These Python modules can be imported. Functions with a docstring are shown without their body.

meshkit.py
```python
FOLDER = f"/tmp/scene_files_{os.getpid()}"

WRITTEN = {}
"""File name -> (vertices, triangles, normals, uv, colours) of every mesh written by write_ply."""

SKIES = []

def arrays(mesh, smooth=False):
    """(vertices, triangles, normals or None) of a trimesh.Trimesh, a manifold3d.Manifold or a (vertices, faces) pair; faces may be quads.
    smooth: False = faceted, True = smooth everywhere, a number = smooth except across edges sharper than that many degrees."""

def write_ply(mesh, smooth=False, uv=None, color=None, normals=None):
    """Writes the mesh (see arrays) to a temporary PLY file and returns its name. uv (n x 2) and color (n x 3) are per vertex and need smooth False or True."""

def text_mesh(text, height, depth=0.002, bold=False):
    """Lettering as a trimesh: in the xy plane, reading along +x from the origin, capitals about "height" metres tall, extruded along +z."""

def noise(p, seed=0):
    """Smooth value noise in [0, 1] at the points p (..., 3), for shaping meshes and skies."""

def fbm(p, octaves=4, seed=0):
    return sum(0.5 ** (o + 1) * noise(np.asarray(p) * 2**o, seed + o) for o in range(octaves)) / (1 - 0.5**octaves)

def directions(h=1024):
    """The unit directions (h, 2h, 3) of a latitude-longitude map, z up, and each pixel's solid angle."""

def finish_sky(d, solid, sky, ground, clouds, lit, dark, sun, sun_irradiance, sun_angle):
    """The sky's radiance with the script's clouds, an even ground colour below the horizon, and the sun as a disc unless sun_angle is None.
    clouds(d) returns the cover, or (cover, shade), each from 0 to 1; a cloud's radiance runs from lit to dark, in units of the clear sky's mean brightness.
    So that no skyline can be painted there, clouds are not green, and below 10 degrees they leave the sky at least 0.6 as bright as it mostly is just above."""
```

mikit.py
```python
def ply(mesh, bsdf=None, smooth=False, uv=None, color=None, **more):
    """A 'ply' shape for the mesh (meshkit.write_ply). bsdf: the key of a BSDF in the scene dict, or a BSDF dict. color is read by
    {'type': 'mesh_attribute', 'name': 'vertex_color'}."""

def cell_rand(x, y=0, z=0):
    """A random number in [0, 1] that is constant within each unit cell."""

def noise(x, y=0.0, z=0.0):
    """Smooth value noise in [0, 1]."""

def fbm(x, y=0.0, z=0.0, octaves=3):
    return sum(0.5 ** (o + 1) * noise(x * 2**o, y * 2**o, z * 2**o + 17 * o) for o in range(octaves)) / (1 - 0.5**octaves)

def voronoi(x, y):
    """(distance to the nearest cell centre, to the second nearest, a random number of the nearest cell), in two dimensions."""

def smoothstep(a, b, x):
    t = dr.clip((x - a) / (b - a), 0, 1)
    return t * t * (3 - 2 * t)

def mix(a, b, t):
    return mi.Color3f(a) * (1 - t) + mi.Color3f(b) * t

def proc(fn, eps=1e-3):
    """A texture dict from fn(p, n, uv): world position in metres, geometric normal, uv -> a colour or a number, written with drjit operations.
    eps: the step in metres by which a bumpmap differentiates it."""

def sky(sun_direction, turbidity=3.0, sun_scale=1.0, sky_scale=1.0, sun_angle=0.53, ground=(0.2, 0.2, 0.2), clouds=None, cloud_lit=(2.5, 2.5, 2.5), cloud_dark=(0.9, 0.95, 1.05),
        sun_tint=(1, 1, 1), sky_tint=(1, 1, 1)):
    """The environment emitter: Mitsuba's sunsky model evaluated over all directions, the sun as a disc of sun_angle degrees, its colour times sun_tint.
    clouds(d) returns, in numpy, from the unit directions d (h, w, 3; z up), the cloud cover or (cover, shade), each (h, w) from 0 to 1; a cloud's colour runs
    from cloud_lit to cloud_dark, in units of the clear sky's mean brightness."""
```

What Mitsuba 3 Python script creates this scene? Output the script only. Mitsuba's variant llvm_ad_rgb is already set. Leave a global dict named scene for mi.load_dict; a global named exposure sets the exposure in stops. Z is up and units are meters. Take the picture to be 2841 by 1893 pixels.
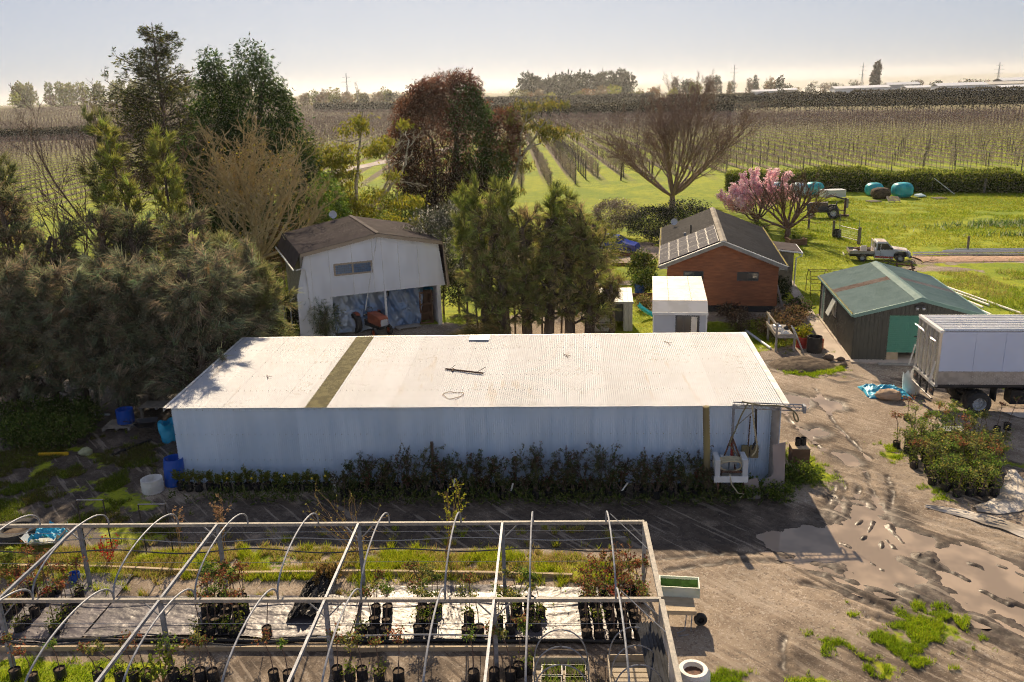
import math, numpy as np, trimesh, mitsuba as mi, drjit as dr, mikit, meshkit, shapely
from shapely.geometry import Polygon, LineString
from mikit import proc, noise, fbm, smoothstep, mix, cell_rand, voronoi
T = mi.ScalarTransform4f
scene, labels = {}, {}
# ---------------------------------------------------------------- camera, sky, exposure
EYE = np.array([0, 0, 13.609])
_p, _r = math.radians(16.51), math.radians(-1.813)
_f = np.array([0, math.cos(_p), -math.sin(_p)])
_u0 = np.array([0, math.sin(_p), math.cos(_p)])
_u = np.array([-math.sin(_r), 0, 0]) + _u0 * math.cos(_r)
scene['camera'] = {'type': 'perspective', 'fov': 62.11, 'fov_axis': 'x', 'near_clip': 0.5, 'far_clip': 20000.0,
                   'to_world': T().look_at(origin=EYE.tolist(), target=(EYE + _f).tolist(), up=_u.tolist())}
SUN = (-0.052, 0.832, 0.552)
scene['sky'] = mikit.sky(SUN, turbidity=3.0, sun_scale=1.12, sky_scale=.66, sun_angle=0.6, ground=(.2, .2, .15), sun_tint=(1, .99, .985), sky_tint=(.96, .95, 1.16),
                         clouds=lambda d: .42 + .25 * np.exp(-(np.arccos(np.clip(d @ np.array(SUN), -1, 1)) / .75) ** 2), cloud_lit=(1.47, 1.4, 1.36))
exposure = 2.25
# ---------------------------------------------------------------- names
_used = {}
def numbered(k):
    n = _used.get(k, 0); _used[k] = n + 1
    return k if n == 0 else f'{k}_{n:03d}'
def lab(k, label=None, cat=None, group=None, kind=None):
    d = {}
    if label: d['label'] = label
    if cat: d['category'] = cat
    if group: d['group'] = group
    if kind: d['kind'] = kind
    labels[k] = d
def thing(name, label, cat, group=None):
    k = numbered(name); lab(k, label, cat, group); return k
def put(k, m, mat, smooth=False, color=None, uv=None):
    if isinstance(m, MB): m = m.mesh()
    scene[k] = mikit.ply(m, 'm_' + mat, smooth=smooth, color=color, uv=uv); return k
def part(parent, name, m, mat, smooth=False, color=None, label=None, kind=None):
    k = numbered(parent + '__' + name); put(k, m, mat, smooth, color)
    if label or kind: lab(k, label, kind=kind)
    return k
def solo(name, m, mat, label, cat, group=None, kind=None, smooth=False, color=None):
    k = numbered(name); put(k, m, mat, smooth, color); lab(k, label, cat, group, kind); return k
def struct(name, m, mat, smooth=False, uv=None, label=None):
    k = numbered(name); put(k, m, mat, smooth, uv=uv); lab(k, label, kind='structure'); return k
# ---------------------------------------------------------------- mesh building
def frame(x=0, y=0, z=0, yaw=0):
    m = np.eye(4); c, s = math.cos(yaw), math.sin(yaw)
    m[:2, :2] = [[c, -s], [s, c]]; m[:3, 3] = [x, y, z]; return m
def nrm(a):
    a = np.asarray(a, float); return a / np.maximum(np.linalg.norm(a, axis=-1, keepdims=True), 1e-12)
BOXF = np.array([[0, 2, 1], [0, 3, 2], [4, 5, 6], [4, 6, 7], [0, 1, 5], [0, 5, 4], [1, 2, 6], [1, 6, 5], [2, 3, 7], [2, 7, 6], [3, 0, 4], [3, 4, 7]])
class MB:
    def __init__(s, m=None): s.m = np.eye(4) if m is None else m; s.v, s.f, s.n = [], [], 0
    def raw(s, v, f):
        v = np.asarray(v, float); f = np.asarray(f, int)
        if f.shape[1] == 4: f = np.vstack([f[:, [0, 1, 2]], f[:, [0, 2, 3]]])
        s.v.append(v @ s.m[:3, :3].T + s.m[:3, 3]); s.f.append(f + s.n); s.n += len(v); return s
    def hexa(s, p): return s.raw(p, BOXF)          # 4 bottom then 4 top corners
    def box(s, x0, x1, y0, y1, z0, z1):
        return s.hexa([[x0, y0, z0], [x1, y0, z0], [x1, y1, z0], [x0, y1, z0], [x0, y0, z1], [x1, y0, z1], [x1, y1, z1], [x0, y1, z1]])
    def beam(s, p0, p1, w, h, up=(0, 0, 1)):
        p0, p1 = np.array(p0, float), np.array(p1, float); d = nrm(p1 - p0); sd = np.cross(d, up)
        if np.linalg.norm(sd) < 1e-3: sd = np.cross(d, (0, 1, 0))
        sd = nrm(sd) * w / 2; u = nrm(np.cross(sd, d)) * h / 2
        return s.hexa([p0 - sd - u, p0 + sd - u, p1 + sd - u, p1 - sd - u, p0 - sd + u, p0 + sd + u, p1 + sd + u, p1 - sd + u])
    def tube(s, pts, r, n=6, caps=True):
        v, f = tubeline(pts, r, n, caps); return s.raw(v, f)
    def cyl(s, p0, p1, r0, r1=None, n=12, caps=True): return s.tube([p0, p1], [r0, r0 if r1 is None else r1], n, caps)
    def lathe(s, prof, n=20, o=(0, 0, 0)):         # prof: (r, z) list
        a = np.arange(n) * 2 * np.pi / n; P = np.array(prof, float)
        v = np.stack([P[:, None, 0] * np.cos(a), P[:, None, 0] * np.sin(a), np.repeat(P[:, 1:2], n, 1)], -1).reshape(-1, 3) + o
        i = np.arange(n); j = (i + 1) % n; f = []
        for k in range(len(P) - 1): f.append(np.stack([i + k * n, j + k * n, j + (k + 1) * n, i + (k + 1) * n], 1))
        return s.raw(v, np.vstack(f))
    def prism(s, poly, a0, a1, axis='y'):          # polygon in the plane across axis, extruded from a0 to a1
        pg = Polygon(poly); pg = shapely.geometry.polygon.orient(pg)
        m = trimesh.creation.extrude_polygon(pg, 1.0, engine='earcut'); v = np.array(m.vertices); f = np.array(m.faces)
        z = a0 + v[:, 2] * (a1 - a0)
        if axis == 'y': v = np.stack([v[:, 0], z, v[:, 1]], 1); f = f[:, ::-1]
        elif axis == 'x': v = np.stack([z, v[:, 0], v[:, 1]], 1)
        else: v = np.stack([v[:, 0], v[:, 1], z], 1)
        return s.raw(v, f)
    def grid(s, P):                                # (a, b, 3) points
        a, b = P.shape[:2]; i = np.arange(a * b).reshape(a, b)
        return s.raw(P.reshape(-1, 3), np.stack([i[:-1, :-1], i[1:, :-1], i[1:, 1:], i[:-1, 1:]], -1).reshape(-1, 4))
    def mesh(s): return np.vstack(s.v), np.vstack(s.f)
def tubeline(pts, r, n=6, caps=True):
    P = np.asarray(pts, float); k = len(P); r = np.broadcast_to(np.asarray(r, float), k)
    t = nrm(np.gradient(P, axis=0)) if k > 2 else nrm(np.repeat((P[1] - P[0])[None], 2, 0))
    ref = np.array([0, 0, 1.0]) if abs(t[0][2]) < .9 else np.array([1.0, 0, 0])
    a = nrm(ref - (t @ ref)[:, None] * t); b = np.cross(t, a); th = np.arange(n) * 2 * np.pi / n
    v = (P[:, None] + r[:, None, None] * (np.cos(th)[None, :, None] * a[:, None] + np.sin(th)[None, :, None] * b[:, None])).reshape(-1, 3)
    i = np.arange(n); j = (i + 1) % n
    f = [np.stack([i + q * n, j + q * n, j + (q + 1) * n, i + (q + 1) * n], 1) for q in range(k - 1)]
    f = np.vstack(f); f = np.vstack([f[:, [0, 1, 2]], f[:, [0, 2, 3]]])
    if caps:
        v = np.vstack([v, P[0], P[-1]]); f = np.vstack([f, np.stack([j, i, i * 0 + k * n], 1), np.stack([i + (k - 1) * n, j + (k - 1) * n, i * 0 + k * n + 1], 1)])
    return v, f
def tubes(p0, p1, r0, r1, n=4):
    p0, p1 = np.asarray(p0, float), np.asarray(p1, float); N = len(p0)
    d = nrm(p1 - p0); ref = np.where(np.abs(d[:, 2:3]) < .9, [[0, 0, 1.0]], [[1.0, 0, 0]])
    a = nrm(np.cross(d, ref)); b = np.cross(d, a); th = np.arange(n) * 2 * np.pi / n
    ring = np.cos(th)[None, :, None] * a[:, None] + np.sin(th)[None, :, None] * b[:, None]
    v = np.stack([p0[:, None] + ring * np.reshape(r0, (-1, 1, 1)), p1[:, None] + ring * np.reshape(r1, (-1, 1, 1))], 1).reshape(-1, 3)
    i = np.arange(n); j = (i + 1) % n
    q = np.vstack([np.stack([i, j, j + n], 1), np.stack([i, j + n, i + n], 1)])
    return v, (q[None] + (np.arange(N) * 2 * n)[:, None, None]).reshape(-1, 3)
def joinm(ms):
    v, f, n = [], [], 0
    for a, b in ms: v.append(a); f.append(np.asarray(b) + n); n += len(a)
    return np.vstack(v), np.vstack(f)
def leaves(pos, d, L, w, rng, tri=False, col=None, side=None):
    """leaf blades: pos (N,3) foot, d (N,3) direction, length, width. Returns mesh, colours per vertex."""
    N = len(pos); d = nrm(d); L = np.broadcast_to(L, N)[:, None]; w = np.broadcast_to(w, N)[:, None]
    s = nrm(np.cross(d, rng.normal(size=(N, 3)) if side is None else side)) * w / 2
    if tri:
        v = np.stack([pos - s, pos + s, pos + d * L], 1); k = 3; q = np.array([[0, 1, 2]])
    else:
        v = np.stack([pos, pos + d * L * .45 + s, pos + d * L, pos + d * L * .45 - s], 1); k = 4; q = np.array([[0, 1, 2], [0, 2, 3]])
    f = (q[None] + (np.arange(N) * k)[:, None, None]).reshape(-1, 3)
    return (v.reshape(-1, 3), f), (None if col is None else np.repeat(np.clip(col, 0, 1), k, 0))
def tint(rng, N, base, var=.25, alt=None, palt=0):
    """per-leaf colour: each leaf its own shade of base, some of alt"""
    c = np.array(base)[None] * (1 + var * rng.uniform(-1, 1, (N, 1))) * (1 + .12 * rng.uniform(-1, 1, (N, 3)))
    if alt is not None:
        m = rng.random(N) < palt; c[m] = np.array(alt) * (1 + var * rng.uniform(-1, 1, (m.sum(), 1)))
    return c
def grow(rng, base, levels):
    """base: list of (pos, dir, length, radius); one dict per level; returns segments by level and the tips (pos, dir)."""
    pos = np.array([b[0] for b in base], float); d = nrm([b[1] for b in base]); L = np.array([b[2] for b in base], float); r = np.array([b[3] for b in base], float)
    segs, tips = [], None
    for li, lv in enumerate(levels):
        k = lv.get('k', 4); pts = [pos]; ds = [d]; N = len(pos); taper = lv.get('taper', .5)
        for q in range(k):
            dd = nrm(ds[-1] + rng.normal(size=(N, 3)) * lv.get('wander', .12) + np.array(lv.get('trop', (0, 0, .05))))
            pts.append(pts[-1] + dd * (L / k)[:, None]); ds.append(dd)
        rr = [r * (1 - (1 - taper) * q / k) for q in range(k + 1)]
        segs.append((np.vstack(pts[:-1]), np.vstack(pts[1:]), np.hstack(rr[:-1]), np.hstack(rr[1:])))
        tips = (pts[-1], ds[-1])
        if li + 1 == len(levels): break
        n = lv['n']; s0 = lv.get('start', .35); P = np.stack(pts, 1); D = np.stack(ds, 1)
        fr = s0 + (1 - s0) * (np.arange(n)[None] + rng.uniform(.1, .95, (N, n))) / n
        x = np.clip(fr * k, 0, k - 1e-6); i = x.astype(int); t = (x - i)[..., None]; ar = np.arange(N)[:, None]
        cp = P[ar, i] * (1 - t) + P[ar, i + 1] * t; cd = D[ar, i + 1]
        ang = np.radians(rng.uniform(*lv['ang'], (N, n)))[..., None]
        az = nrm(np.cross(cd, rng.normal(size=cd.shape)))
        nd = nrm(cd * np.cos(ang) + az * np.sin(ang))
        ln = L[:, None] * lv.get('len', .6) * (1.15 - lv.get('fall', .5) * fr) * rng.uniform(.7, 1.2, (N, n))
        rad = np.minimum(r[:, None] * lv.get('rad', .5) * (1.1 - .4 * fr), 1)
        pos, d, L, r = cp.reshape(-1, 3), nd.reshape(-1, 3), ln.ravel(), rad.ravel()
    return segs, tips
def segmesh(segs, ns=(8, 6, 4, 3, 3), rmin=.004):
    return joinm([tubes(a, b, np.maximum(r0, rmin), np.maximum(r1, rmin), ns[min(i, len(ns) - 1)]) for i, (a, b, r0, r1) in enumerate(segs)])
# ---------------------------------------------------------------- materials
def lin(r, g, b): return [((c / 255 + .055) / 1.055) ** 2.4 if c > 10 else c / 255 / 12.92 for c in (r, g, b)]
def rgb(c): return {'type': 'rgb', 'value': list(map(float, c))}
def mat(k, color, rough=.7, metal=0., spec=.4, two=True, **more):
    c = color if isinstance(color, dict) else (proc(color) if callable(color) else rgb(color))
    b = {'type': 'principled', 'base_color': c, 'roughness': rough, 'metallic': metal, 'specular': spec, **more}
    scene['m_' + k] = {'type': 'twosided', 'bsdf': b} if two else b
    return k
VC = {'type': 'mesh_attribute', 'name': 'vertex_color'}
def bumped(k, color, bump, scale, rough=.8, spec=.3, metal=0., eps=.004):
    c = proc(color) if callable(color) else rgb(color)
    scene['m_' + k] = {'type': 'twosided', 'bsdf': {'type': 'bumpmap', 'arbitrary': proc(bump, eps), 'scale': scale,
                'bsdf': {'type': 'principled', 'base_color': c, 'roughness': rough, 'specular': spec, 'metallic': metal}}}
    return k
scene['m_leaf'] = {'type': 'principledthin', 'base_color': VC, 'roughness': .5, 'diff_trans': .9, 'spec_trans': 0.0, 'eta': 1.4}
scene['m_leaf_matte'] = {'type': 'principledthin', 'base_color': VC, 'roughness': .9, 'diff_trans': .8, 'spec_trans': 0.0, 'eta': 1.2}
scene['m_leaf_gloss'] = {'type': 'principledthin', 'base_color': VC, 'roughness': .28, 'diff_trans': .5, 'spec_trans': 0.0, 'eta': 1.5}
mat('paint_vc', VC, .55)
mat('matte_vc', VC, .9, spec=.2)
def streak(a, b, sx=6., sz=.5, k=1.):
    def f(p, n, uv):
        s = fbm(p.x * sx, p.y * sx, p.z * sz, 3); t = fbm(p.x * .7, p.y * .7, p.z * .7 + 9, 2)
        return mix(a, b, dr.clip((s * .6 + t * .4 - .3) * 2.2 * k, 0, 1))
    return f
def rusty(a, b):
    s0 = streak(a, b, 3, 3, .8)
    def f(p, n, uv):
        c = s0(p, n, uv); st = fbm(p.x * 5, p.y * .7, 2, 3); k = smoothstep(.64, .80, st) * smoothstep(.45, .7, fbm(p.x * .35, p.y * .35, 8, 3)); d = smoothstep(.72, .82, noise(p.x * 9, p.y * 9, 4)) * smoothstep(.5, .7, noise(p.x * .9, p.y * .9, 2))
        return mix(mix(c, (.34, .28, .22), k * .45), (.20, .18, .15), d * .35)
    return f
def mott(a, b, s=2., lo=.35, hi=.65):
    def f(p, n, uv): return mix(a, b, smoothstep(lo, hi, fbm(p.x * s, p.y * s, p.z * s, 4)))
    return f
mat('galv', mott((.30, .32, .36), (.22, .235, .26), 9), .6, .3)
for _i, _q in enumerate((1., .95, 1.04)): mat(f'zinc_roof_{_i}', rusty((.42 * _q, .44 * _q, .48 * _q), (.36 * _q, .375 * _q, .40 * _q)), .6, .1, .3)
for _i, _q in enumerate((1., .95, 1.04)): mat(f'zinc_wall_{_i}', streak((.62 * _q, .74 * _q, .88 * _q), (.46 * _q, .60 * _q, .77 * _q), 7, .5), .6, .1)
mat('zinc_wall', streak((.46, .52, .60), (.36, .42, .50), 5, .6), .5, .35)
mat('fibreglass', mott((.15, .135, .06), (.09, .08, .035), 7), .8, 0, .15)
mat('white_paint', mott((.80, .80, .78), (.70, .70, .67), 1.5), .5)
mat('cream_roof', mott((.82, .76, .66), (.72, .66, .55), 2), .5)
mat('pale_grey', (.55, .57, .58), .5)
mat('black_plastic', (.018, .018, .02), .45)
mat('rubber', mott((.03, .03, .032), (.05, .048, .045), 6), .75)
mat('dark_steel', (.05, .05, .055), .5, .5)
mat('rust', mott((.16, .08, .05), (.07, .04, .03), 8), .8)
mat('old_wood', streak((.34, .30, .24), (.20, .17, .13), 4, 4), .85)
mat('pale_wood', streak((.50, .40, .27), (.36, .28, .18), 5, 5), .8)
mat('grey_wood', streak((.36, .34, .31), (.22, .20, .18), 6, 6), .85)
mat('brown_wood', streak((.22, .12, .07), (.13, .07, .04), 5, 5), .75)
mat('bark_grey', streak((.20, .17, .14), (.10, .085, .07), 9, 2), .95)
mat('bark_brown', streak((.16, .12, .09), (.075, .055, .04), 9, 2), .95)
mat('bark_red', streak((.20, .12, .085), (.10, .06, .045), 9, 2), .95)
mat('bark_white', mott((.55, .50, .43), (.33, .28, .22), 3), .8)
mat('bark_olive', mott((.46, .38, .20), (.33, .26, .14), 4), .9)
mat('twig', (.16, .11, .085), .85)
mat('concrete', mott((.50, .43, .36), (.40, .34, .28), 1.4), .9)
mat('window_dark', (.03, .04, .05), .06, 0, .8)
mat('soil', mott((.07, .05, .035), (.13, .10, .07), 9), .95)
mat('blue_plastic', (.02, .09, .42), .35)
mat('cyan_tarp', mott((.02, .30, .50), (.05, .42, .62), 3), .45)
mat('white_plastic', mott((.74, .73, .70), (.60, .58, .53), 3), .45)
mat('aluminium', (.62, .63, .65), .32, .8)
mat('red_paint', (.40, .04, .03), .5)
mat('yellow_paint', (.70, .42, .02), .5)
mat('orange_paint', mott((.42, .12, .06), (.32, .09, .05), 4), .5)
# ---------------------------------------------------------------- the ground: one sheet, finer in the yard
def terrain(x, y):
    """far land: level, rising gently far to the left"""
    d = np.hypot(x, y); t = np.clip((d - 220) / 900, 0, 1); s = np.clip((-x - 40) / 400, 0, 1)
    az = x / np.maximum(np.abs(y), 1); return 10 * t * t * (3 - 2 * t) * s * s * (3 - 2 * s) - np.clip(.002 + .034 * az, 0, .0185) * np.maximum(d - 850, 0) * (y > 0)
PUDDLES = [Polygon([(7.6, 23.6), (8.6, 24.0), (10.06, 24.04), (10.9, 24.7), (11.6, 25.6), (11.7, 24.6), (12.0, 23.8), (12.6, 23.2), (12.3, 22.6), (11.4, 22.5), (10.9, 22.3), (11.3, 21.0), (10.86, 20.8), (9.7, 20.9), (9.5, 22.1), (8.74, 22.3), (7.9, 23.0)]),
           Polygon([(12.6, 22.5), (13.4, 22.7), (14.5, 21.3), (15.2, 19.5), (14.6, 18.2), (13.0, 18.6), (12.6, 19.7), (11.95, 19.4), (11.9, 20.65), (12.2, 21.5)]),
           Polygon([(10.2, 36.4), (11.6, 36.3), (12.5, 36.0), (13.1, 35.4), (13.0, 34.8), (12.5, 34.3), (11.3, 34.2), (10.2, 34.9)]),
           Polygon([(13.3, 35.4), (13.9, 35.3), (14.3, 34.8), (14.1, 34.1), (13.6, 34.1)]),
           Polygon([(11.8, 31.83), (12.28, 32.1), (12.5, 31.5), (12.1, 31.15), (11.8, 31.3)]),
           Polygon([(12.2, 29.6), (12.5, 29.5), (12.6, 28.7), (12.35, 28.6)]),
           Polygon([(20.6, 33.5), (23, 33.2), (24, 32.0), (21.2, 32.4)]),
           Polygon([(15.2, 38.2), (15.9, 38.3), (16.1, 37.9), (15.4, 37.8)])]
RIDGES = [[(10.6, 23.3), (11.0, 23.75), (11.35, 24.35)], [(11.75, 24.1), (11.7, 23.5), (11.75, 23.0)], [(10.95, 22.75), (11.15, 23.15)], [(11.3, 23.2), (11.35, 22.7)],
          [(10.3, 22.0), (10.5, 21.6)], [(13.1, 21.8), (13.3, 21.6), (13.25, 21.35)], [(13.8, 20.2), (14.4, 19.3), (14.8, 18.6)], [(13.2, 19.9), (13.7, 19.1), (14.2, 18.3)],
          [(12.7, 20.4), (13.1, 19.7)], [(13.9, 21.6), (14.3, 21.0), (14.6, 20.4)], [(9.9, 23.1), (10.05, 22.85)], [(10.8, 24.2), (11.1, 24.5)], [(11.8, 22.2), (12.3, 21.6), (12.6, 20.9)]]
RUTS = [[(10.4, 25.6), (10.9, 26.6), (10.8, 27.6)], [(11.2, 25.4), (11.9, 26.8)], [(11.0, 25.8), (11.5, 27.2)], [(12.3, 25.2), (12.9, 26.4), (13.2, 27.6)], [(9.2, 19.4), (10.2, 18.7), (11.2, 17.4)], [(12.4, 19.0), (13.4, 17.2), (14, 15.8)], [(12.9, 19.2), (13.9, 17.4)], [(7.9, 22.2), (8.9, 21.6), (9.9, 20.9), (11, 19.8), (12, 18.6), (13, 16.8)], [(8.4, 21.6), (9.4, 20.8), (10.6, 19.7), (11.6, 18.5), (12.4, 17.2)],
        [(8.0, 21.0), (8.9, 20.6), (9.5, 20.0), (10.4, 19.1)], [(9.0, 20.4), (9.6, 19.8), (10.6, 18.8)], [(4.3, 21.9), (6.5, 22.3), (8.6, 22.2)], [(4.0, 22.5), (6.0, 22.75), (7.6, 22.7)],
        [(11.4, 25.2), (11.2, 26.4), (11.6, 28.0)], [(11.9, 25.0), (12.2, 26.3), (12.6, 28)], [(10.6, 25.2), (10.9, 26.4), (11.3, 27.4)], [(11.8, 30), (11.5, 33), (11.9, 36.6)], [(13.2, 29), (13.2, 32.5), (13.9, 36.8)],
        [(6.4, 16.0), (6.3, 17.5), (6.7, 18.6)]]
GRASS = [(Polygon([(17.0, 56), (17.6, 52), (18.6, 49), (24, 40), (22, 36), (40, 30), (3000, -300), (9000, 9000), (-9000, 9000), (-3000, 50), (-24, 43), (-16, 43.5), (-12, 50), (-1, 50), (3, 55), (9, 55), (17, 70), (17.0, 60)]), 1.2, 1.0),
         (Polygon([(5.2, 45), (10.8, 42), (14, 45), (14.5, 46.8), (9, 50.8), (8.5, 62), (4, 62)]), 1.5, .9),
         (Polygon([(11.2, 41.5), (15.6, 43.5), (17, 45.5), (15.2, 49), (11, 48)]), 1.2, .8),
         (Polygon([(-16.5, 24.2), (-11, 23.95), (-5, 23.5), (0.4, 23.0), (3.4, 22.4), (3.4, 21.3), (-5, 21.9), (-12, 22.3), (-16.5, 22.8)]), .6, .55),
         (Polygon([(8.9, 18.4), (9.74, 19.2), (10.97, 19.8), (11.45, 19.57), (11.41, 18.68), (11.26, 17.92), (10.28, 17.96), (9.75, 17.38), (8.98, 17.64)]), .8, .55),
         (Polygon([(-21, 34), (-16, 33), (-14.5, 30), (-15, 27.5), (-22, 28)]), 2.5, .42), (Polygon([(-15.5, 29), (-12.7, 28.6), (-12, 26.6), (-15.3, 26.3)]), 1.4, .6),
         (Polygon([(-14, 26), (-11, 26.2), (-10.5, 24.5), (-13.5, 24.2)]), 1.0, .5),
         (Polygon([(4.2, 17.2), (5.1, 17.3), (5.6, 16.4), (4.2, 16.2)]), .6, .75), (Polygon([(6.2, 17.1), (7.3, 16.9), (8.6, 16.4), (8.4, 15.8), (6.6, 15.8)]), .7, .7),
         (Polygon([(7.4, 18.6), (8.2, 18.5), (8.3, 18.0), (7.5, 18.0)]), .5, .7), (Polygon([(8.5, 17.6), (9.0, 17.5), (8.9, 16.9), (8.5, 16.9)]), .5, .7),
         (Polygon([(-13.4, 18.7), (-9, 18.3), (-9, 17.0), (-13.4, 17.4)]), .5, .8), (Polygon([(0.8, 16.9), (3.2, 16.9), (3.2, 15.2), (0.8, 15.2)]), .5, .6),
         (Polygon([(13.5, 39.4), (14.6, 39.0), (16.0, 39.6), (16.4, 39.0), (14.5, 38.3), (13.2, 38.9)]), .8, .75), (Polygon([(13.9, 30.2), (14.5, 30.3), (14.4, 28.6), (13.8, 28.8)]), .7, .65),
         (Polygon([(10.0, 30.0), (11.1, 30.5), (11.4, 27.2), (9.6, 26.8)]), .9, .7), (Polygon([(17.5, 28.2), (22, 30), (22, 26), (18.5, 25.8)]), .9, .55),
         (Polygon([(14.1, 27.0), (14.5, 26.8), (14.6, 25.4), (13.9, 25.6)]), .5, .6)]
BARE = [Polygon([(32, 66.2), (60, 62.3), (60, 60.3), (30, 63.0)]), Polygon([(-24, 36.5), (-14, 36.5), (-12.5, 43), (-24, 43)]), Polygon([(-14, 39), (6.5, 39), (5.5, 47), (-2, 48), (-12, 45)]), Polygon([(26.8, 62.6), (33, 61.8), (34, 59.6), (27, 61)]),
        Polygon([(-1, 66), (9, 66.4), (13, 69), (13, 76), (-1, 75)]), Polygon([(-14, 39), (6, 39), (5, 45), (-13, 46)])]
WET = [(Polygon([(-30, 28.6), (9.2, 26.9), (9.2, 22.9), (3.6, 22.7), (-30, 24)]), 1.0, .72), (Polygon([(-30, 37), (-12.8, 37), (-13.2, 27), (-30, 27)]), 1.5, .8), (BARE[1], 1, .85), (BARE[5], 1, .9),
       (Polygon([(7.5, 24.2), (11, 26.5), (13, 26), (13, 23), (15.5, 22.5), (16, 17), (13.5, 16.4), (10, 19.3), (8.4, 20.7)]), 1.4, .75), (Polygon([(4, 18.5), (10, 19.5), (17, 17), (17, 12), (4, 12)]), 2.5, .42), (Polygon([(9.5, 19.6), (12.5, 17.2), (13.5, 13), (16, 14), (13, 20), (10, 21.5)]), 1.2, .7),
       (Polygon([(-13, 21.8), (3.3, 20.9), (3.3, 14), (-13, 14)]), .6, .5), (Polygon([(12.2, 41), (14, 41.3), (15.8, 41), (16.3, 39.8), (14.5, 38.6), (12.6, 39)]), .8, .75), (Polygon([(15.5, 37), (22.5, 39.6), (22, 35), (17.5, 34.5)]), .8, .6),
       (Polygon([(9.8, 36.8), (14.6, 36), (14.4, 33.6), (10, 33.6)]), .9, .45), (Polygon([(14.2, 28), (18.5, 28.5), (18.5, 24.8), (15, 24.8)]), .8, .7)]
def axis(*runs):
    out = []
    for a, b, st in runs: out.append(np.linspace(a, b, max(2, int(round((b - a) / st)) + 1))[:-1])
    return np.concatenate(out + [[runs[-1][1]]])
gx = np.concatenate([-np.geomspace(5000, 42, 40), axis((-40, -20, .8), (-20, 6.0, .25), (6.0, 15.6, .06), (15.6, 24, .2), (24, 60, .9)), np.geomspace(63, 5000, 40)])
gy = np.concatenate([axis((-60, 8, 8), (8, 15.5, .3), (15.5, 28.5, .06), (28.5, 46, .15), (46, 110, .8)), np.geomspace(112, 7000, 60)])
GX, GY = np.meshgrid(gx, gy)
def softmask(poly, soft, px, py):
    pt = shapely.points(px, py); d = shapely.distance(poly.boundary, pt); ins = shapely.contains(poly, pt)
    return np.clip(.5 + np.where(ins, d, -d) / soft, 0, 1)
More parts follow.
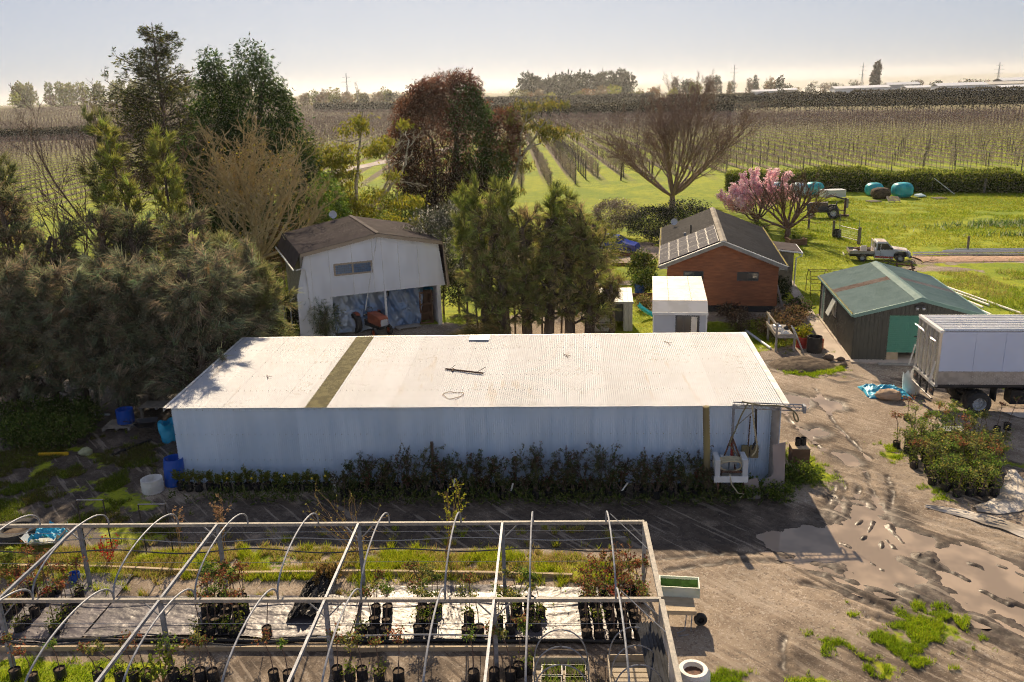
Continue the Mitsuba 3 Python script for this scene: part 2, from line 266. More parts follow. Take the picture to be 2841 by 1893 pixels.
def mask_on(poly, soft):
    x0, y0, x1, y1 = poly.buffer(soft).bounds; m = (GX >= x0) & (GX <= x1) & (GY >= y0) & (GY <= y1); out = np.zeros_like(GX)
    if m.any(): out[m] = softmask(poly, soft, GX[m], GY[m])
    return out
def fb(x, y, s, o=4, seed=0): return meshkit.fbm(np.stack([x * s, y * s, x * 0], -1), o, seed)
gz = terrain(GX, GY)
near = (np.abs(GX) < 60) & (GY < 110)
gz = gz + np.where(near, (fb(GX, GY, .35, 3) - .5) * .05 + (fb(GX, GY, 2.4, 3, 5) - .5) * .025 + (fb(GX, GY, 7, 2, 6) - .5) * .02 * (GY < 46), 0)
low = np.zeros_like(GX); damp = np.zeros_like(GX)
for pg in PUDDLES: low = np.maximum(low, mask_on(pg.buffer(.05), .55)); damp = np.maximum(damp, mask_on(pg.buffer(.35), 1.3))
edge = (fb(GX, GY, 3.0, 4, 3) - .5)
gz = gz - .09 * np.clip(low + edge * .7 * (low > 0.02), 0, 1)
def lines_on(ls, rad):
    out = np.zeros_like(GX)
    for l in ls:
        g = LineString(l); x0, y0, x1, y1 = g.buffer(rad * 3).bounds; m = (GX >= x0) & (GX <= x1) & (GY >= y0) & (GY <= y1)
        d = shapely.distance(g, shapely.points(GX[m], GY[m])); out[m] = np.maximum(out[m], np.exp(-(d / rad) ** 2))
    return out
rg = lines_on(RIDGES, .11) * (.5 + fb(GX, GY, 6, 3, 8)); rt = lines_on(RUTS, .16) * (.4 + 1.2 * fb(GX, GY, 4, 3, 9)); sh = lines_on([[(q[0] + .3, q[1] + .12) for q in l] for l in RUTS], .13)
yard = mask_on(Polygon([(7, 20), (9, 26.5), (13, 29), (16, 23), (16, 15.6), (12, 15.6)]), 1.5)
churn = fb(GX * .8 + GY * .6, (GY * .8 - GX * .6) * .35, 5, 4, 21) - .5
ln = lines_on(RUTS, .42); cc = GX * .78 + GY * .62 + .12 * fb(GX, GY, 1.2, 3, 31)
gz = gz + .022 * ln * np.sin(cc * 2 * np.pi / .26) * fb(GX, GY, 1.5, 3, 33)
gz = gz + .085 * rg - .055 * rt + .035 * sh * (fb(GX, GY, 5, 3, 12)) + yard * churn * .11
gz[GY < 15.5] -= .0
g_ = np.zeros_like(GX); w_ = np.zeros_like(GX)
for pg, s, v in GRASS: g_ = np.maximum(g_, v * mask_on(pg, s))
for pg in BARE: g_ = g_ * (1 - mask_on(pg, 1.2))
for pg, s, v in WET: w_ = np.maximum(w_, v * mask_on(pg, s))
w_ = np.maximum(w_, np.clip(damp * 1.15, 0, 1)); w_ = np.maximum(w_, rt * .8)
def ground_col(p, n, uv):
    d = dr.sqrt(p.x * p.x + p.y * p.y); a = fbm(p.x * 1.3, p.y * 1.3, 0, 4); b = fbm(p.x * 9, p.y * 9, 3, 3); c = fbm(p.x * .22, p.y * .22, 7, 3); far = smoothstep(60, 140, d)
    w = smoothstep(.25, .75, uv.y + (a - .5) * .7)
    dry = mix((.31, .25, .19), (.20, .155, .115), smoothstep(.3, .7, a * .6 + c * .4)); dry = mix(dry, (.38, .33, .27), smoothstep(.62, .75, b) * .5)
    wet = mix((.085, .066, .052), (.045, .035, .029), smoothstep(.35, .65, b))
    soil = mix(dry, wet, w)
    gr = mix((.155, .225, .008), (.30, .33, .012), smoothstep(.3, .7, a * .5 + c * .5)); gr = mix(gr, (.08, .14, .012), smoothstep(.55, .8, b) * .7)
    k = smoothstep(.42, .58, uv.x + (a - .5) * .75 * (1 - far * .7) + (b - .5) * .35 * (1 - far))
    row = dr.abs((p.x - 2) / 4.1 - dr.floor((p.x - 2) / 4.1) - .5); orch = smoothstep(118, 150, p.y + .35 * dr.maximum(-p.x - 20, 0))
    gr = mix(gr, mix((.17, .12, .095), (.12, .11, .045), smoothstep(.35, .65, a)), orch * dr.maximum(smoothstep(.28, .36, row), smoothstep(170, 330, d) * .85))
    soil = mix(soil, (.05, .04, .032), smoothstep(.62, .8, fbm(p.x * 22, p.y * 22, 1, 2)) * (1 - far) * .5); soil = mix(soil, (.46, .41, .35), smoothstep(.74, .86, noise(p.x * 30, p.y * 30, 5)) * (1 - far) * (1 - w * .85) * .6)
    u, v = p.x * .62 - p.y * .78, p.x * .78 + p.y * .62; tr = fbm(v * 9, u * .55, 4, 3); soil = mix(soil, (.075, .058, .046), smoothstep(.58, .72, tr) * smoothstep(.25, .6, uv.y + .25 * c) * (1 - far) * .75)
    soil = mix(soil, (.42, .36, .295), smoothstep(.62, .74, 1 - tr) * (1 - far) * .35); bl = fbm(p.x * .6, p.y * .6, 11, 3); soil = soil * (.72 + .56 * bl)
    return mix(soil, gr, k)
scene['m_mat_ground'] = {'type': 'twosided', 'bsdf': {'type': 'principled', 'base_color': proc(ground_col), 'specular': .3, 'roughness': proc(lambda p, n, uv: .95 - .5 * smoothstep(.45, .9, uv.y) * (1 - uv.x))}}
P = np.stack([GX, GY, gz], -1); nr, nc = GX.shape; I = np.arange(nr * nc).reshape(nr, nc)
struct('ground', (P.reshape(-1, 3), np.stack([I[:-1, :-1], I[:-1, 1:], I[1:, 1:], I[1:, :-1]], -1).reshape(-1, 4)), 'mat_ground', True, np.stack([g_.ravel(), w_.ravel()], 1))
# puddle water: level sheets lying in the hollows
scene['m_mat_water'] = {'type': 'twosided', 'bsdf': {'type': 'plastic', 'diffuse_reflectance': proc(mott((.54, .455, .37), (.40, .335, .275), 1.2)), 'int_ior': 1.33, 'nonlinear': True}}
for i, pg in enumerate(PUDDLES):
    b = pg.buffer(.7); m = MB().prism(list(b.exterior.coords)[:-1], -.10, -.034 if i > 1 else -.032, 'z'); v, f = m.mesh()
    top = np.abs(v[f][:, :, 2].mean(1) - v[:, 2].max()) < 1e-4
    struct('puddle', (v, f[top]), 'mat_water')
# concrete path beside the green shed, in slabs
def slab(q0, q1, q2, q3, z=.035):
    return MB().hexa([(q0[0], q0[1], -.1), (q1[0], q1[1], -.1), (q2[0], q2[1], -.1), (q3[0], q3[1], -.1), (q0[0], q0[1], z), (q1[0], q1[1], z), (q2[0], q2[1], z), (q3[0], q3[1], z)])
L0, R0 = np.array((16.1, 40.95)), np.array((16.92, 40.5)); L1, R1 = np.array((17.85, 50.2)), np.array((18.42, 50.0))
lab('concrete_path', 'pale concrete path running beside the green shed', kind='structure')
for k in range(5):
    a, b = k / 5 + .001, (k + 1) / 5 - .001
    part('concrete_path', 'slab', slab(L0 + (L1 - L0) * a, R0 + (R1 - R0) * a, R0 + (R1 - R0) * b, L0 + (L1 - L0) * b), 'concrete')
part('concrete_path', 'slab', slab(L1, R1, (20.3, 60.5), (19.6, 60.5), .036), 'concrete')
# tan bark strip by the poles and the track beyond the red tree
mat('mat_mulch', mott((.50, .33, .22), (.34, .22, .15), 5), .95)
xs = np.linspace(31.5, 60, 60); q = np.linspace(-1, 1, 9)
PX = xs[:, None] + 0 * q; PY = 64.6 - .125 * (xs[:, None] - 31.5) + q * (.9 + .35 * fb(xs, xs * 0, .6)[:, None])
struct('bark_mulch_strip', MB().grid(np.stack([PX, PY, .03 + .12 * (1 - q[None] ** 2) * (.3 + fb(PX, PY, 1.5))], -1)), 'mat_mulch', True)
mat('mat_track', mott((.45, .40, .35), (.36, .31, .26), .5), .9)
tk = np.array([(-34, 150), (-26, 175), (-19, 200), (-10, 225)], float); nn = np.array([.9, -.5])
struct('farm_track', MB().grid(np.stack([np.c_[tk - nn * 2, np.full(4, .05)], np.c_[tk + nn * 2, np.full(4, .05)]], 1)), 'mat_track')
# ---------------------------------------------------------------- long corrugated shed
SH = frame(-12.498, 28.81, 0, -.076); SL, SD, SE, SR = 21.78, 7.69, 2.978, 3.327
PITCH = .0762
def corr_sheet(m, a0, a1, fn, amp=.0085, per=8):
    """corrugated sheet between a0 and a1 along its width; fn(a, wave) gives the two or more points of a rib line"""
    n = max(2, int(round((a1 - a0) / PITCH * per)) + 1); a = np.linspace(a0, a1, n)
    return m.grid(np.stack([fn(t, amp * math.sin(2 * math.pi * t / PITCH)) for t in a]))
shed = thing('corrugated_shed', 'long pale corrugated iron shed with a low mono-pitch roof across the middle of the yard', 'shed')
def roofline(dz):
    sl = (SR - SE) / SD
    return lambda a, w: np.array([(a, b, SE + sl * b + w + dz + sag) for b, sag in ((-.07, 0), (1.9, -.006), (3.8, .004), (5.8, -.006), (SD + .06, 0))])
edges = list(np.arange(-.09, 5.0, .7)) + [5.06, 5.86] ; edges = [e for e in edges if e < 5.06 or e in (5.06, 5.86)]
edges = sorted(set([round(e, 3) for e in edges])) ; k0 = 5.86
while k0 < SL - .5: k0 += .762; edges.append(round(min(k0, SL), 3))
edges[-1] = SL
lab(shed + '__roof')
del labels[shed + '__roof']
for i, (a, b) in enumerate(zip(edges[:-1], edges[1:])):
    if abs(a - 5.06) < .01: part(shed, 'fibreglass_sheet', corr_sheet(MB(SH), a, b, roofline(.004)), 'fibreglass', 40, label='mossy translucent fibreglass roof sheet')
    else: part(shed, 'roof_sheet', corr_sheet(MB(SH), a, b + .02, roofline(.004 * (i % 3))), f'zinc_roof_{(i * 7 % 5) % 3}', 40)
for i, a in enumerate(np.arange(.1, SL - .12, .762)):
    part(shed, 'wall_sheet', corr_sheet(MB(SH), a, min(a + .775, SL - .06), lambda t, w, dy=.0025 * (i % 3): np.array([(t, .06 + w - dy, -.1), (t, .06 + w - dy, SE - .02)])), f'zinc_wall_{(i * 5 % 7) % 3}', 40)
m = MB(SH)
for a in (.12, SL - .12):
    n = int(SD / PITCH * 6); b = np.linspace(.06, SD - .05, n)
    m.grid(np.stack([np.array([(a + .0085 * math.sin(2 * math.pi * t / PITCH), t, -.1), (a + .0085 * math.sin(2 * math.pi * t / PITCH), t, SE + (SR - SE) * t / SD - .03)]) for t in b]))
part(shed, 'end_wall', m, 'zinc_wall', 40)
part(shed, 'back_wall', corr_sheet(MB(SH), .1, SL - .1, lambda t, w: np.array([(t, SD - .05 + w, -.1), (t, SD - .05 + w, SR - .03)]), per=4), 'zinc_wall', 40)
mat('flashing', mott((.74, .74, .72), (.55, .55, .52), 3), .5, .2)
for a0, a1 in ((SL - .01, SL + .2), (-.13, -.03)):
    m = MB(SH); m.hexa([(a0, -.07, SE + .012), (a1, -.07, SE + .012), (a1, SD + .06, SR + .012), (a0, SD + .06, SR + .012), (a0, -.07, SE + .02), (a1, -.07, SE + .02), (a1, SD + .06, SR + .02), (a0, SD + .06, SR + .02)])
    o = a1 - .006 if a0 > 1 else a0
    m.hexa([(o, -.07, SE - .13), (o + .006, -.07, SE - .13), (o + .006, SD + .06, SR - .13), (o, SD + .06, SR - .13), (o, -.07, SE + .011), (o + .006, -.07, SE + .011), (o + .006, SD + .06, SR + .011), (o, SD + .06, SR + .011)])
    part(shed, 'barge_flashing', m, 'flashing')
part(shed, 'ridge_capping', MB(SH).box(-.1, SL + .15, SD + .04, SD + .12, SR - .12, SR + .004), 'flashing')
scr = MB(SH); wsc = MB(SH)
for a in np.arange(.02, SL - .1, PITCH * 3):
    if not 5.0 < a < 5.9:
        for b in (.08, 1.5, 3.0, 4.5, 6.0, 7.5): scr.box(a - .009, a + .009, b - .009, b + .009, SE + (SR - SE) * b / SD, SE + (SR - SE) * b / SD + .03)
    for z in (.9, 1.9, 2.85): wsc.box(a + .1, a + .124, .035, .05, z, z + .024)
mat('screw_grey', (.30, .29, .28), .6, .2)
part(shed, 'roof_screws', scr, 'screw_grey', kind='stuff'); part(shed, 'wall_screws', wsc, 'screw_grey', kind='stuff')
# things lying on the roof
def on_roof(a, b, dz=.02): return (a, b, SE + (SR - SE) * b / SD + dz)
def W(M, p): return (M @ np.array([*p, 1.0]))[:3]
m = MB(SH); m.tube([on_roof(9.62, 3.55, .05), on_roof(11.15, 3.05, .05)], .035, 6); m.box(9.9, 9.95, 3.3, 3.6, 3.15, 3.2)
m.tube([on_roof(10.9, 3.1, .08), on_roof(11.2, 3.5, .12)], .012, 5); m.tube([on_roof(9.8, 3.5, .06), on_roof(10.0, 3.75, .13)], .01, 5)
solo('iron_bar', m, 'rust', 'rusty iron bar lying across the corrugated shed roof', 'bar')
a = np.linspace(0, 2 * np.pi * 1.08, 40); wob = .05 * np.sin(3 * a)
pts = [on_roof(10.25 + (.36 + w) * math.cos(t), .95 + (.30 + w) * math.sin(t), .03 + .02 * math.sin(4 * t)) for t, w in zip(a, wob)]
mat('cane', (.34, .22, .10), .8)
solo('wire_loop', MB(SH).tube(pts, .012, 5), 'cane', 'loop of tan wire lying on the shed roof near its eave', 'wire')
mat('flash_blue', (.35, .38, .42), .45, .5)
m = MB(SH); m.box(10.15, 11.0, SD - .75, SD - .72, SR - .02, SR + .03); m.hexa([on_roof(10.15, SD - .74, .022), on_roof(11.0, SD - .74, .022), on_roof(11.0, SD, .022), on_roof(10.15, SD, .022), on_roof(10.15, SD - .74, .03), on_roof(11.0, SD - .74, .03), on_roof(11.0, SD, .03), on_roof(10.15, SD, .03)])
part(shed, 'patch_flashing', m, 'flash_blue', label='raised metal patch at the top of the roof')
rng = np.random.default_rng(5)
for k, (a, b) in enumerate(((18.4, 6.6), (2.6, 3.1), (14.2, 5.2))):
    m = MB(SH); d = rng.normal(size=2) * .2; m.tube([on_roof(a, b, .03), on_roof(a + .12, b - .2, .05), on_roof(a + .2, b - .42, .03)], .014, 5); m.tube([on_roof(a + .12, b - .2, .05), on_roof(a + .3, b - .25, .05)], .009, 4)
    solo('fallen_twig', m, 'twig', ('dark twig lying high on the right end of the shed roof', 'dead twig lying on the left end of the shed roof', 'thin twig in the middle right of the shed roof')[k], 'twig')
# ---------------------------------------------------------------- helpers for gabled buildings
def slope_sheets(parent, M, pts, L0, L1, w, matk, pitch=.0762, amp=.008, name='roof_sheet', dz=0., alt=None):
    """corrugated sheets running down a slope given by two (a, z) points, laid side by side along b from L0 to L1"""
    (a0, z0), (a1, z1) = pts; b = L0; i = 0
    while b < L1 - .05:
        e = min(b + w, L1); n = max(3, int((e - b + .03) / pitch * 6)); t = np.linspace(b, e + .02, n); o = dz + .003 * (i % 3)
        wv = amp * np.sin(2 * np.pi * t / pitch) + o
        P = np.stack([np.stack([np.full(n, a0 + (a1 - a0) * s), t, z0 + (z1 - z0) * s + wv], -1) for s in (0, .5, 1)], 1)
        k = alt.get(i) if alt else None
        part(parent, name if not k else k[0], MB(M).grid(P), k[1] if k else matk, 40, label=k[2] if k else None); b = e; i += 1
def window(parent, M, a0, a1, z0, z1, b, frame_mat, glass='window_dark', mull=(), name='window', fw=.05, out=.04):
    """framed window on a front wall at depth b (front is -b)"""
    m = MB(M)
    m.box(a0, a1, b - out, b + .03, z0, z0 + fw); m.box(a0, a1, b - out, b + .03, z1 - fw, z1)
    m.box(a0, a0 + fw, b - out, b + .03, z0 + fw, z1 - fw); m.box(a1 - fw, a1, b - out, b + .03, z0 + fw, z1 - fw)
    for x in mull: m.box(x - fw / 2, x + fw / 2, b - out, b + .03, z0 + fw, z1 - fw)
    k = part(parent, name, m, frame_mat)
    xs = [a0 + fw] + [q for x in mull for q in (x - fw / 2, x + fw / 2)] + [a1 - fw]
    for x0, x1 in zip(xs[::2], xs[1::2]): part(k, 'pane', MB(M).box(x0, x1, b - .012, b + .01, z0 + fw, z1 - fw), glass)
    return k
# ---------------------------------------------------------------- white barn with open bays
BM = frame(-11.582, 46.951, 0, .361)
mat('barn_white', streak((.90, .92, .95), (.74, .74, .75), 1.6, .35, 1.0), .7)
mat('barn_trim', (.40, .32, .23), .7)
mat('barn_roof', streak((.085, .068, .07), (.052, .044, .046), 2, 2), .85, 0, .1)
mat('tarp_silver', mott((.36, .42, .50), (.16, .25, .42), .8), .34, .3)
barn = thing('white_barn', 'weathered white barn with dark low gable roof and two open bays hung with tarps', 'barn')
lo = [(-.5, -.1), (1.5, -.1), (1.5, 2.48), (1.5, 5.2), (.12, 4.95), (-.45, 2.76)]
m = MB(BM).prism(lo, .2, .28); part(barn, 'wall', m, 'barn_white')
k = barn + '__wall'
xs = [1.5, 2.8, 4.0, 4.56, 5.52, 6.69, 7.9]
def topz(a): return 5.16 + (a + .07) / 4.43 * .75 - .22 if a < 4.36 else 5.91 - (a - 4.36) / 3.77 * .79 - .22
for a0, a1 in zip(xs[:-1], xs[1:]):
    z = [(a0 + .008, 2.46), (a1 - .008, 2.46), (a1 - .008, topz(a1))] + ([(4.36, topz(4.36))] if a0 < 4.36 < a1 else []) + [(a0 + .008, topz(a0))]
    part(barn, 'cladding_sheet', MB(BM).prism(z, .2, .26), 'barn_white')
part(barn, 'cladding_sheet', MB(BM).prism([(7.9, 2.42), (8.28, 2.42), (7.98, topz(7.95)), (7.9, topz(7.9))], .2, .26), 'barn_white')
for a in (.46, 1.5, 2.8, 4.0, 4.56, 5.52, 6.69): part(barn, 'batten', MB(BM).box(a - .022, a + .022, .165, .2, 2.44 if a > 1 else .1, topz(a)), 'white_paint')
mat('window_blue', (.045, .12, .25), .08, 0, .8); wk = window(barn, BM, 1.73, 3.95, 3.66, 4.36, .19, 'barn_trim', 'window_blue', mull=(2.81,), fw=.09)
m = MB(BM)
for x0, x1 in ((1.82, 2.76), (2.86, 3.86)):
    for x in np.arange(x0 + .12, x1, .13): m.box(x - .006, x + .006, .168, .176, 3.76, 4.26)
    for z in (3.9, 4.03, 4.16): m.box(x0, x1, .166, .174, z - .006, z + .006)
part(wk, 'wire_mesh', m, 'dark_steel', kind='stuff')
for a0, a1 in ((4.53, 4.65), (7.74, 7.92)): part(barn, 'post', MB(BM).box(a0, a1, .2, .34, -.1, 2.46), 'white_paint')
part(barn, 'beam', MB(BM).box(1.5, 7.95, .28, .4, 2.44, 2.62), 'white_paint')
P0, P1, P2 = (-.1, 5.16), (4.36, 5.93), (8.16, 5.14)
slope_sheets(barn, BM, (P1, P0), -.05, 8.2, .76, 'barn_roof', name='roof_sheet')
slope_sheets(barn, BM, (P1, P2), -.05, 8.2, .76, 'barn_roof', name='roof_sheet')
slope_sheets(barn, BM, (P0, (-.5, 4.3)), -.05, 8.2, .76, 'barn_roof', name='side_sheet')
slope_sheets(barn, BM, (P2, (8.42, 2.42)), -.05, 8.2, .76, 'barn_roof', name='side_sheet')
for q0, q1 in ((P0, P1), (P1, P2)):
    m = MB(BM).prism([(q0[0], q0[1] - .22), (q1[0], q1[1] - .22), (q1[0], q1[1] - .015), (q0[0], q0[1] - .015)], -.03, .0); part(barn, 'barge_board', m, 'barn_trim')
part(barn, 'barge_board', MB(BM).prism([(8.17, 4.92), (8.2, 5.12), (8.5, 2.42), (8.32, 2.42)], -.035, -.005), 'barn_trim')
part(barn, 'ridge_capping', MB(BM).beam((4.36, -.05, 5.955), (4.36, 8.2, 5.955), .24, .02), 'barn_roof')
part(barn, 'gutter', MB(BM).tube([(-.55, -.1, 4.28), (-.6, 8.2, 4.28)], .045, 8), 'white_paint')
part(barn, 'downpipe', MB(BM).tube([(-.4, -.02, 4.25), (.05, .1, 4.3), (.15, .12, 4.1), (.3, .13, .2)], .035, 8), 'white_paint')
m = MB(BM); m.box(7.85, 8.0, .3, 8.1, -.1, 5.0); part(barn, 'side_wall', m, 'barn_white')
m = MB(BM); m.box(-.1, .05, .3, 8.1, -.1, 4.9); part(barn, 'side_wall', m, 'grey_wood')
part(barn, 'back_wall', MB(BM).box(0, 7.9, 8.0, 8.1, -.1, 5.1), 'grey_wood'); part(barn, 'loft_floor', MB(BM).box(0.06, 7.85, .41, 7.9, 2.62, 2.7), 'grey_wood')
# tarps hanging in the bays (sheets with folds)
def drape(a0, a1, z0, z1, b, seed, fold=.16, sweep=0., n=50, k=40):
    u, v = np.meshgrid(np.linspace(0, 1, n), np.linspace(0, 1, k)); r = meshkit.fbm(np.stack([u * 5 + sweep * v * 3, v * 1.3, u * 0 + seed], -1), 4, seed) - .5
    r2 = meshkit.fbm(np.stack([u * 12 + sweep * v * 8, v * 5, u * 0 + seed], -1), 3, seed + 7) - .5
    r3 = np.abs(meshkit.fbm(np.stack([u * 9 + v * 4, v * 9 - u * 3, u * 0 + seed], -1), 3, seed + 3) - .5)
    bb = b + fold * 3.2 * r + fold * .45 * r2 + fold * .7 * r3 - .5 * (1 - v) ** 2 * .6
    return np.stack([a0 + (a1 - a0) * u, bb, z0 + (z1 - z0) * v + .05 * r], -1)
solo('hanging_tarp', MB(BM).grid(drape(1.56, 4.9, .1, 2.5, 1.0, 3, .22, .3)), 'tarp_silver', 'silver blue tarpaulin hung across the left open bay of the white barn', 'tarp', smooth=True)
P = drape(4.72, 6.9, .05, 2.5, .95, 8, .26, 1.2); P[..., 0] += (P[..., 2] / 2.5 - .4) * .55
solo('hanging_tarp', MB(BM).grid(P), 'tarp_silver', 'dark silver tarpaulin draped diagonally across the right open bay of the white barn', 'tarp', smooth=True)
c = thing('tall_crate', 'tall brown wooden shelf crate in the right corner of the barn opening', 'crate')
for a in (6.78, 7.52): part(c, 'post', MB(BM).box(a, a + .08, .8, .9, .0, 2.0), 'brown_wood')
for z in (.02, .62, 1.18, 1.9): part(c, 'rail', MB(BM).box(6.86, 7.52, .81, .89, z, z + .09), 'brown_wood')
part(c, 'side_panel', MB(BM).box(6.79, 6.83, .9, 1.7, 0, 2.0), 'brown_wood'); part(c, 'side_panel', MB(BM).box(7.56, 7.6, .9, 1.7, 0, 2.0), 'brown_wood'); part(c, 'back_panel', MB(BM).box(6.83, 7.56, 1.66, 1.7, 0, 2.0), 'brown_wood')
u, v = np.meshgrid(np.linspace(0, 1, 14), np.linspace(0, 1, 10)); rr = meshkit.fbm(np.stack([u * 4, v * 4, u * 0], -1), 3, 2)
solo('blue_sheet', MB(BM).grid(np.stack([6.75 + .95 * u, .85 + .8 * v, 2.02 + .22 * rr], -1)), 'cyan_tarp', 'crumpled blue plastic sheet on top of the tall wooden crate in the barn', 'sheet', smooth=True)
p = thing('plank_stack', 'low grey timber platform on the ground before the right barn bay', 'pallet')
for i in range(5): part(p, 'plank', MB(BM).box(5.1, 6.6, -.05 + .15 * i, .07 + .15 * i, .12, .15), 'grey_wood')
for a in (5.2, 6.3): part(p, 'bearer', MB(BM).box(a, a + .1, -.05, .7, .02, .12), 'grey_wood')
solo('festoon_light_string', MB().tube([W(BM, (4.37 + (3.08 - 4.37) * t - .25 * math.sin(math.pi * t) * .3, .12 - 1.3 * t, 5.75 + (1.8 - 5.75) * t - .25 * math.sin(math.pi * t))) for t in np.linspace(0, 1, 24)], .028, 6), 'white_plastic', 'white string of lights stretched from the barn gable down past the shed', 'string lights')
dish = thing('satellite_dish', 'grey satellite dish on the far left of the barn roof ridge', 'satellite dish')
def make_dish(d, M, x, y, z, s=1.0):
    part(d, 'mast', MB(M).cyl((x, y, z), (x, y, z + .55 * s), .025), 'galv')
    q = MB(M @ frame(x, y, z + .65 * s) @ np.array([[1, 0, 0, 0], [0, .35, -.94, 0], [0, .94, .35, 0], [0, 0, 0, 1.0]])); q.lathe([(0.001, 0), (.18 * s, .02 * s), (.32 * s, .07 * s), (.42 * s, .13 * s)], 24)
    part(d, 'reflector', q, 'pale_grey', True); part(d, 'arm', MB(M).tube([(x, y, z + .4 * s), (x - .35 * s, y - .35 * s, z + .5 * s)], .018, 6), 'galv')
make_dish(dish, BM, 3.2, 8.0, 5.7, .62)
pr = thing('pipe_rack', 'bent galvanised pipe frame standing left of the white barn', 'pipe frame')
for i, (a, b) in enumerate(((-.95, -.3), (-1.25, .4), (-1.6, 1.2), (-1.9, 2.0))): part(pr, 'pipe', MB(BM).tube([(a, b, 0), (a, b, 2.5), (a + .08, b, 2.68), (a + .3, b, 2.75)], .035, 6), 'galv')
for z in (1.0, 2.2): part(pr, 'rail', MB(BM).tube([(-.95, -.3, z), (-1.9, 2.0, z)], .022, 6), 'galv')
# ---------------------------------------------------------------- brown timber house
HM = frame(9.186, 51.118, 0, -.185); HW, HL, HE, HR = 7.5, 14.66, 2.95, 4.48
mat('cedar_boards', streak((.42, .15, .06), (.25, .085, .04), 3, 11, 1.2), .7)
mat('house_roof', streak((.085, .082, .08), (.05, .048, .046), 3, 3), .85, 0, .12)
mat('joinery', (.06, .065, .075), .45)
mat('solar', mott((.09, .09, .105), (.115, .115, .13), 2), .8, 0, .06)
mat('moss', mott((.30, .24, .05), (.18, .15, .05), 6), .95)
house = thing('timber_house', 'brown timber board house with a grey gable roof carrying solar panels', 'house')
m = MB(HM); z = .42; i = 0
rngh = np.random.default_rng(11)
def hz(a): return HE + (HR - HE) * (1 - abs(a - HW / 2) / (HW / 2)) - .12
while z < 4.25:
    zt = z + .145
    # board spans the width of the gable at this height
    half = HW / 2 - .44 if zt < hz(.44) else max(.02, (1 - (zt - HE + .12) / (HR - HE)) * HW / 2)
    a0, a1 = HW / 2 - half, HW / 2 + half
    m.hexa([(a0, .385, z), (a1, .385, z), (a1, .46, z), (a0, .46, z), (a0, .402, zt - .006), (a1, .402, zt - .006), (a1, .46, zt - .006), (a0, .46, zt - .006)]); z = zt
part(house, 'weatherboards', m, 'cedar_boards', label='horizontal brown timber boards of the gable end', kind='stuff')
part(house, 'core_wall', MB(HM).prism([(.46, .4), (HW - .46, .4), (HW - .46, 2.9), (HW / 2, 4.28), (.46, 2.9)], .45, HL - .4), 'cedar_boards')
part(house, 'base_boards', MB(HM).box(.5, HW - .5, .47, .5, -.05, .41), 'joinery')
for i, z in enumerate((.06, .2, .33)): part(house, 'base_slat', MB(HM).box(.5, HW - .5, .44, .468, z - .045, z + .045), 'dark_steel')
window(house, HM, 4.65, 5.91, 1.99, 2.52, .385, 'joinery', mull=(5.28,), fw=.05)
window(house, HM, 1.44, 2.64, .6, 2.55, .385, 'joinery', mull=(2.04,), fw=.06)
ez = lambda a: (a, HE + (HR - HE) * (1 - abs(a - HW / 2) / (HW / 2)))
slope_sheets(house, HM, (ez(HW / 2), ez(0)), .02, HL, .76, 'house_roof'); slope_sheets(house, HM, (ez(HW / 2), ez(HW)), .02, HL, .76, 'house_roof')
mat('ridge_pale', mott((.34, .31, .26), (.24, .21, .17), 2), .8, 0, .1)
part(house, 'ridge_capping', MB(HM).hexa([(HW / 2 - .2, 0, HR - .03), (HW / 2 + .2, 0, HR - .03), (HW / 2 + .2, HL, HR - .03), (HW / 2 - .2, HL, HR - .03), (HW / 2 - .01, 0, HR + .05), (HW / 2 + .01, 0, HR + .05), (HW / 2 + .01, HL, HR + .05), (HW / 2 - .01, HL, HR + .05)]), 'ridge_pale')
for a0, a1 in ((-.02, HW / 2), (HW / 2, HW + .02)):
    q0, q1 = ez(max(a0, 0)), ez(min(a1, HW))
    part(house, 'barge_board', MB(HM).prism([(a0, q0[1] - .24), (a1, q1[1] - .24), (a1, q1[1] - .02), (a0, q0[1] - .02)], -.03, .015), 'grey_wood')
    part(house, 'barge_trim', MB(HM).prism([(a0, q0[1] - .02), (a1, q1[1] - .02), (a1, q1[1] + .02), (a0, q0[1] + .02)], -.045, .06), 'white_paint')
    part(house, 'soffit', MB(HM).prism([(a0, q0[1] - .1), (a1, q1[1] - .1), (a1, q1[1] - .06), (a0, q0[1] - .06)], .016, .44), 'grey_wood')
for a, s in ((-.06, -1), (HW + .06, 1)):
    part(house, 'gutter', MB(HM).box(a - .06, a + .06, 0, HL, HE - .13, HE - .02), 'joinery'); part(house, 'gutter_moss', MB(HM).tube([(a, b, HE - .01 + .012 * math.sin(3 * b)) for b in np.linspace(.2, HL, 40)], .045, 5), 'moss', label='yellow moss growing along the gutter')
for a, a2 in ((.47, .0), (HW - .4, HW)):
    part(house, 'downpipe', MB(HM).tube([(a2, .1, HE - .12), (a2, .3, HE - .2), (a, .34, HE - .22), (a, .34, HE - .35), (a, .34, .1)], .045, 8), 'white_paint')
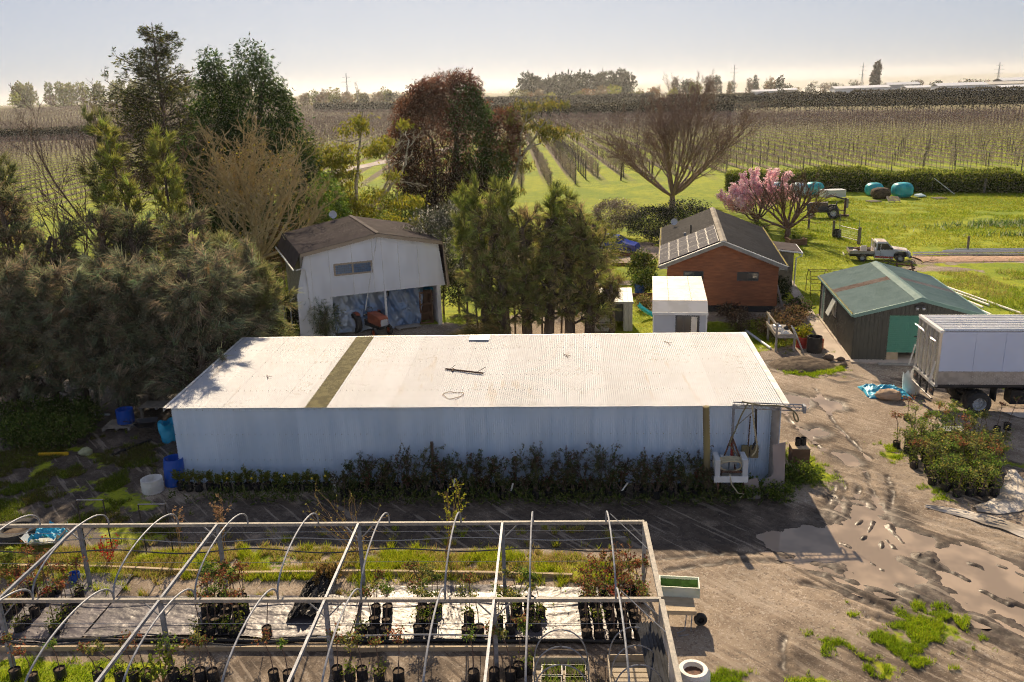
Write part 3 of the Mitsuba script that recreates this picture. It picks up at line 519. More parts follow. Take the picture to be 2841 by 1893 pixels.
# solar panels: 5 across the left slope in two rows
for r in range(4):
    for c in range(6):
        s0, s1 = .04 + c * .158, .04 + (c + 1) * .158 - .006; b0, b1 = .3 + r * 1.55, .3 + (r + 1) * 1.55 - .05
        a0, a1 = HW / 2 * (1 - s0) - .12, HW / 2 * (1 - s1) - .12; z0, z1 = ez(a0)[1] + .05, ez(a1)[1] + .05
        k = part(house, 'solar_panel', MB(HM).hexa([(a1, b0, z1), (a0, b0, z0), (a0, b1, z0), (a1, b1, z1), (a1, b0, z1 + .03), (a0, b0, z0 + .03), (a0, b1, z0 + .03), (a1, b1, z1 + .03)]), 'solar')
        fr = MB(HM)
        for q in ((a1, a1 + .02, b0, b1), (a0 - .02, a0, b0, b1), (a1, a0, b0, b0 + .02), (a1, a0, b1 - .02, b1)):
            zz = lambda a: ez(a)[1] + .079
            fr.hexa([(q[0], q[2], zz(q[0])), (q[1], q[2], zz(q[1])), (q[1], q[3], zz(q[1])), (q[0], q[3], zz(q[0])), (q[0], q[2], zz(q[0]) + .008), (q[1], q[2], zz(q[1]) + .008), (q[1], q[3], zz(q[1]) + .008), (q[0], q[3], zz(q[0]) + .008)])
        part(k, 'panel_frame', fr, 'joinery')
for a, b, h in ((2.0, 7.2, .6), (1.6, 7.0, .25)): part(house, 'roof_vent', MB(HM).cyl((a, b, ez(a)[1]), (a, b, ez(a)[1] + h), .05 if h > .3 else .09), 'dark_steel' if h > .3 else 'galv')
make_dish(thing('roof_antenna', 'small dish antenna on the far left corner of the brown house roof', 'antenna'), HM, .9, 12.6, ez(.9)[1], .6)
# lean-to behind the house on its right
lt = thing('lean_to_shed', 'small lean-to with a dark panel roof on the right side of the brown house', 'lean-to')
LM = HM @ frame(HW + .05, 6.2)
part(lt, 'roof', MB(LM).hexa([(0, 0, 2.75), (1.75, 0, 2.55), (1.75, 3.2, 2.55), (0, 3.2, 2.75), (0, 0, 2.83), (1.75, 0, 2.63), (1.75, 3.2, 2.63), (0, 3.2, 2.83)]), 'white_paint')
part(lt, 'solar_panel', MB(LM).hexa([(.1, .1, 2.835), (1.65, .1, 2.655), (1.65, 3.1, 2.655), (.1, 3.1, 2.835), (.1, .1, 2.86), (1.65, .1, 2.68), (1.65, 3.1, 2.68), (.1, 3.1, 2.86)]), 'barn_roof')
part(lt, 'wall', MB(LM).box(0, 1.2, .2, 3.0, 0, 2.6), 'old_wood')
for i in range(6): part(lt, 'wall_board', MB(LM).box(.02 + .195 * i, .2 + .195 * i, .165, .198, 0, 2.6), 'old_wood')
part(lt, 'downpipe', MB(LM).tube([(1.7, .05, 2.55), (1.7, .05, 2.4), (1.35, .1, 2.25), (1.3, .1, .1)], .045, 8), 'white_paint')
# ---------------------------------------------------------------- green shed
GM = frame(16.935, 40.518, 0, -.164); GW, GL, GE, GR = 6.19, 9.04, 2.41, 3.25
mat('green_roof', streak((.20, .29, .275), (.14, .22, .205), 3, 2), .75, 0, .15)
mat('green_trim', (.17, .29, .245), .5)
mat('green_door', (.10, .29, .215), .5)
mat('dark_cladding', streak((.085, .083, .068), (.06, .06, .05), 3, 1), .55)
mat('rusty_translucent', streak((.30, .25, .21), (.18, .125, .095), 6, 6, 1.3), .8, 0, .1)
mat('grey_translucent', streak((.26, .24, .22), (.17, .15, .14), 6, 6), .6)
gs = thing('green_shed', 'green roofed shed with dark ribbed walls and a green roller door', 'shed')
gz_ = lambda a: (a, GE + (GR - GE) * (1 - abs(a - GW / 2) / (GW / 2)))
slope_sheets(gs, GM, (gz_(GW / 2), gz_(0)), .02, GL, .76, 'green_roof', .17, .02, alt={6: ('skylight_sheet', 'rusty_translucent', 'rust stained pinkish translucent roof sheet'), 5: None})
slope_sheets(gs, GM, (gz_(GW / 2), gz_(GW)), .02, GL, .76, 'green_roof', .17, .02, alt={6: ('skylight_sheet', 'grey_translucent', 'brownish translucent roof sheet')})
part(gs, 'ridge_capping', MB(GM).hexa([(GW / 2 - .3, -.02, GR - .06), (GW / 2 + .3, -.02, GR - .06), (GW / 2 + .3, GL, GR - .06), (GW / 2 - .3, GL, GR - .06), (GW / 2 - .03, -.02, GR + .05), (GW / 2 + .03, -.02, GR + .05), (GW / 2 + .03, GL, GR + .05), (GW / 2 - .03, GL, GR + .05)]), 'green_roof')
for a0, a1 in ((0, GW / 2), (GW / 2, GW)):
    q0, q1 = gz_(a0), gz_(a1)
    for b0, b1 in ((-.03, .01), (GL - .01, GL + .03)): part(gs, 'barge_flashing', MB(GM).prism([(a0, q0[1] - .17), (a1, q1[1] - .17), (a1, q1[1] + .015), (a0, q0[1] + .015)], b0, b1), 'green_trim')
for a in (-.05, GW + .05): part(gs, 'gutter', MB(GM).box(a - .06, a + .06, 0, GL, GE - .12, GE - .01), 'green_trim')
part(gs, 'gutter_moss', MB(GM).tube([(-.05, b, GE + .005 + .012 * math.sin(5 * b)) for b in np.linspace(.1, GL, 40)], .03, 5), 'moss')
def rib_profile(x, p=.2):
    t = (x / p) % 1; return np.where(t < .16, 1., 0.)
def ribwall(parent, name, M, a0, a1, zf, z0, b, axis='y', p=.2, d=.025, k='dark_cladding', skip=None, sign=-1):
    xs = []; x = math.floor(a0 / p) * p
    while x < a1:
        for q in (0, .02, .06, .08): xs.append(x + q)
        x += p
    xs = np.clip(np.array([a0] + xs + [a1]), a0, a1); hgt = np.tile([0, 1, 1, 0], len(xs))[:len(xs) - 2]; hh = np.concatenate([[0], hgt, [0]]) * d
    P = np.stack([np.stack([xs, np.full(len(xs), b) + sign * hh, np.full(len(xs), z0)], -1), np.stack([xs, np.full(len(xs), b) + sign * hh, np.array([zf(v) for v in xs])], -1)], 1)
    if axis == 'x': P = P[..., [1, 0, 2]]
    part(parent, name, MB(M).grid(P), k)
top = lambda a: gz_(a)[1] - .05
ribwall(gs, 'front_wall', GM, .1, 1.72, top, .02, .12); ribwall(gs, 'front_wall', GM, 4.9, GW - .1, top, .02, .12); ribwall(gs, 'front_wall', GM, 1.72, 4.9, top, 2.35, .12)
ribwall(gs, 'side_wall', GM, .12, 7.45, lambda b: GE - .03, .02, .1, 'x'); ribwall(gs, 'side_wall', GM, 8.2, GL - .1, lambda b: GE - .03, .02, .1, 'x'); ribwall(gs, 'side_wall', GM, 7.45, 8.2, lambda b: GE - .03, 2.02, .1, 'x')
ribwall(gs, 'side_wall', GM, .12, GL - .1, lambda b: GE - .03, .02, GW - .1, 'x', sign=1); ribwall(gs, 'back_wall', GM, .1, GW - .1, top, .02, GL - .1, sign=1)
rd = part(gs, 'roller_door', MB(GM).box(1.72, 4.9, .2, .22, .42, 2.4), 'green_door')
zs = np.arange(.42, 2.38, .1)
for z in zs: part(rd, 'slat', MB(GM).prism([(.2, z + .004), (.165, z + .03), (.165, z + .075), (.2, z + .096)], 1.73, 4.89, 'x'), 'green_door')
part(rd, 'handle', MB(GM).box(2.95, 3.1, .12, .16, 1.26, 1.3), 'dark_steel')
part(gs, 'door_panel', MB(GM).box(1.75, 2.29, .16, .2, 0.03, .44), 'pale_wood', label='cream board closing the gap under the roller door')
part(gs, 'floor_slab', MB(GM).box(-.02, GW, -.35, GL, -.1, .06), 'concrete')
wk = part(gs, 'window_frame', MB(GM).hexa([(.02, 4.2, 1.12), (.06, 4.2, 1.12), (.06, 5.08, 1.12), (.02, 5.08, 1.12), (.02, 4.2, 2.08), (.06, 4.2, 2.08), (.06, 5.08, 2.08), (.02, 5.08, 2.08)]), 'aluminium')
mat('pane_pale', mott((.55, .57, .52), (.42, .45, .42), 2), .15, 0, .8)
k = part(gs, 'awning_window', MB(GM).hexa([(-.34, 4.25, 1.2), (-.31, 4.25, 1.18), (-.31, 5.03, 1.18), (-.34, 5.03, 1.2), (0.0, 4.25, 2.04), (.03, 4.25, 2.02), (.03, 5.03, 2.02), (0, 5.03, 2.04)]), 'pane_pale', label='open awning window on the long dark wall')
dk = part(gs, 'door', MB(GM).box(.1, .14, 7.47, 8.18, .03, 2.0), 'green_trim'); part(dk, 'handle', MB(GM).box(.02, .09, 7.56, 7.62, 1.0, 1.06), 'galv')
for b in (7.44, 8.18): part(dk, 'jamb', MB(GM).box(.05, .11, b - .03, b + .03, .02, 2.03), 'aluminium')
lk = part(gs, 'floodlight', MB(GM).box(2.85, 3.25, .0, .1, 2.8, 2.88), 'dark_steel')
for a in (2.9, 3.2): part(lk, 'lamp_head', MB(GM).lathe([(.001, 0), (.06, .02), (.09, .12), (.001, .13)], 12, (a, -.06, 2.66)), 'aluminium', True)
part(gs, 'ground_plank', MB(GM).box(1.2, 3.6, -.75, -.45, .02, .08), 'grey_wood')
# ---------------------------------------------------------------- white cabin and garden shed
CM = frame(7.325, 42.48, 0, -.162); CW, CL = 2.76, 6.2
mat('cabin_wall', (.50, .53, .58), .6)
cb = thing('white_cabin', 'small white cabin with a cream panel roof and dark framed glass doors', 'cabin')
cz = lambda b: 2.3 + .45 * min(1, b / .75) + max(0, b - .75) * .02
part(cb, 'wall', MB(CM).prism([(0.06, -.05), (CL - .05, -.05), (CL - .05, cz(CL) - .06), (.75, cz(.75) - .05), (.06, cz(.06) - .05)], .05, CW - .05, 'x'), 'cabin_wall')
part(cb, 'roof_front', MB(CM).hexa([(-.03, -.03, 2.27), (CW + .03, -.03, 2.27), (CW + .03, .75, 2.72), (-.03, .75, 2.72), (-.03, -.03, 2.32), (CW + .03, -.03, 2.32), (CW + .03, .75, 2.77), (-.03, .75, 2.77)]), 'cream_roof')
part(cb, 'fascia', MB(CM).box(-.04, CW + .04, -.06, -.032, 2.2, 2.325), 'white_paint')
ca, cbk = [-.03, .82, 1.98, CW + .03], [.77, 3.2, CL]
for i in range(3):
    for j in range(2):
        a0, a1, b0, b1 = ca[i] + .01, ca[i + 1] - .01, cbk[j] + .01, cbk[j + 1] - .01
        part(cb, 'roof_panel', MB(CM).hexa([(a0, b0, cz(b0) - .02), (a1, b0, cz(b0) - .02), (a1, b1, cz(b1) - .02), (a0, b1, cz(b1) - .02), (a0, b0, cz(b0) + .03), (a1, b0, cz(b0) + .03), (a1, b1, cz(b1) + .03), (a0, b1, cz(b1) + .03)]), 'cream_roof')
part(cb, 'roof_deck', MB(CM).hexa([(0, .77, cz(.77) - .06), (CW, .77, cz(.77) - .06), (CW, CL, cz(CL) - .06), (0, CL, cz(CL) - .06), (0, .77, cz(.77) - .021), (CW, .77, cz(.77) - .021), (CW, CL, cz(CL) - .021), (0, CL, cz(CL) - .021)]), 'moss')
window(cb, CM, 1.16, 2.37, .05, 2.2, .05, 'joinery', mull=(1.56,), fw=.07, name='glass_door')
part(cb, 'curtain', MB(CM).box(1.95, 2.25, .02, .035, .2, 2.1), 'cream_roof')
part(cb, 'corner_post', MB(CM).box(CW - .07, CW, .0, .06, 0, 2.25), 'white_paint')
part(cb, 'downpipe', MB(CM).cyl((CW + .12, .1, 0), (CW + .12, .1, .75), .045), 'pale_grey')
SM = frame(4.75, 47.35, 0, -.1)
mat('shed_metal', streak((.55, .55, .52), (.42, .42, .40), 4, 1), .5, .15)
sd = thing('garden_shed', 'small cream metal garden shed with an open doorway behind the row of trees', 'shed')
for i in range(8): part(sd, 'roof_sheet', MB(SM).hexa([(-.06 + .29 * i, -.08, 1.74 + .0), (.215 + .29 * i, -.08, 1.74), (.215 + .29 * i, 2.3, 2.02), (-.06 + .29 * i, 2.3, 2.02), (-.06 + .29 * i, -.08, 1.77), (.215 + .29 * i, -.08, 1.77), (.215 + .29 * i, 2.3, 2.05), (-.06 + .29 * i, 2.3, 2.05)]), 'white_paint')
part(sd, 'fascia', MB(SM).box(-.08, 2.28, -.11, -.082, 1.66, 1.78), 'shed_metal')
ribwall(sd, 'side_wall', SM, 0, 2.2, lambda b: 1.75 + .11 * b, 0, 2.2, 'x', .25, .02, 'shed_metal', sign=1); ribwall(sd, 'side_wall', SM, 0, 2.2, lambda b: 1.75 + .11 * b, 0, 0, 'x', .25, .02, 'shed_metal')
ribwall(sd, 'front_wall', SM, 0, .95, lambda a: 1.74, 0, 0, 'y', .25, .02, 'shed_metal'); ribwall(sd, 'front_wall', SM, 1.7, 2.2, lambda a: 1.74, 0, 0, 'y', .25, .02, 'shed_metal'); ribwall(sd, 'back_wall', SM, 0, 2.2, lambda a: 1.98, 0, 2.2, 'y', .25, .02, 'shed_metal')
# ---------------------------------------------------------------- shade house frame
GH = frame(3.506, 21.122, 0, -.052)      # local: x to the right along the back rail (negative = left), y away from the eye
BAY, DEP, RH = 4.05, 3.72, 2.0
mat('galv_mossy', mott((.40, .37, .32), (.29, .28, .25), 14), .7, .1)
gh = thing('shade_house_frame', 'galvanised pipe and beam frame of an uncovered shade house over the potted roses', 'frame')
cols = [0, -3.94, -8.0, -12.05, -16.1, -20.15]
for r, y in enumerate((0, -DEP, -2 * DEP)):
    for x0, x1 in zip(cols[1:], cols[:-1]): part(gh, 'rail', MB(GH).box(x0 + .003, x1 - .003, y - .042, y + .042, RH - .045, RH + .045), 'galv_mossy')
    for x in cols: part(gh, 'post', MB(GH).box(x - .05, x + .05, y - .045, y + .045, -.1, RH - .052), 'galv')
    for x in cols:
        for s in (-1, 1):
            if (x == 0 and s > 0): continue
            part(gh, 'brace', MB(GH).beam((x + s * .05, y, RH - .45), (x + s * .42, y, RH - .05), .03, .03), 'galv')
for i, x in enumerate(cols):
    for y0, y1 in ((-DEP + .052, -.052), (-2 * DEP + .052, -DEP - .052)):
        part(gh, 'cross_rail', MB(GH).box(x - (.06 if i == 0 else .03), x + (.06 if i == 0 else .03), y0, y1, RH - .04, RH + .045), 'galv_mossy' if i == 0 else 'galv')
for k in range(10):
    x = -1.06 - k * 2.02
    for y0 in (0, -DEP):
        t = np.linspace(0, np.pi, 22)
        pts = [(x, y0 - DEP / 2 + math.cos(q) * DEP / 2, RH + .04 + .74 * math.sin(q) ** .8) for q in t]
        part(gh, 'hoop', MB(GH).tube(pts, .024, 8), 'galv')
mat('wire', (.5, .5, .48), .5, .4)
mat('hose_black', (.05, .055, .06), .5)
mat('hose_grey', (.36, .36, .35), .5)
def wavy(x0, x1, y, z, amp, per, n=80, ph=0., dz=0.):
    return [(x, y + .5 * amp * math.sin(2 * math.pi * x / per * .7 + ph + 1), z + amp * math.sin(2 * math.pi * x / per + ph) + dz * (x - x0) / (x1 - x0)) for x in np.linspace(x0, x1, n)]
for y, z in ((0, 1.72), (0, .75), (-DEP, 1.3)): part(gh, 'wire', MB(GH).tube([(-20, y + .06, z), (0, y + .06, z)], .007, 4), 'wire')
part(gh, 'stay_wire', MB(GH).tube([(-.96, -.25, 2.4), (.02, -1.6, RH)], .012, 5), 'wire'); part(gh, 'stay_wire', MB(GH).tube([(-.96, -DEP - .25, 2.4), (.02, -DEP - 1.4, RH)], .012, 5), 'wire')
solo('irrigation_hose', MB(GH).tube(wavy(-20, -.6, .35, .95, .06, 4.1), .022, 6), 'hose_black', 'dark wavy irrigation hose hung along the back posts of the shade house frame', 'hose')
solo('cable', MB(GH).tube(wavy(-20, -.5, .1, 1.45, .06, 5.3, ph=1.), .014, 5), 'hose_grey', 'pale thin cable sagging below the back rail of the shade house frame', 'cable')
solo('irrigation_hose', MB(GH).tube(wavy(-16.4, -8.2, -DEP - .3, 1.1, .12, 4.4, ph=.6), .022, 6), 'hose_black', 'dark drooping irrigation hose in front of the weed mat on the left', 'hose')
solo('irrigation_hose', MB(GH).tube(wavy(-8.2, -4.0, -DEP - .3, 1.22, .05, 6.4, ph=.6), .022, 6), 'hose_grey', 'grey hose along the second row of posts ending near the middle', 'hose')
# sleepers
for (x0, y0, x1, y1, txt) in ((-20, 1.02, -16.1, .92, 'far left'), (-16.08, .92, -12.0, .55, 'left'), (-11.98, .55, -8.05, .62, 'middle left'), (-8.03, .62, -4.05, .5, 'middle right'), (-4.0, .5, -2.0, .38, 'right end')):
    solo('timber_edging', MB(GH).beam((x0, y0, .06), (x1, y1, .06), .09, .16), 'pale_wood', f'{txt} length of pale timber edging along the back of the potted rose bed', 'edging', 'timber edging of the rose bed')
for x0, x1, txt in ((-17.2, -12.2, 'left'), (-12.18, -7.6, 'middle left'), (-7.58, -3.0, 'middle right')):
    solo('timber_edging', MB(GH).beam((x0, -2.95, .05), (x1, -2.9, .05), .08, .16), 'pale_wood', f'{txt} length of pale timber edging along the front of the silvery weed mat', 'edging', 'timber edging of the rose bed')
# weed mats: black woven plastic that shines
def mat_weave(p, n, uv): return mix((.075, .07, .08), (.12, .11, .125), smoothstep(.3, .7, fbm(p.x * 3, p.y * 3, 0, 3)))
bumped('weed_mat_cloth', mat_weave, lambda p, n, uv: fbm(p.x * 5 + p.y * 2, p.y * 7, 0, 4), .03, .46, .5, eps=.02)
def cloth(m, x0, x1, y0, y1, seed, amp=.05, n=None, edge=.25, rag=.12, z=.03):
    nx, ny = int((x1 - x0) / .07), int((y1 - y0) / .07); u, v = np.meshgrid(np.linspace(0, 1, nx), np.linspace(0, 1, ny))
    x = x0 + (x1 - x0) * u; y = y0 + (y1 - y0) * v
    y = y + rag * (meshkit.fbm(np.stack([x * .8, y * 0, x * 0 + seed], -1), 3, seed) - .5) * np.abs(2 * v - 1)
    h = np.abs(meshkit.fbm(np.stack([x * 1.1 + y * .5, y * 2.2 - x * .3, x * 0], -1), 4, seed) - .5) * 2
    h2 = meshkit.fbm(np.stack([x * .45, y * 4.5, x * 0], -1), 3, seed + 4)
    ed = np.exp(-((np.minimum(v, 1 - v) * (y1 - y0)) / .16) ** 2)
    return m.grid(np.stack([x, y, z + amp * (h * .7 + np.clip(h2 - .5, 0, 1) * 1.2) + ed * .10 * meshkit.fbm(np.stack([x * .9, v * 3, x * 0], -1), 3, seed + 9)], -1))
solo('weed_mat', cloth(MB(GH), -17.6, -15.05, -2.75, .55, 1), 'weed_mat_cloth', 'crinkled silvery black weed mat under pots at the far left of the shade house', 'weed mat', smooth=True)
solo('weed_mat', cloth(MB(GH), -15.0, -7.9, -2.45, -.62, 2), 'weed_mat_cloth', 'long crinkled silvery weed mat between the left pots and the pot cluster', 'weed mat', smooth=True)
solo('weed_mat', cloth(MB(GH), -7.85, -.35, -2.55, -.15, 3), 'weed_mat_cloth', 'crinkled silvery weed mat under the rows of pots on the right', 'weed mat', smooth=True)
solo('weed_mat', cloth(MB(GH), -17.5, -.6, -5.9, -4.35, 4), 'weed_mat_cloth', 'shiny weed mat along the bottom edge under the nearest row of pots', 'weed mat', smooth=True)
solo('rolled_mat_edge', MB(GH).tube(wavy(-17, -.6, -2.62, .07, .02, 3.1, 60), .06, 8), 'black_plastic', 'rolled black edge of the weed mat along the front', 'weed mat roll', smooth=True)
bundle = MB(GH); rng = np.random.default_rng(3)
u, v = np.meshgrid(np.linspace(0, 1, 26), np.linspace(0, 1, 26)); r = meshkit.fbm(np.stack([u * 6, v * 6, u * 0], -1), 4, 5); r2 = meshkit.fbm(np.stack([u * 6, v * 6, u * 0 + 4], -1), 4, 6)
solo('crumpled_plastic', bundle.grid(np.stack([-9.75 + .75 * u + .3 * (r - .5), -1.75 + 1.9 * v + .35 * (r2 - .5), .06 + .75 * np.clip(r - .25, 0, 1) * np.sin(np.pi * u) ** .5], -1)), 'black_plastic', 'crumpled sheet of black plastic beside the dense cluster of pots', 'plastic sheet')
# ---------------------------------------------------------------- potted roses
RG = np.random.default_rng(42)
def pot_mesh(x, y, r=.125, h=.30, lean=0., bag=True):
    m = MB(frame(x, y, 0)); a = np.arange(14) * 2 * np.pi / 14; prof = [(.9, 0), (1.05, .12), (1.0, .55), (1.04, 1.0), (.98, 1.03), (.93, .9)]
    ph = RG.uniform(0, 6); V = np.array([[(p * r * (1 + .05 * math.sin(3 * t + ph) + .03 * math.sin(7 * t + 2 * ph))) * math.cos(t) + lean * z * h, p * r * (1 + .05 * math.sin(3 * t + ph) + .03 * math.sin(7 * t + 2 * ph)) * math.sin(t), z * h] for p, z in prof for t in a])
    i = np.arange(14); j = (i + 1) % 14; return m.raw(V, np.vstack([np.stack([i + k * 14, j + k * 14, j + (k + 1) * 14, i + (k + 1) * 14], 1) for k in range(5)]))
ROSE = [((.26, .07, .05), (.14, .16, .05)), ((.19, .22, .06), (.28, .11, .06)), ((.17, .22, .07), (.40, .36, .09)), ((.34, .13, .07), (.22, .20, .07)), ((.14, .24, .05), (.27, .32, .06))]
NAMES = ['red leaved', 'two tone leaved', 'green leaved', 'coppery red leaved', 'fresh green leaved']
def rose(x, y, label, group, h=1.0, head=.2, pal=0, nleaf=110, pot_r=.125, pot_h=.3, low=0., stem_l=0.12, name='potted_rose', cat='potted rose', vx=None):
    k = thing(name, label, cat, group)
    part(k, 'pot', pot_mesh(x, y, pot_r, pot_h, RG.uniform(-.05, .05)), 'black_plastic', 50)
    part(k, 'soil', MB(frame(x, y, 0)).lathe([(pot_r * .93, pot_h * .9), (.001, pot_h * .93)], 10), 'soil')
    lx, ly = RG.normal(0, stem_l, 2); m = MB(); top = np.array([x + lx, y + ly, pot_h + h])
    m.tube([(x, y, pot_h * .85), (x + lx * .4 + .02, y + ly * .4, pot_h + h * .5), top], [.014, .012, .01], 5)
    tips = []
    for q in range(7):
        d = nrm(np.array([*RG.normal(0, 1, 2), RG.uniform(.1, 1.1)])); e = top + d * head * RG.uniform(.7, 1.5); m.tube([top - [0, 0, .04 * q % .2], (top + e) / 2 + RG.normal(0, .02, 3), e], [.007, .006, .004], 3, False); tips.append((top, e))
    if low: m.tube([(x + .04, y, pot_h * .85), (x + .05 + RG.normal(0, .05), y + RG.normal(0, .05), pot_h + low)], [.008, .006], 4)
    part(k, 'stem', m, 'twig')
    n = nleaf; q = RG.integers(0, 7, n); t = RG.uniform(.25, 1.1, (n, 1)); a = np.array([p[0] for p in tips])[q]; b = np.array([p[1] for p in tips])[q]
    P = a + (b - a) * t + RG.normal(0, head * .22, (n, 3)); D = RG.normal(size=(n, 3)) + [0, 0, -.1]
    lm, lc = leaves(P, D, RG.uniform(.05, .085, n), RG.uniform(.035, .06, n), RG, col=tint(RG, n, ROSE[pal][0], .4, ROSE[pal][1], .4))
    ms, cs = [lm], [lc]
    if low:
        n2 = int(nleaf * .7); P = np.array([x, y, pot_h]) + RG.normal(0, 1, (n2, 3)) * [pot_r * .9, pot_r * .9, low * .4] + [0, 0, low * .45]
        l2, c2 = leaves(P, RG.normal(size=(n2, 3)) + [0, 0, .5], RG.uniform(.05, .09, n2), RG.uniform(.03, .05, n2), RG, col=tint(RG, n2, (.13, .20, .03), .4, (.22, .24, .03), .4)); ms.append(l2); cs.append(c2)
    part(k, 'foliage', joinm(ms), 'leaf', color=np.vstack(cs)); return k
POTS = {'cluster': ('in the dense cluster of pots left of the isolated pot', [(-8.46, 19.39), (-8.17, 19.35), (-7.87, 19.43), (-7.55, 19.34), (-8.41, 19.83), (-8.18, 19.77), (-7.97, 19.93), (-7.47, 19.63), (-8.64, 20.38), (-8.42, 20.42), (-8.06, 20.48), (-7.75, 20.25), (-7.54, 20.29), (-8.03, 20.16), (-8.71, 20.84), (-8.31, 20.87), (-7.72, 20.78), (-8.04, 20.8)]),
        'lone': ('standing alone on the weed mat', [(-6.66, 19.27)]),
        'mid': ('in the paired rows in the middle of the weed mat', [(-4.15, 19.17), (-3.87, 19.08), (-3.55, 19.09), (-3.87, 19.54), (-3.55, 19.53), (-3.92, 20.13), (-3.61, 20.09), (-2.68, 19.1), (-2.4, 19.08), (-2.66, 19.56), (-2.36, 19.49), (-2.66, 19.98), (-2.4, 19.94), (-2.68, 20.38), (-2.26, 20.12), (-1.42, 19.01), (-1.09, 19.01), (-1.37, 19.54), (-0.67, 18.99), (-0.6, 19.33), (-0.28, 19.02), (-0.22, 19.35), (-0.14, 19.8), (0.15, 19.29), (0.39, 19.18), (0.23, 19.78), (0.53, 19.76), (-0.08, 20.21), (0.24, 20.19)]),
        'right': ('in the packed rows at the right end of the weed mat', [(1.68, 18.78), (2.0, 18.72), (2.37, 18.72), (2.69, 18.7), (3.01, 18.71), (1.69, 19.21), (2.02, 19.19), (2.37, 19.17), (2.69, 19.15), (3.02, 19.19), (1.7, 19.65), (2.02, 19.63), (2.36, 19.62), (2.69, 19.6), (3.01, 19.58), (1.7, 20.09), (2.02, 20.04), (2.36, 20.08), (2.68, 20.06), (2.98, 20.04), (2.33, 20.67), (2.62, 20.71), (3.0, 20.74), (3.25, 20.73), (3.35, 20.34), (1.95, 20.58)]),
        'left': ('in the diagonal rows at the left end of the weed mat', [(-13.48, 19.84), (-13.43, 20.12), (-13.43, 20.53), (-13.47, 20.9), (-14.13, 20.44), (-14.12, 20.7), (-14.11, 21.02), (-14.16, 21.47), (-14.08, 21.69), (-12.44, 19.69), (-12.49, 20.14), (-12.54, 20.56), (-12.53, 20.93), (-13.46, 21.37), (-13.37, 21.65), (-14.2, 20.28), (-12.59, 21.38), (-14.44, 20.82), (-13.5, 21.21)]),
        'front': ('in the nearest row at the bottom edge', [(-12.51, 17.88), (-11.97, 17.71), (-11.37, 17.85), (-10.36, 17.68), (-9.82, 17.67), (-9.49, 17.68), (-9.18, 17.64), (-8.46, 17.59), (-8.18, 17.6), (-7.81, 17.58), (-7.5, 17.56), (-6.0, 17.47), (-5.66, 17.46), (-4.47, 17.5), (-4.16, 17.41), (-3.46, 17.39), (-2.99, 17.39), (-1.17, 17.29), (-0.69, 17.28), (-0.28, 17.22), (-3.87, 17.47), (-0.09, 17.42), (0.14, 17.53)])}
WHERE = {'cluster': 'the dense cluster of pots', 'mid': 'the middle rows on the weed mat', 'right': 'the packed rows at the right end', 'left': 'the diagonal rows at the far left', 'front': 'the nearest row at the bottom edge'}
def nth(n):
    q = n + 1
    return ('leftmost', 'second from left', 'third from left')[n] if n < 3 else f'{q}{("st", "nd", "rd")[q % 10 - 1] if q % 10 in (1, 2, 3) and q not in (11, 12, 13) else "th"} from left'
for key, (where, pts) in POTS.items():
    order = {i: r for r, i in enumerate(sorted(range(len(pts)), key=lambda i: pts[i]))}
    for i, (x, y) in enumerate(pts):
        pal = {'left': [3, 0, 3, 1], 'cluster': [1, 3, 4], 'mid': [2, 1, 4, 2], 'right': [3, 1, 0, 3, 1], 'front': [1, 3, 4, 1, 2], 'lone': [2]}[key]; pal = pal[i % len(pal)]
        hh = RG.uniform(.75, 1.0)
        if key == 'lone': rose(x, y, 'lone potted rose on a thin bare stem standing by itself on the weed mat', None, .85, .12, 2, 25, .125, .3)
        else: rose(x, y, f'{NAMES[pal]} potted rose, {nth(order[i])} in {WHERE[key]}', f'potted roses in {WHERE[key]}', hh, RG.uniform(.14, .24), pal, int(RG.integers(60, 150)), .12 + RG.uniform(0, .02), RG.uniform(.26, .34), low=RG.choice([0, .0, .2]))
# ---------------------------------------------------------------- vehicles
def wheel(parent, M, x, y, r, w, rim='pale_grey', name='wheel', hub=.55):
    """axle along local y, outer face towards -y"""
    R = M @ frame(x, y, r) @ np.array([[1, 0, 0, 0], [0, 0, 1, 0], [0, -1, 0, 0], [0, 0, 0, 1.0]])
    m = MB(R).lathe([(r * hub, -w / 2), (r * .9, -w / 2), (r * .985, -w * .36), (r, -w * .2), (r, w * .2), (r * .985, w * .36), (r * .9, w / 2), (r * hub, w / 2)], 28)
    k = part(parent, name, m, 'rubber', 40)
    h = MB(R).lathe([(r * hub, -w / 2 + .0), (r * hub, w * .36), (r * hub * .92, w * .4), (r * hub * .8, w * .1), (r * hub * .45, w * .12), (r * hub * .35, w * .34), (.001, w * .36)], 24); part(k, 'rim', h, rim, 40)
    n = 6; bolts = MB(R)
    for q in range(n): a = q * 2 * math.pi / n; bolts.cyl((r * hub * .6 * math.cos(a), r * hub * .6 * math.sin(a), w * .1), (r * hub * .6 * math.cos(a), r * hub * .6 * math.sin(a), w * .17), r * .045, n=6)
    part(k, 'nuts', bolts, 'dark_steel', kind='stuff'); return k
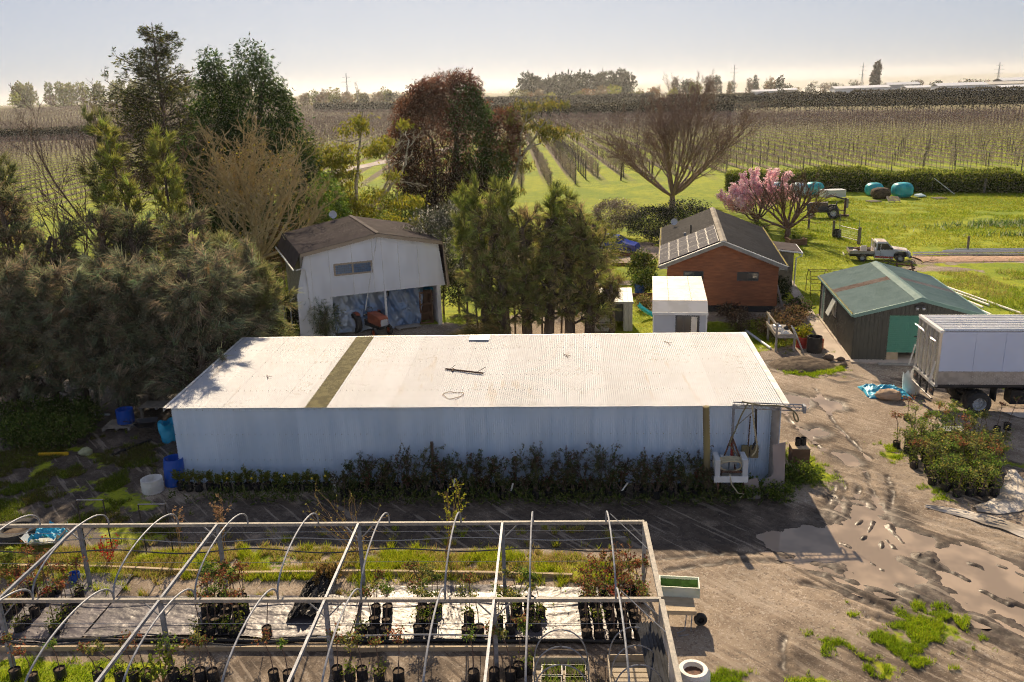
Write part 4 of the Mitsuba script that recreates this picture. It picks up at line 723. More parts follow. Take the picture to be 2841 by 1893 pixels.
# box truck: local x forward (to the right), y away, rear face at x = 0
TM = frame(17.433, 33.01, 0, -.114)
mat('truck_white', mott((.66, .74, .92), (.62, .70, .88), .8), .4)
mat('ali_plate', mott((.50, .48, .47), (.40, .38, .37), 5), .4, .5)
mat('ply_panel', mott((.45, .42, .33), (.33, .31, .25), 2.5), .7)
tr = thing('box_truck', 'white box truck with a ribbed metal roof seen from its open framed rear end', 'truck')
TW, TL = 2.5, 8.2
n = 140; y = np.linspace(0, TW, n); zz = 3.66 + .04 * np.sin(2 * math.pi * y / .25) + .02 * np.sin(math.pi * y / TW)
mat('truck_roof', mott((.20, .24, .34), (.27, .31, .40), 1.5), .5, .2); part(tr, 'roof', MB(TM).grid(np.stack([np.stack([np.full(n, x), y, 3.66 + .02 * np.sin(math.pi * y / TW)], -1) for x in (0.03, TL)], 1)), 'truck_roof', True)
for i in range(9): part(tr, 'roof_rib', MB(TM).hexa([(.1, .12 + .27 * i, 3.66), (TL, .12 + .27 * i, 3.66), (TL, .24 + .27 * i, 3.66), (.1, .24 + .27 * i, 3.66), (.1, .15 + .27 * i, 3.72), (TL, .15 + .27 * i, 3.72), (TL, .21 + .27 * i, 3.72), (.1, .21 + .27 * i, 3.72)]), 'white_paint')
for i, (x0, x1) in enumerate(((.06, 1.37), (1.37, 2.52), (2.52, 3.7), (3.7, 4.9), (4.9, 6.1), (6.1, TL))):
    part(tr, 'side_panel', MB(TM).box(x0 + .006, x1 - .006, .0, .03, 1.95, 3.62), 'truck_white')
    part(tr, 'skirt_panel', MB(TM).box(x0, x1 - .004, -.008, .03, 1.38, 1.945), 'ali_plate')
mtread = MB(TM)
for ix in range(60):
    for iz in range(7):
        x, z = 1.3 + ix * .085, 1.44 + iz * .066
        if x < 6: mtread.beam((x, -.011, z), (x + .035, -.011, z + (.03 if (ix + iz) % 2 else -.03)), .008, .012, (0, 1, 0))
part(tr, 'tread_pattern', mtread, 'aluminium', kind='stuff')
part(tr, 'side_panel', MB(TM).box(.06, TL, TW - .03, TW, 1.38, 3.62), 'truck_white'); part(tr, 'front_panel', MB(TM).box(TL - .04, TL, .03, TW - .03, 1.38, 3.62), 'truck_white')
part(tr, 'floor', MB(TM).box(.05, TL, .0, TW, 1.27, 1.375), 'dark_steel')
part(tr, 'rear_panel', MB(TM).box(.07, .1, .04, TW - .04, 1.4, 3.6), 'ply_panel')
for i, yy in enumerate((.02, .52, 1.0, 1.45, 1.95, 2.44)): part(tr, 'rear_upright', MB(TM).box(-.03, .065, yy, yy + .06, 1.38, 3.6), 'aluminium')
part(tr, 'rear_header', MB(TM).box(-.05, .1, -.02, TW + .02, 3.58, 3.7), 'white_paint'); part(tr, 'rear_sill', MB(TM).box(-.06, .08, -.01, TW + .01, 1.26, 1.37), 'aluminium')
for z, y0, y1 in ((3.3, 1.4, 2.45), (3.22, .05, .62)): part(tr, 'rear_rail', MB(TM).tube([(-.18, y0, z), (-.18, y1, z)], .02, 6), 'aluminium')
for yy in (.08, 2.46): part(tr, 'gas_strut', MB(TM).tube([(-.25, yy, 1.45), (-.08, yy, 2.35)], .035, 8), 'white_plastic')
part(tr, 'bumper_bar', MB(TM).tube([(-.05, .1, .72), (-.05, TW - .1, .72)], .04, 6), 'dark_steel')
for yy in (.75, 1.5): part(tr, 'bumper_hanger', MB(TM).box(-.08, -.02, yy, yy + .06, .7, 1.28), 'dark_steel')
for y0 in (.08, 1.98): lk = part(tr, 'tail_light_board', MB(TM).box(-.05, -.01, y0, y0 + .42, .86, 1.22), 'dark_steel'); part(lk, 'lamp', MB(TM).box(-.07, -.05, y0 + .1, y0 + .3, .98, 1.1), 'rust')
for yy in (.75, 1.6): part(tr, 'chassis_rail', MB(TM).box(.1, TL, yy, yy + .12, .95, 1.26), 'dark_steel')
part(tr, 'axle', MB(TM).cyl((1.83, .3, .5), (1.83, TW - .3, .5), .1), 'dark_steel')
for yy in (.17, TW - .17): wheel(tr, TM if yy < 1 else TM, 1.83, yy, .5, .32, 'pale_grey')
for yy in (.52, TW - .52): wheel(tr, TM, 1.83, yy, .5, .26, 'dark_steel', 'inner_wheel')
part(tr, 'fuel_tank', MB(TM).box(3.05, 4.1, .1, .7, .5, 1.1), 'black_plastic'); part(tr, 'mudguard', MB(TM).box(2.42, 2.45, .03, .6, .62, 1.2), 'rubber')
# flat deck ute
UM = frame(27.18, 64.35, 0, -.25)
mat('ute_paint', mott((.50, .55, .66), (.42, .46, .55), 2), .35)
mat('ute_roof', mott((.66, .64, .60), (.45, .36, .30), 2.2), .5)
ut = thing('flat_deck_ute', 'old white flat deck ute with rusty timber tray full of junk parked on the grass', 'ute')
prof = [(.85, .30), (2.2, .26), (2.2, .62), (2.35, .84), (3.05, .84), (3.2, .62), (3.2, .42), (3.38, .42), (3.40, .62), (3.36, .82), (2.20, 1.0), (1.72, 1.50), (.98, 1.53), (.90, .98)]
part(ut, 'body', MB(UM).prism(prof, .02, 1.6), 'ute_paint')
part(ut, 'roof', MB(UM).hexa([(.97, .06, 1.533), (1.72, .06, 1.503), (1.72, 1.56, 1.503), (.97, 1.56, 1.533), (1.02, .12, 1.575), (1.68, .12, 1.555), (1.68, 1.5, 1.555), (1.02, 1.5, 1.575)]), 'ute_roof')
part(ut, 'bonnet', MB(UM).hexa([(2.22, .1, .995), (3.34, .12, .83), (3.34, 1.5, .83), (2.22, 1.52, .995), (2.24, .14, 1.03), (3.3, .16, .865), (3.3, 1.46, .865), (2.24, 1.48, 1.03)]), 'ute_roof')
part(ut, 'windscreen', MB(UM).hexa([(2.155, .14, 1.055), (1.765, .14, 1.46), (1.765, 1.48, 1.46), (2.155, 1.48, 1.055), (2.17, .14, 1.065), (1.78, .14, 1.475), (1.78, 1.48, 1.475), (2.17, 1.48, 1.065)]), 'window_dark')
part(ut, 'side_window', MB(UM).prism([(1.27, .98), (2.08, .98), (1.75, 1.42), (1.29, 1.44)], .005, .021), 'window_dark')
part(ut, 'side_window', MB(UM).prism([(1.0, .9), (1.2, .9), (1.22, 1.44), (1.03, 1.45)], .005, .021), 'window_dark')
part(ut, 'rear_window', MB(UM).box(.895, .93, .2, 1.4, 1.1, 1.45), 'window_dark')
part(ut, 'stripe', MB(UM).prism([(.9, .36), (2.2, .32), (2.2, .44), (.9, .48)], .012, .02), 'red_paint')
part(ut, 'door_seam', MB(UM).prism([(1.235, .46), (1.25, .46), (1.25, 1.47), (1.235, 1.47)], .004, .0205), 'dark_steel')
part(ut, 'door_mirror', MB(UM).box(2.0, 2.08, -.14, .0, 1.0, 1.14), 'dark_steel')
part(ut, 'front_bumper', MB(UM).box(3.34, 3.5, .02, 1.6, .36, .5), 'dark_steel'); part(ut, 'headlight', MB(UM).box(3.37, 3.43, .08, .3, .6, .74), 'aluminium'); part(ut, 'headlight', MB(UM).box(3.37, 3.43, 1.3, 1.52, .6, .74), 'aluminium')
part(ut, 'tray_deck', MB(UM).box(-.95, .84, -.02, 1.68, .62, .68), 'old_wood')
for q in ((-.95, .84, -.045, -.02), (-.95, .84, 1.68, 1.705)): k = part(ut, 'tray_side', MB(UM).box(*q, .62, .86), 'grey_wood')
part(ut, 'tailgate', MB(UM).box(-.99, -.955, -.03, 1.7, .62, .88), 'old_wood')
part(ut, 'tray_rail', MB(UM).box(-.95, .84, -.06, -.046, .64, .7), 'galv')
m = MB(UM); m.tube([(.78, .1, .68), (.80, .1, 1.58), (.80, 1.56, 1.58), (.78, 1.56, .68)], .03, 6)
for yy in (.4, .7, 1.0, 1.3): m.tube([(.80, yy, 1.0), (.80, yy, 1.58)], .015, 5)
part(ut, 'headboard', m, 'ute_roof'); part(ut, 'headboard_panel', MB(UM).box(.78, .82, .08, 1.58, .68, 1.0), 'ute_roof')
part(ut, 'chassis', MB(UM).box(-.9, 3.2, .4, 1.2, .36, .6), 'dark_steel')
part(ut, 'tow_bar', MB(UM).tube([(-.9, .8, .45), (-1.25, .8, .42)], .04, 6), 'dark_steel'); part(ut, 'light_board', MB(UM).box(-1.32, -1.28, .3, 1.3, .42, .54), 'white_plastic')
for x in (0.0, 2.71):
    for yy in (.1, 1.5): wheel(ut, UM, x, yy, .31, .2, 'pale_grey')
ch = thing('plastic_chair', 'white plastic chair lying among junk on the ute tray', 'chair')
part(ch, 'seat', MB(UM).box(-.1, .35, .6, 1.05, .98, 1.02), 'white_plastic'); part(ch, 'backrest', MB(UM).hexa([(-.15, .58, .7), (.35, .55, .72), (.35, .6, .72), (-.15, .63, .7), (-.1, .45, 1.2), (.3, .42, 1.22), (.3, .47, 1.22), (-.1, .5, 1.2)]), 'white_plastic')
for a, b in ((-.1, .6), (.32, .6), (-.1, 1.02), (.32, 1.02)): part(ch, 'leg', MB(UM).tube([(a, b, 1.0), (a + .05, b + .03, .68)], .02, 5), 'white_plastic')
for i, (a, b, s, mt_, tx) in enumerate(((-.5, .5, .16, 'white_plastic', 'small pale sack among the junk on the ute tray'), (.5, .9, .14, 'soil', 'dark clod of junk against the ute headboard'), (-.3, 1.2, .18, 'rust', 'rusty scrap at the far side of the ute tray'))):
    s_ = trimesh.creation.icosphere(2, s); vv = np.array(s_.vertices); vv = vv * (1 + .5 * (meshkit.fbm(vv * 6 + i, 3, i)[:, None] - .5)) * [1.3, 1, .7] + [a, b, .68 + s * .6]
    solo('tray_junk', MB(UM).raw(vv, s_.faces), mt_, tx, 'junk', smooth=True)
# tractor with post driver in the paddock, facing left
KM = frame(32.9, 85.84, 0, math.pi - .28)
tc = thing('tractor', 'old dark blue tractor with a post driver mounted behind it in the paddock', 'tractor')
mat('tractor_blue', mott((.05, .06, .09), (.10, .08, .07), 4), .6)
part(tc, 'bonnet', MB(KM).prism([(.5, .75), (2.5, .7), (2.55, 1.35), (2.3, 1.5), (.5, 1.55)], -1.25, -.75), 'tractor_blue')
part(tc, 'gearbox', MB(KM).box(-.3, 2.4, -1.2, -.8, .5, .9), 'dark_steel'); part(tc, 'seat', MB(KM).prism([(-.35, 1.2), (.1, 1.2), (.1, 1.28), (-.25, 1.3), (-.32, 1.6), (-.4, 1.6)], -1.2, -.8), 'black_plastic')
for b in (0.0, -2.0): wheel(tc, KM, 0, b, .56, .36, 'pale_grey', 'rear_wheel')
for b in (-.35, -1.7): wheel(tc, KM, 2.1, b, .35, .18, 'pale_grey', 'front_wheel')
part(tc, 'axle', MB(KM).cyl((0, -2.0, .56), (0, 0, .56), .12), 'dark_steel'); part(tc, 'front_axle', MB(KM).cyl((2.1, -1.7, .4), (2.1, -.35, .4), .06), 'dark_steel')
for b in (-.1, -1.9): part(tc, 'mudguard', MB(KM).tube([(.6 * math.cos(t), b, .56 + .62 * math.sin(t)) for t in np.linspace(.3, 2.6, 9)], .08, 6), 'tractor_blue')
part(tc, 'steering_wheel', MB(KM).tube([(.45 + .1 * math.cos(t), -1 + .2 * math.sin(t), 1.5 + .15 * math.cos(t)) for t in np.linspace(0, 2 * math.pi, 14)], .02, 5), 'black_plastic'); part(tc, 'exhaust', MB(KM).cyl((1.6, -1.0, 1.5), (1.6, -1.0, 2.2), .04), 'rust')
pd = thing('post_driver', 'tall rusty post driver frame hitched to the back of the old tractor', 'post driver')
part(pd, 'mast', MB(KM).box(-1.25, -1.05, -1.1, -.9, .15, 2.0), 'rust'); part(pd, 'top_frame', MB(KM).hexa([(-1.2, -1.15, 1.75), (.4, -1.15, 2.2), (.4, -.85, 2.2), (-1.2, -.85, 1.75), (-1.2, -1.15, 1.9), (.4, -1.15, 2.35), (.4, -.85, 2.35), (-1.2, -.85, 1.9)]), 'dark_steel')
part(pd, 'hammer', MB(KM).box(-1.45, -1.25, -1.15, -.85, 1.0, 1.9), 'grey_wood'); part(pd, 'base', MB(KM).box(-1.6, -.6, -1.2, -.8, .1, .3), 'rust'); part(pd, 'link', MB(KM).beam((-1.1, -1, .7), (0, -1, .8), .08, .08), 'rust')
# blue car on the far driveway
VM = frame(9.95, 70.3, 0, -.36)
mat('car_blue', (.012, .04, .30), .22, 0, .6, clearcoat=.8)
cr = thing('blue_car', 'bright blue small car parked half hidden behind the row of trees', 'car')
sec = [(-3.5, .35), (-3.5, .8), (-3.35, .95), (-2.9, 1.4), (-1.9, 1.5), (-1.0, 1.42), (-.25, .95), (.55, .78), (.68, .55), (.68, .3)]
v0 = np.array([[x, 0, z] for x, z in sec]); rows = []
for yy, sx, sz in ((0.0, .96, .97), (.08, 1, 1), (.8, 1, 1.03), (1.55, 1, 1), (1.62, .96, .97)): rows.append(np.stack([v0[:, 0] * 1 + (1 - sx) * -1.4 * 0, np.full(len(v0), yy) + np.where(v0[:, 2] > 1.0, (.8 - yy) * .18, 0), v0[:, 2] * sz], -1))
P = np.stack(rows); part(cr, 'body', MB(VM).grid(P).raw(np.vstack([P[0], P[-1]]), [[0, i, i + 1] for i in range(1, 9)] + [[10, 10 + i + 1, 10 + i] for i in range(1, 9)]), 'car_blue', 35)
part(cr, 'side_glass', MB(VM).prism([(-3.15, .98), (-.55, .98), (-1.05, 1.36), (-2.8, 1.36)], .07, .085), 'window_dark'); part(cr, 'windscreen', MB(VM).hexa([(-.40, .25, .99), (-.95, .3, 1.42), (-.95, 1.3, 1.42), (-.40, 1.35, .99), (-.37, .25, 1.03), (-.92, .3, 1.46), (-.92, 1.3, 1.46), (-.37, 1.35, 1.03)]), 'window_dark')
for x in (0.0, -2.6):
    for yy in (.06, 1.55): wheel(cr, VM, x, yy, .3, .2, 'aluminium', hub=.7)
# orange tractor in the barn
OM = BM @ frame(3.75, .3, 0, -1.25)
ot = thing('orange_tractor', 'faded orange tractor parked in front of the left barn bay', 'tractor')
part(ot, 'bonnet', MB(OM).prism([(-.1, .7), (1.25, .65), (1.3, 1.1), (1.15, 1.2), (-.1, 1.28)], -.28, .28), 'orange_paint', 30); part(ot, 'grille', MB(OM).box(1.28, 1.34, -.22, .22, .68, 1.05), 'pale_grey'); part(ot, 'gearbox', MB(OM).box(-.9, 1.0, -.2, .2, .4, .75), 'dark_steel')
for b in (-.75, .75): wheel(ot, OM if b < 0 else OM, -.75, b, .6, .34, 'orange_paint', 'rear_wheel'); part(ot, 'mudguard', MB(OM).grid(np.stack([np.stack([-.75 + .66 * np.cos(t := np.linspace(.9, 2.7, 12)), np.full(12, b + s), .6 + .66 * np.sin(t)], -1) for s in (-.1, .16)], 1)), 'orange_paint')
for b in (-.5, .5): wheel(ot, OM, 1.0, b, .3, .16, 'orange_paint', 'front_wheel')
part(ot, 'seat', MB(OM).box(-1.0, -.6, -.22, .22, .95, 1.03), 'black_plastic'); part(ot, 'steering_wheel', MB(OM).tube([(-.3, .2 * math.cos(t), 1.35 + .18 * math.sin(t)) for t in np.linspace(0, 6.28, 14)], .02, 5), 'black_plastic')
# ---------------------------------------------------------------- at the right end of the long shed
def S(a, b, z): return W(SH, (a, b, z))
def pole(name, label, x, y, h, r, m, cat='post', lean=(0, 0), group=None): return solo(name, MB().tube([(x, y, -.1), (x + lean[0] * .5, y + lean[1] * .5, h * .5), (x + lean[0], y + lean[1], h)], [r * 1.08, r, r * .97], 10), m, label, cat, group, smooth=35)
mat('mossy_pole', streak((.30, .25, .10), (.17, .14, .09), 6, 1), .9)
pole('timber_pole', 'tall round timber pole with a sawn top standing free before the shed wall', 6.6, 26.68, 3.2, .115, 'mossy_pole', 'pole', (-.16, 0))
solo('timber_pole', MB(SH).cyl((21.52, -.1, -.1), (21.50, -.1, 2.98), .15, .14, 14), 'grey_wood', 'thick grey round pole against the right corner of the long shed', 'pole', smooth=35)
tb = thing('lattice_boom', 'galvanised lattice boom hung with hoses projecting past the shed corner', 'boom')
for y, z0, z1 in ((-.34, 3.12, 3.02), (-.2, 3.16, 3.06), (-.27, 2.98, 2.86)): part(tb, 'chord', MB(SH).tube([(20.02, y, z0), (22.36, y - .02, z1)], .022, 6), 'galv')
m = MB(SH)
for i in range(9):
    a = 20.05 + i * .28; s = i / 9; m.tube([(a, -.34, 3.12 - .1 * s), (a + .14, -.27, 2.98 - .12 * s), (a + .28, -.34, 3.11 - .1 * s)], .011, 5); m.tube([(a, -.2, 3.16 - .1 * s), (a + .14, -.27, 2.98 - .12 * s)], .011, 5)
part(tb, 'lacing', m, 'galv'); part(tb, 'stand', MB(SH).tube([(20.03, -.32, .1), (20.03, -.32, 3.15)], .045, 8), 'galv'); part(tb, 'stay', MB(SH).tube([(20.1, -.33, 2.3), (20.75, -.3, 2.9)], .02, 6), 'galv'); part(tb, 'end_plate', MB(SH).box(22.34, 22.42, -.42, -.16, 2.82, 3.08), 'galv')
mat('hose_olive', (.20, .18, .10), .6); mat('hose_cream', (.48, .42, .27), .55)
for i, (pts, mt_, tx) in enumerate((([(20.5, -.36, 3.2), (20.25, -.4, 2.7), (20.1, -.42, 2.2), (20.0, -.45, 2.0), (19.9, -.5, 1.7), (20.1, -.5, 1.5), (20.25, -.6, 1.2)], 'hose_olive', 'olive hose looped over the left end of the lattice boom'),
        ([(20.3, -.3, 3.22), (20.9, -.38, 3.1), (21.4, -.4, 3.12), (21.8, -.4, 3.05), (22.1, -.42, 2.85), (22.2, -.42, 2.6), (22.15, -.42, 2.5), (22.05, -.42, 2.62), (22.0, -.4, 2.85)], 'hose_olive', 'olive hose running along the boom and hanging in a loop at its tip'),
        ([(20.62, -.38, 3.2), (20.68, -.42, 2.7), (20.75, -.45, 2.2), (20.85, -.5, 1.7), (20.8, -.5, 1.45), (20.68, -.5, 1.3)], 'hose_cream', 'cream hose hanging from the middle of the boom'),
        ([(20.78, -.3, 2.95), (20.8, -.34, 2.3), (20.82, -.36, 1.8), (20.7, -.4, 1.5)], 'rubber', 'black hose bundle hanging against the shed wall'))):
    P = np.array(pts); t = np.linspace(0, len(P) - 1, 40); Q = np.stack([np.interp(t, np.arange(len(P)), P[:, k]) for k in range(3)], -1); Q[1:-1] = (Q[:-2] + Q[1:-1] * 2 + Q[2:]) / 4; Q[2:-2] = (Q[:-4] + Q[2:-2] * 2 + Q[4:]) / 4
    solo('hanging_hose', MB(SH).tube(Q, .026 if i < 3 else .04, 6), mt_, tx, 'hose', smooth=True)
tp = thing('red_tripod', 'red painted iron tripod frame standing behind the hose trailer', 'tripod')
for x0 in (19.5, 20.15, 20.55): part(tp, 'leg', MB(SH).tube([(x0, -.5 - .2 * (x0 > 19.9), .5), (20.0, -.42, 2.0)], .03, 6), 'rust')
part(tp, 'column', MB(SH).tube([(20.02, -.45, .9), (20.02, -.42, 1.75)], .05, 6), 'red_paint')
for i, (a0, a1, tx) in enumerate(((20.42, 20.66, 'left'), (20.7, 20.98, 'right'))):
    solo('wall_box', MB(SH).box(a0, a1, -.16, .0, 1.08, 1.5), 'mossy_pole', f'{tx} of two small ochre timber boxes fixed to the shed wall', 'box')
solo('iron_rod', MB(SH).tube([(20.66, -.06, 2.6), (20.63, -.08, 1.4)], .02, 6), 'rust', 'rusty iron rod leaning upright against the shed wall', 'rod')
hr = thing('hose_trailer', 'white spray trailer deck with a big coil of cream hose beside the shed', 'trailer')
part(hr, 'deck', MB(SH).box(19.33, 20.46, -1.12, -.35, .7, .76), 'white_plastic'); part(hr, 'front_rail', MB(SH).box(19.33, 20.46, -1.15, -1.12, .62, .84), 'white_paint')
for a in (19.36, 20.28): part(hr, 'locker', MB(SH).box(a, a + .17, -1.1, -.4, .76, 1.42), 'pale_grey')
for a in (19.75, 20.05): part(hr, 'tank', MB(SH).box(a - .12, a + .12, -.62, -.38, .76, 1.3), 'pale_grey')
for a in (19.45, 20.3): part(hr, 'leg', MB(SH).box(a, a + .06, -1.1, -1.04, -.05, .7), 'rust')
part(hr, 'reel_frame', MB(SH).beam((19.6, -1.0, .95), (20.3, -1.0, .95), .06, .06), 'rust'); part(hr, 'reel_frame', MB(SH).beam((19.6, -.95, .8), (19.6, -.95, 1.0), .05, .05), 'rust')
m = MB(SH); rng = np.random.default_rng(8)
for i in range(13):
    t = np.linspace(0, 2 * math.pi, 26); rr = .27 + .012 * i; oy = -.95 + .02 * i
    m.tube([(19.9 + rr * 1.35 * math.cos(q), oy + .03 * math.sin(2 * q + i), 1.18 + (rr * .85) * math.sin(q) * (1 if math.sin(q) < 0 else .55)) for q in t], .02, 5, False)
part(hr, 'hose_coil', m, 'hose_cream', True, kind='stuff'); part(hr, 'hose_tail', MB(SH).tube([(19.85, -1.1, .9), (19.9, -1.25, .6), (20.1, -1.4, .35), (20.3, -1.4, .32), (20.15, -1.45, .2)], .022, 6), 'hose_cream', True)
mat('ply_sheet', streak((.36, .31, .29), (.24, .20, .19), 4, 1), .85)
def sheet(name, pts, b0, b1, label): return solo(name, MB(SH).prism(pts, b0, b1), 'ply_sheet', label, 'board')
sheet('plywood_board', [(21.24, 1.92), (21.66, 2.03), (21.72, .1), (21.1, .1), (20.9, .24), (21.08, .68), (21.26, .78), (21.33, .95)], -1.0, -.975, 'tall weathered plywood board with a curved cut leaning at the shed corner')
sheet('plywood_board', [(20.32, .66), (20.78, .78), (20.93, .1), (20.85, -.08), (20.5, -.08)], -1.12, -1.095, 'low brownish plywood offcut leaning next to the hose trailer')
cx = thing('wooden_crate', 'brown open wooden crate standing behind the plywood at the shed corner', 'crate'); XM = frame(10.05, 28.35, 0, -.1)
part(cx, 'front_panel', MB(XM).box(0, .62, 0, .03, 0, .78), 'brown_wood'); part(cx, 'side_panel', MB(XM).box(0, .03, .031, .6, 0, .78), 'brown_wood'); part(cx, 'side_panel', MB(XM).box(.59, .62, .031, .6, 0, .78), 'brown_wood'); part(cx, 'lid', MB(XM).box(-.02, .64, -.02, .6, .782, .81), 'pale_wood')
for i, a in enumerate((.22, .42)): part_k = solo('small_black_pot', pot_mesh(0, 0, .1, .28), 'black_plastic', f'{("left", "right")[i]} small black nursery pot standing on the brown crate', 'pot'); scene[part_k]['to_world'] = T(XM.tolist()).translate([a + .02, .3 + .04 * i, .81])
for i, (x, y, r) in enumerate(((9.72, 27.95, .3), (9.95, 27.7, -.2), (9.6, 27.55, .1))): solo('concrete_block', MB(frame(x, y, 0, r)).box(0, .22, 0, .36, 0, .22 + .12 * (i == 0)), 'pale_wood', ('tallest pale block beside the plywood', 'pale block lying right of the other blocks by the plywood', 'pale block lying nearest the eye by the plywood')[i], 'block')
# ---------------------------------------------------------------- left yard
def barrel(name, x, y, r, h, m, label, rings=(.3, .66), lean=(0, 0), open_=True, cat='barrel', z=0):
    k = thing(name, label, cat); M_ = frame(x, y, z); M_[0, 2], M_[1, 2] = lean
    pr = [(.0, .0), (r * .96, 0), (r, .03)]
    for q in rings: pr += [(r, h * q - .03), (r * 1.035, h * q), (r, h * q + .03)]
    pr += [(r * .99, h), (r * .93, h), (r * .92, h * .55 if open_ else h - .01), (.001, h * .55 if open_ else h - .01)]
    part(k, 'shell', MB(M_).lathe(pr, 26), m, 40); return k
k = barrel('blue_drum', -16.95, 34.75, .36, .62, 'blue_plastic', 'dark blue open plastic drum standing on the pallet in the left yard', (.5,), z=.17)
barrel('blue_drum', -12.62, 28.75, .36, 1.0, 'blue_plastic', 'bright blue plastic drum leaning at the left end of the shed', (.35, .7), (.05, .1))
barrel('white_tub', -13.2, 28.2, .38, .5, 'white_plastic', 'open white tub filled with soil next to the bright blue drum', (.6,))
def pallet(M, label, h=.14, slats=7, L=1.2, Wd=1.1):
    k = thing('pallet', label, 'pallet')
    for i in range(slats): a = i * (Wd - .1) / (slats - 1); part(k, 'slat', MB(M).box(0, L, a, a + .1, h - .025, h), 'old_wood')
    for a in (.02, L / 2 - .04, L - .1): part(k, 'bearer', MB(M).box(a, a + .08, 0, Wd, .02 if h < .3 else h - .12, h - .025), 'grey_wood')
    return k
pallet(frame(-17.75, 34.1, 0, .05), 'mossy wooden pallet lying under the dark blue drum', .15)
PB = frame(-16.6, 35.3, 0, -.05); k = pallet(PB, 'yellowed slatted pallet bench beside the shed corner', .62, 6, 1.6, .9)
for a in (.05, 1.45): part(k, 'leg', MB(PB).box(a, a + .1, .02, .12, 0, .5), 'old_wood')
u, v = np.meshgrid(np.linspace(0, 2 * np.pi, 40), np.linspace(0, 1, 16)); rr = .42 + .05 * np.sin(3 * u + 4 * v) + .06 * (meshkit.fbm(np.stack([np.cos(u) * 2, np.sin(u) * 2, v * 3], -1), 3, 1) - .5)
solo('tarp_bag', MB(frame(-14.4, 33.0, 0)).grid(np.stack([rr * .85 * np.cos(u), rr * .85 * np.sin(u), v * .8 + .05 * np.sin(5 * u)], -1)), 'cyan_tarp', 'open blue bulk bag sagging against the left end of the shed', 'bag', smooth=True)
wb = thing('wheelbarrow', 'dark wheelbarrow with green weeds in it standing before the pallet bench', 'wheelbarrow'); WM = frame(-16.0, 33.35, 0, .2)
part(wb, 'tub', MB(WM).grid(np.stack([np.stack([x0 + (x1 - x0) * t, np.full(9, y0), zz + 0 * t], -1) for x0, x1, y0, zz in [(0, 0.9, -.02, .62), (.15, .75, .1, .35), (.15, .75, .45, .35), (0, .9, .6, .62)] for t in [np.linspace(0, 1, 9)]])), 'black_plastic')
for y in (.05, .5): part(wb, 'handle', MB(WM).tube([(-.5, y, .6), (.8, y + .05, .3)], .022, 6), 'dark_steel')
wheel(wb, WM, .95, .28, .18, .09, 'dark_steel')
solo('yellow_beam', MB().box(-19.2, -18.0, 31.66, 31.74, .02, .14), 'yellow_paint', 'yellow painted beam lying on the ground in the left yard', 'beam')
mat('pale_lichen', mott((.38, .38, .22), (.24, .24, .15), 5), .9)
s_ = trimesh.creation.icosphere(3, .22); vv = np.array(s_.vertices); vv = vv * (1 + .7 * (meshkit.fbm(vv * 7, 3, 1)[:, None] - .5)) * [1.3, .9, .8]
solo('pale_sack', MB(frame(-17.3, 31.7, .12)).raw(vv, s_.faces), 'pale_lichen', 'crumpled pale yellow sack on the ground right of the yellow beam', 'sack', smooth=True)
solo('roof_scrap', MB(frame(-15.6, 32.2, .05, 1.0)).box(-.9, .9, 0, .12, 0, .03), 'black_plastic', 'long dark strip of plastic lying in front of the wheelbarrow', 'strip'); solo('blue_pipe', MB().tube([(-19.3, 35.95, .12), (-18.2, 35.9, .12)], .05, 8), 'pale_grey', 'grey blue pipe lying along the foot of the hedge trees', 'pipe')
# black U frames
for i, (x, y) in enumerate(((-13.7, 24.1), (-11.6, 23.67))):
    k = thing('steel_hoop_stand', f'{("left", "right")[i]} of two black square steel stands behind the shade house rail', 'stand')
    for a in (0, .84): part(k, 'leg', MB(frame(x, y, 0, -.04)).tube([(a, 0, -.1), (a - .02, 0, 1.75)], .022, 6), 'dark_steel')
    part(k, 'top_bar', MB(frame(x, y, 0, -.04)).tube([(-.02, 0, 1.75), (.82, 0, 1.75)], .022, 6), 'galv')
ty = thing('old_tyre', 'old black tractor tyre lying flat at the left edge behind the shade house', 'tyre')
part(ty, 'tread', MB(frame(-16.35, 25.0, 0)).lathe([(.42, .06), (.68, .04), (.75, .16), (.74, .30), (.66, .4), (.44, .38), (.40, .22), (.42, .06)], 36), 'rubber', 40); part(ty, 'soil', MB(frame(-16.35, 25.0, 0)).lathe([(.44, .25), (.001, .3)], 20), 'soil')
sl = thing('garden_sledge', 'shallow grey barrow tray holding a crumpled blue tarp at the left edge', 'tray'); YM = frame(-15.7, 24.4, 0, .05)
part(sl, 'tray', MB(YM).grid(np.stack([np.stack([np.array([-.1, .1, .95, 1.1]), np.full(4, y), np.array([.42, .12, .12, .42]) + dz], -1) for y, dz in ((-.25, .12), (-.15, 0), (.45, 0), (.55, .15))])), 'pale_grey')
u, v = np.meshgrid(np.linspace(0, 1, 34), np.linspace(0, 1, 24)); r = meshkit.fbm(np.stack([u * 6, v * 5, u * 0], -1), 4, 3); r2 = np.abs(meshkit.fbm(np.stack([u * 9 + v * 5, v * 7, u * 0 + 5], -1), 3, 4) - .5)
solo('blue_tarp', MB(YM).grid(np.stack([.1 + .95 * u, -.25 + .75 * v, .2 + .45 * r * np.sin(np.pi * u) ** .5 + .35 * r2], -1)), 'cyan_tarp', 'crumpled bright blue tarp in the barrow tray at the left edge', 'tarp', smooth=True)
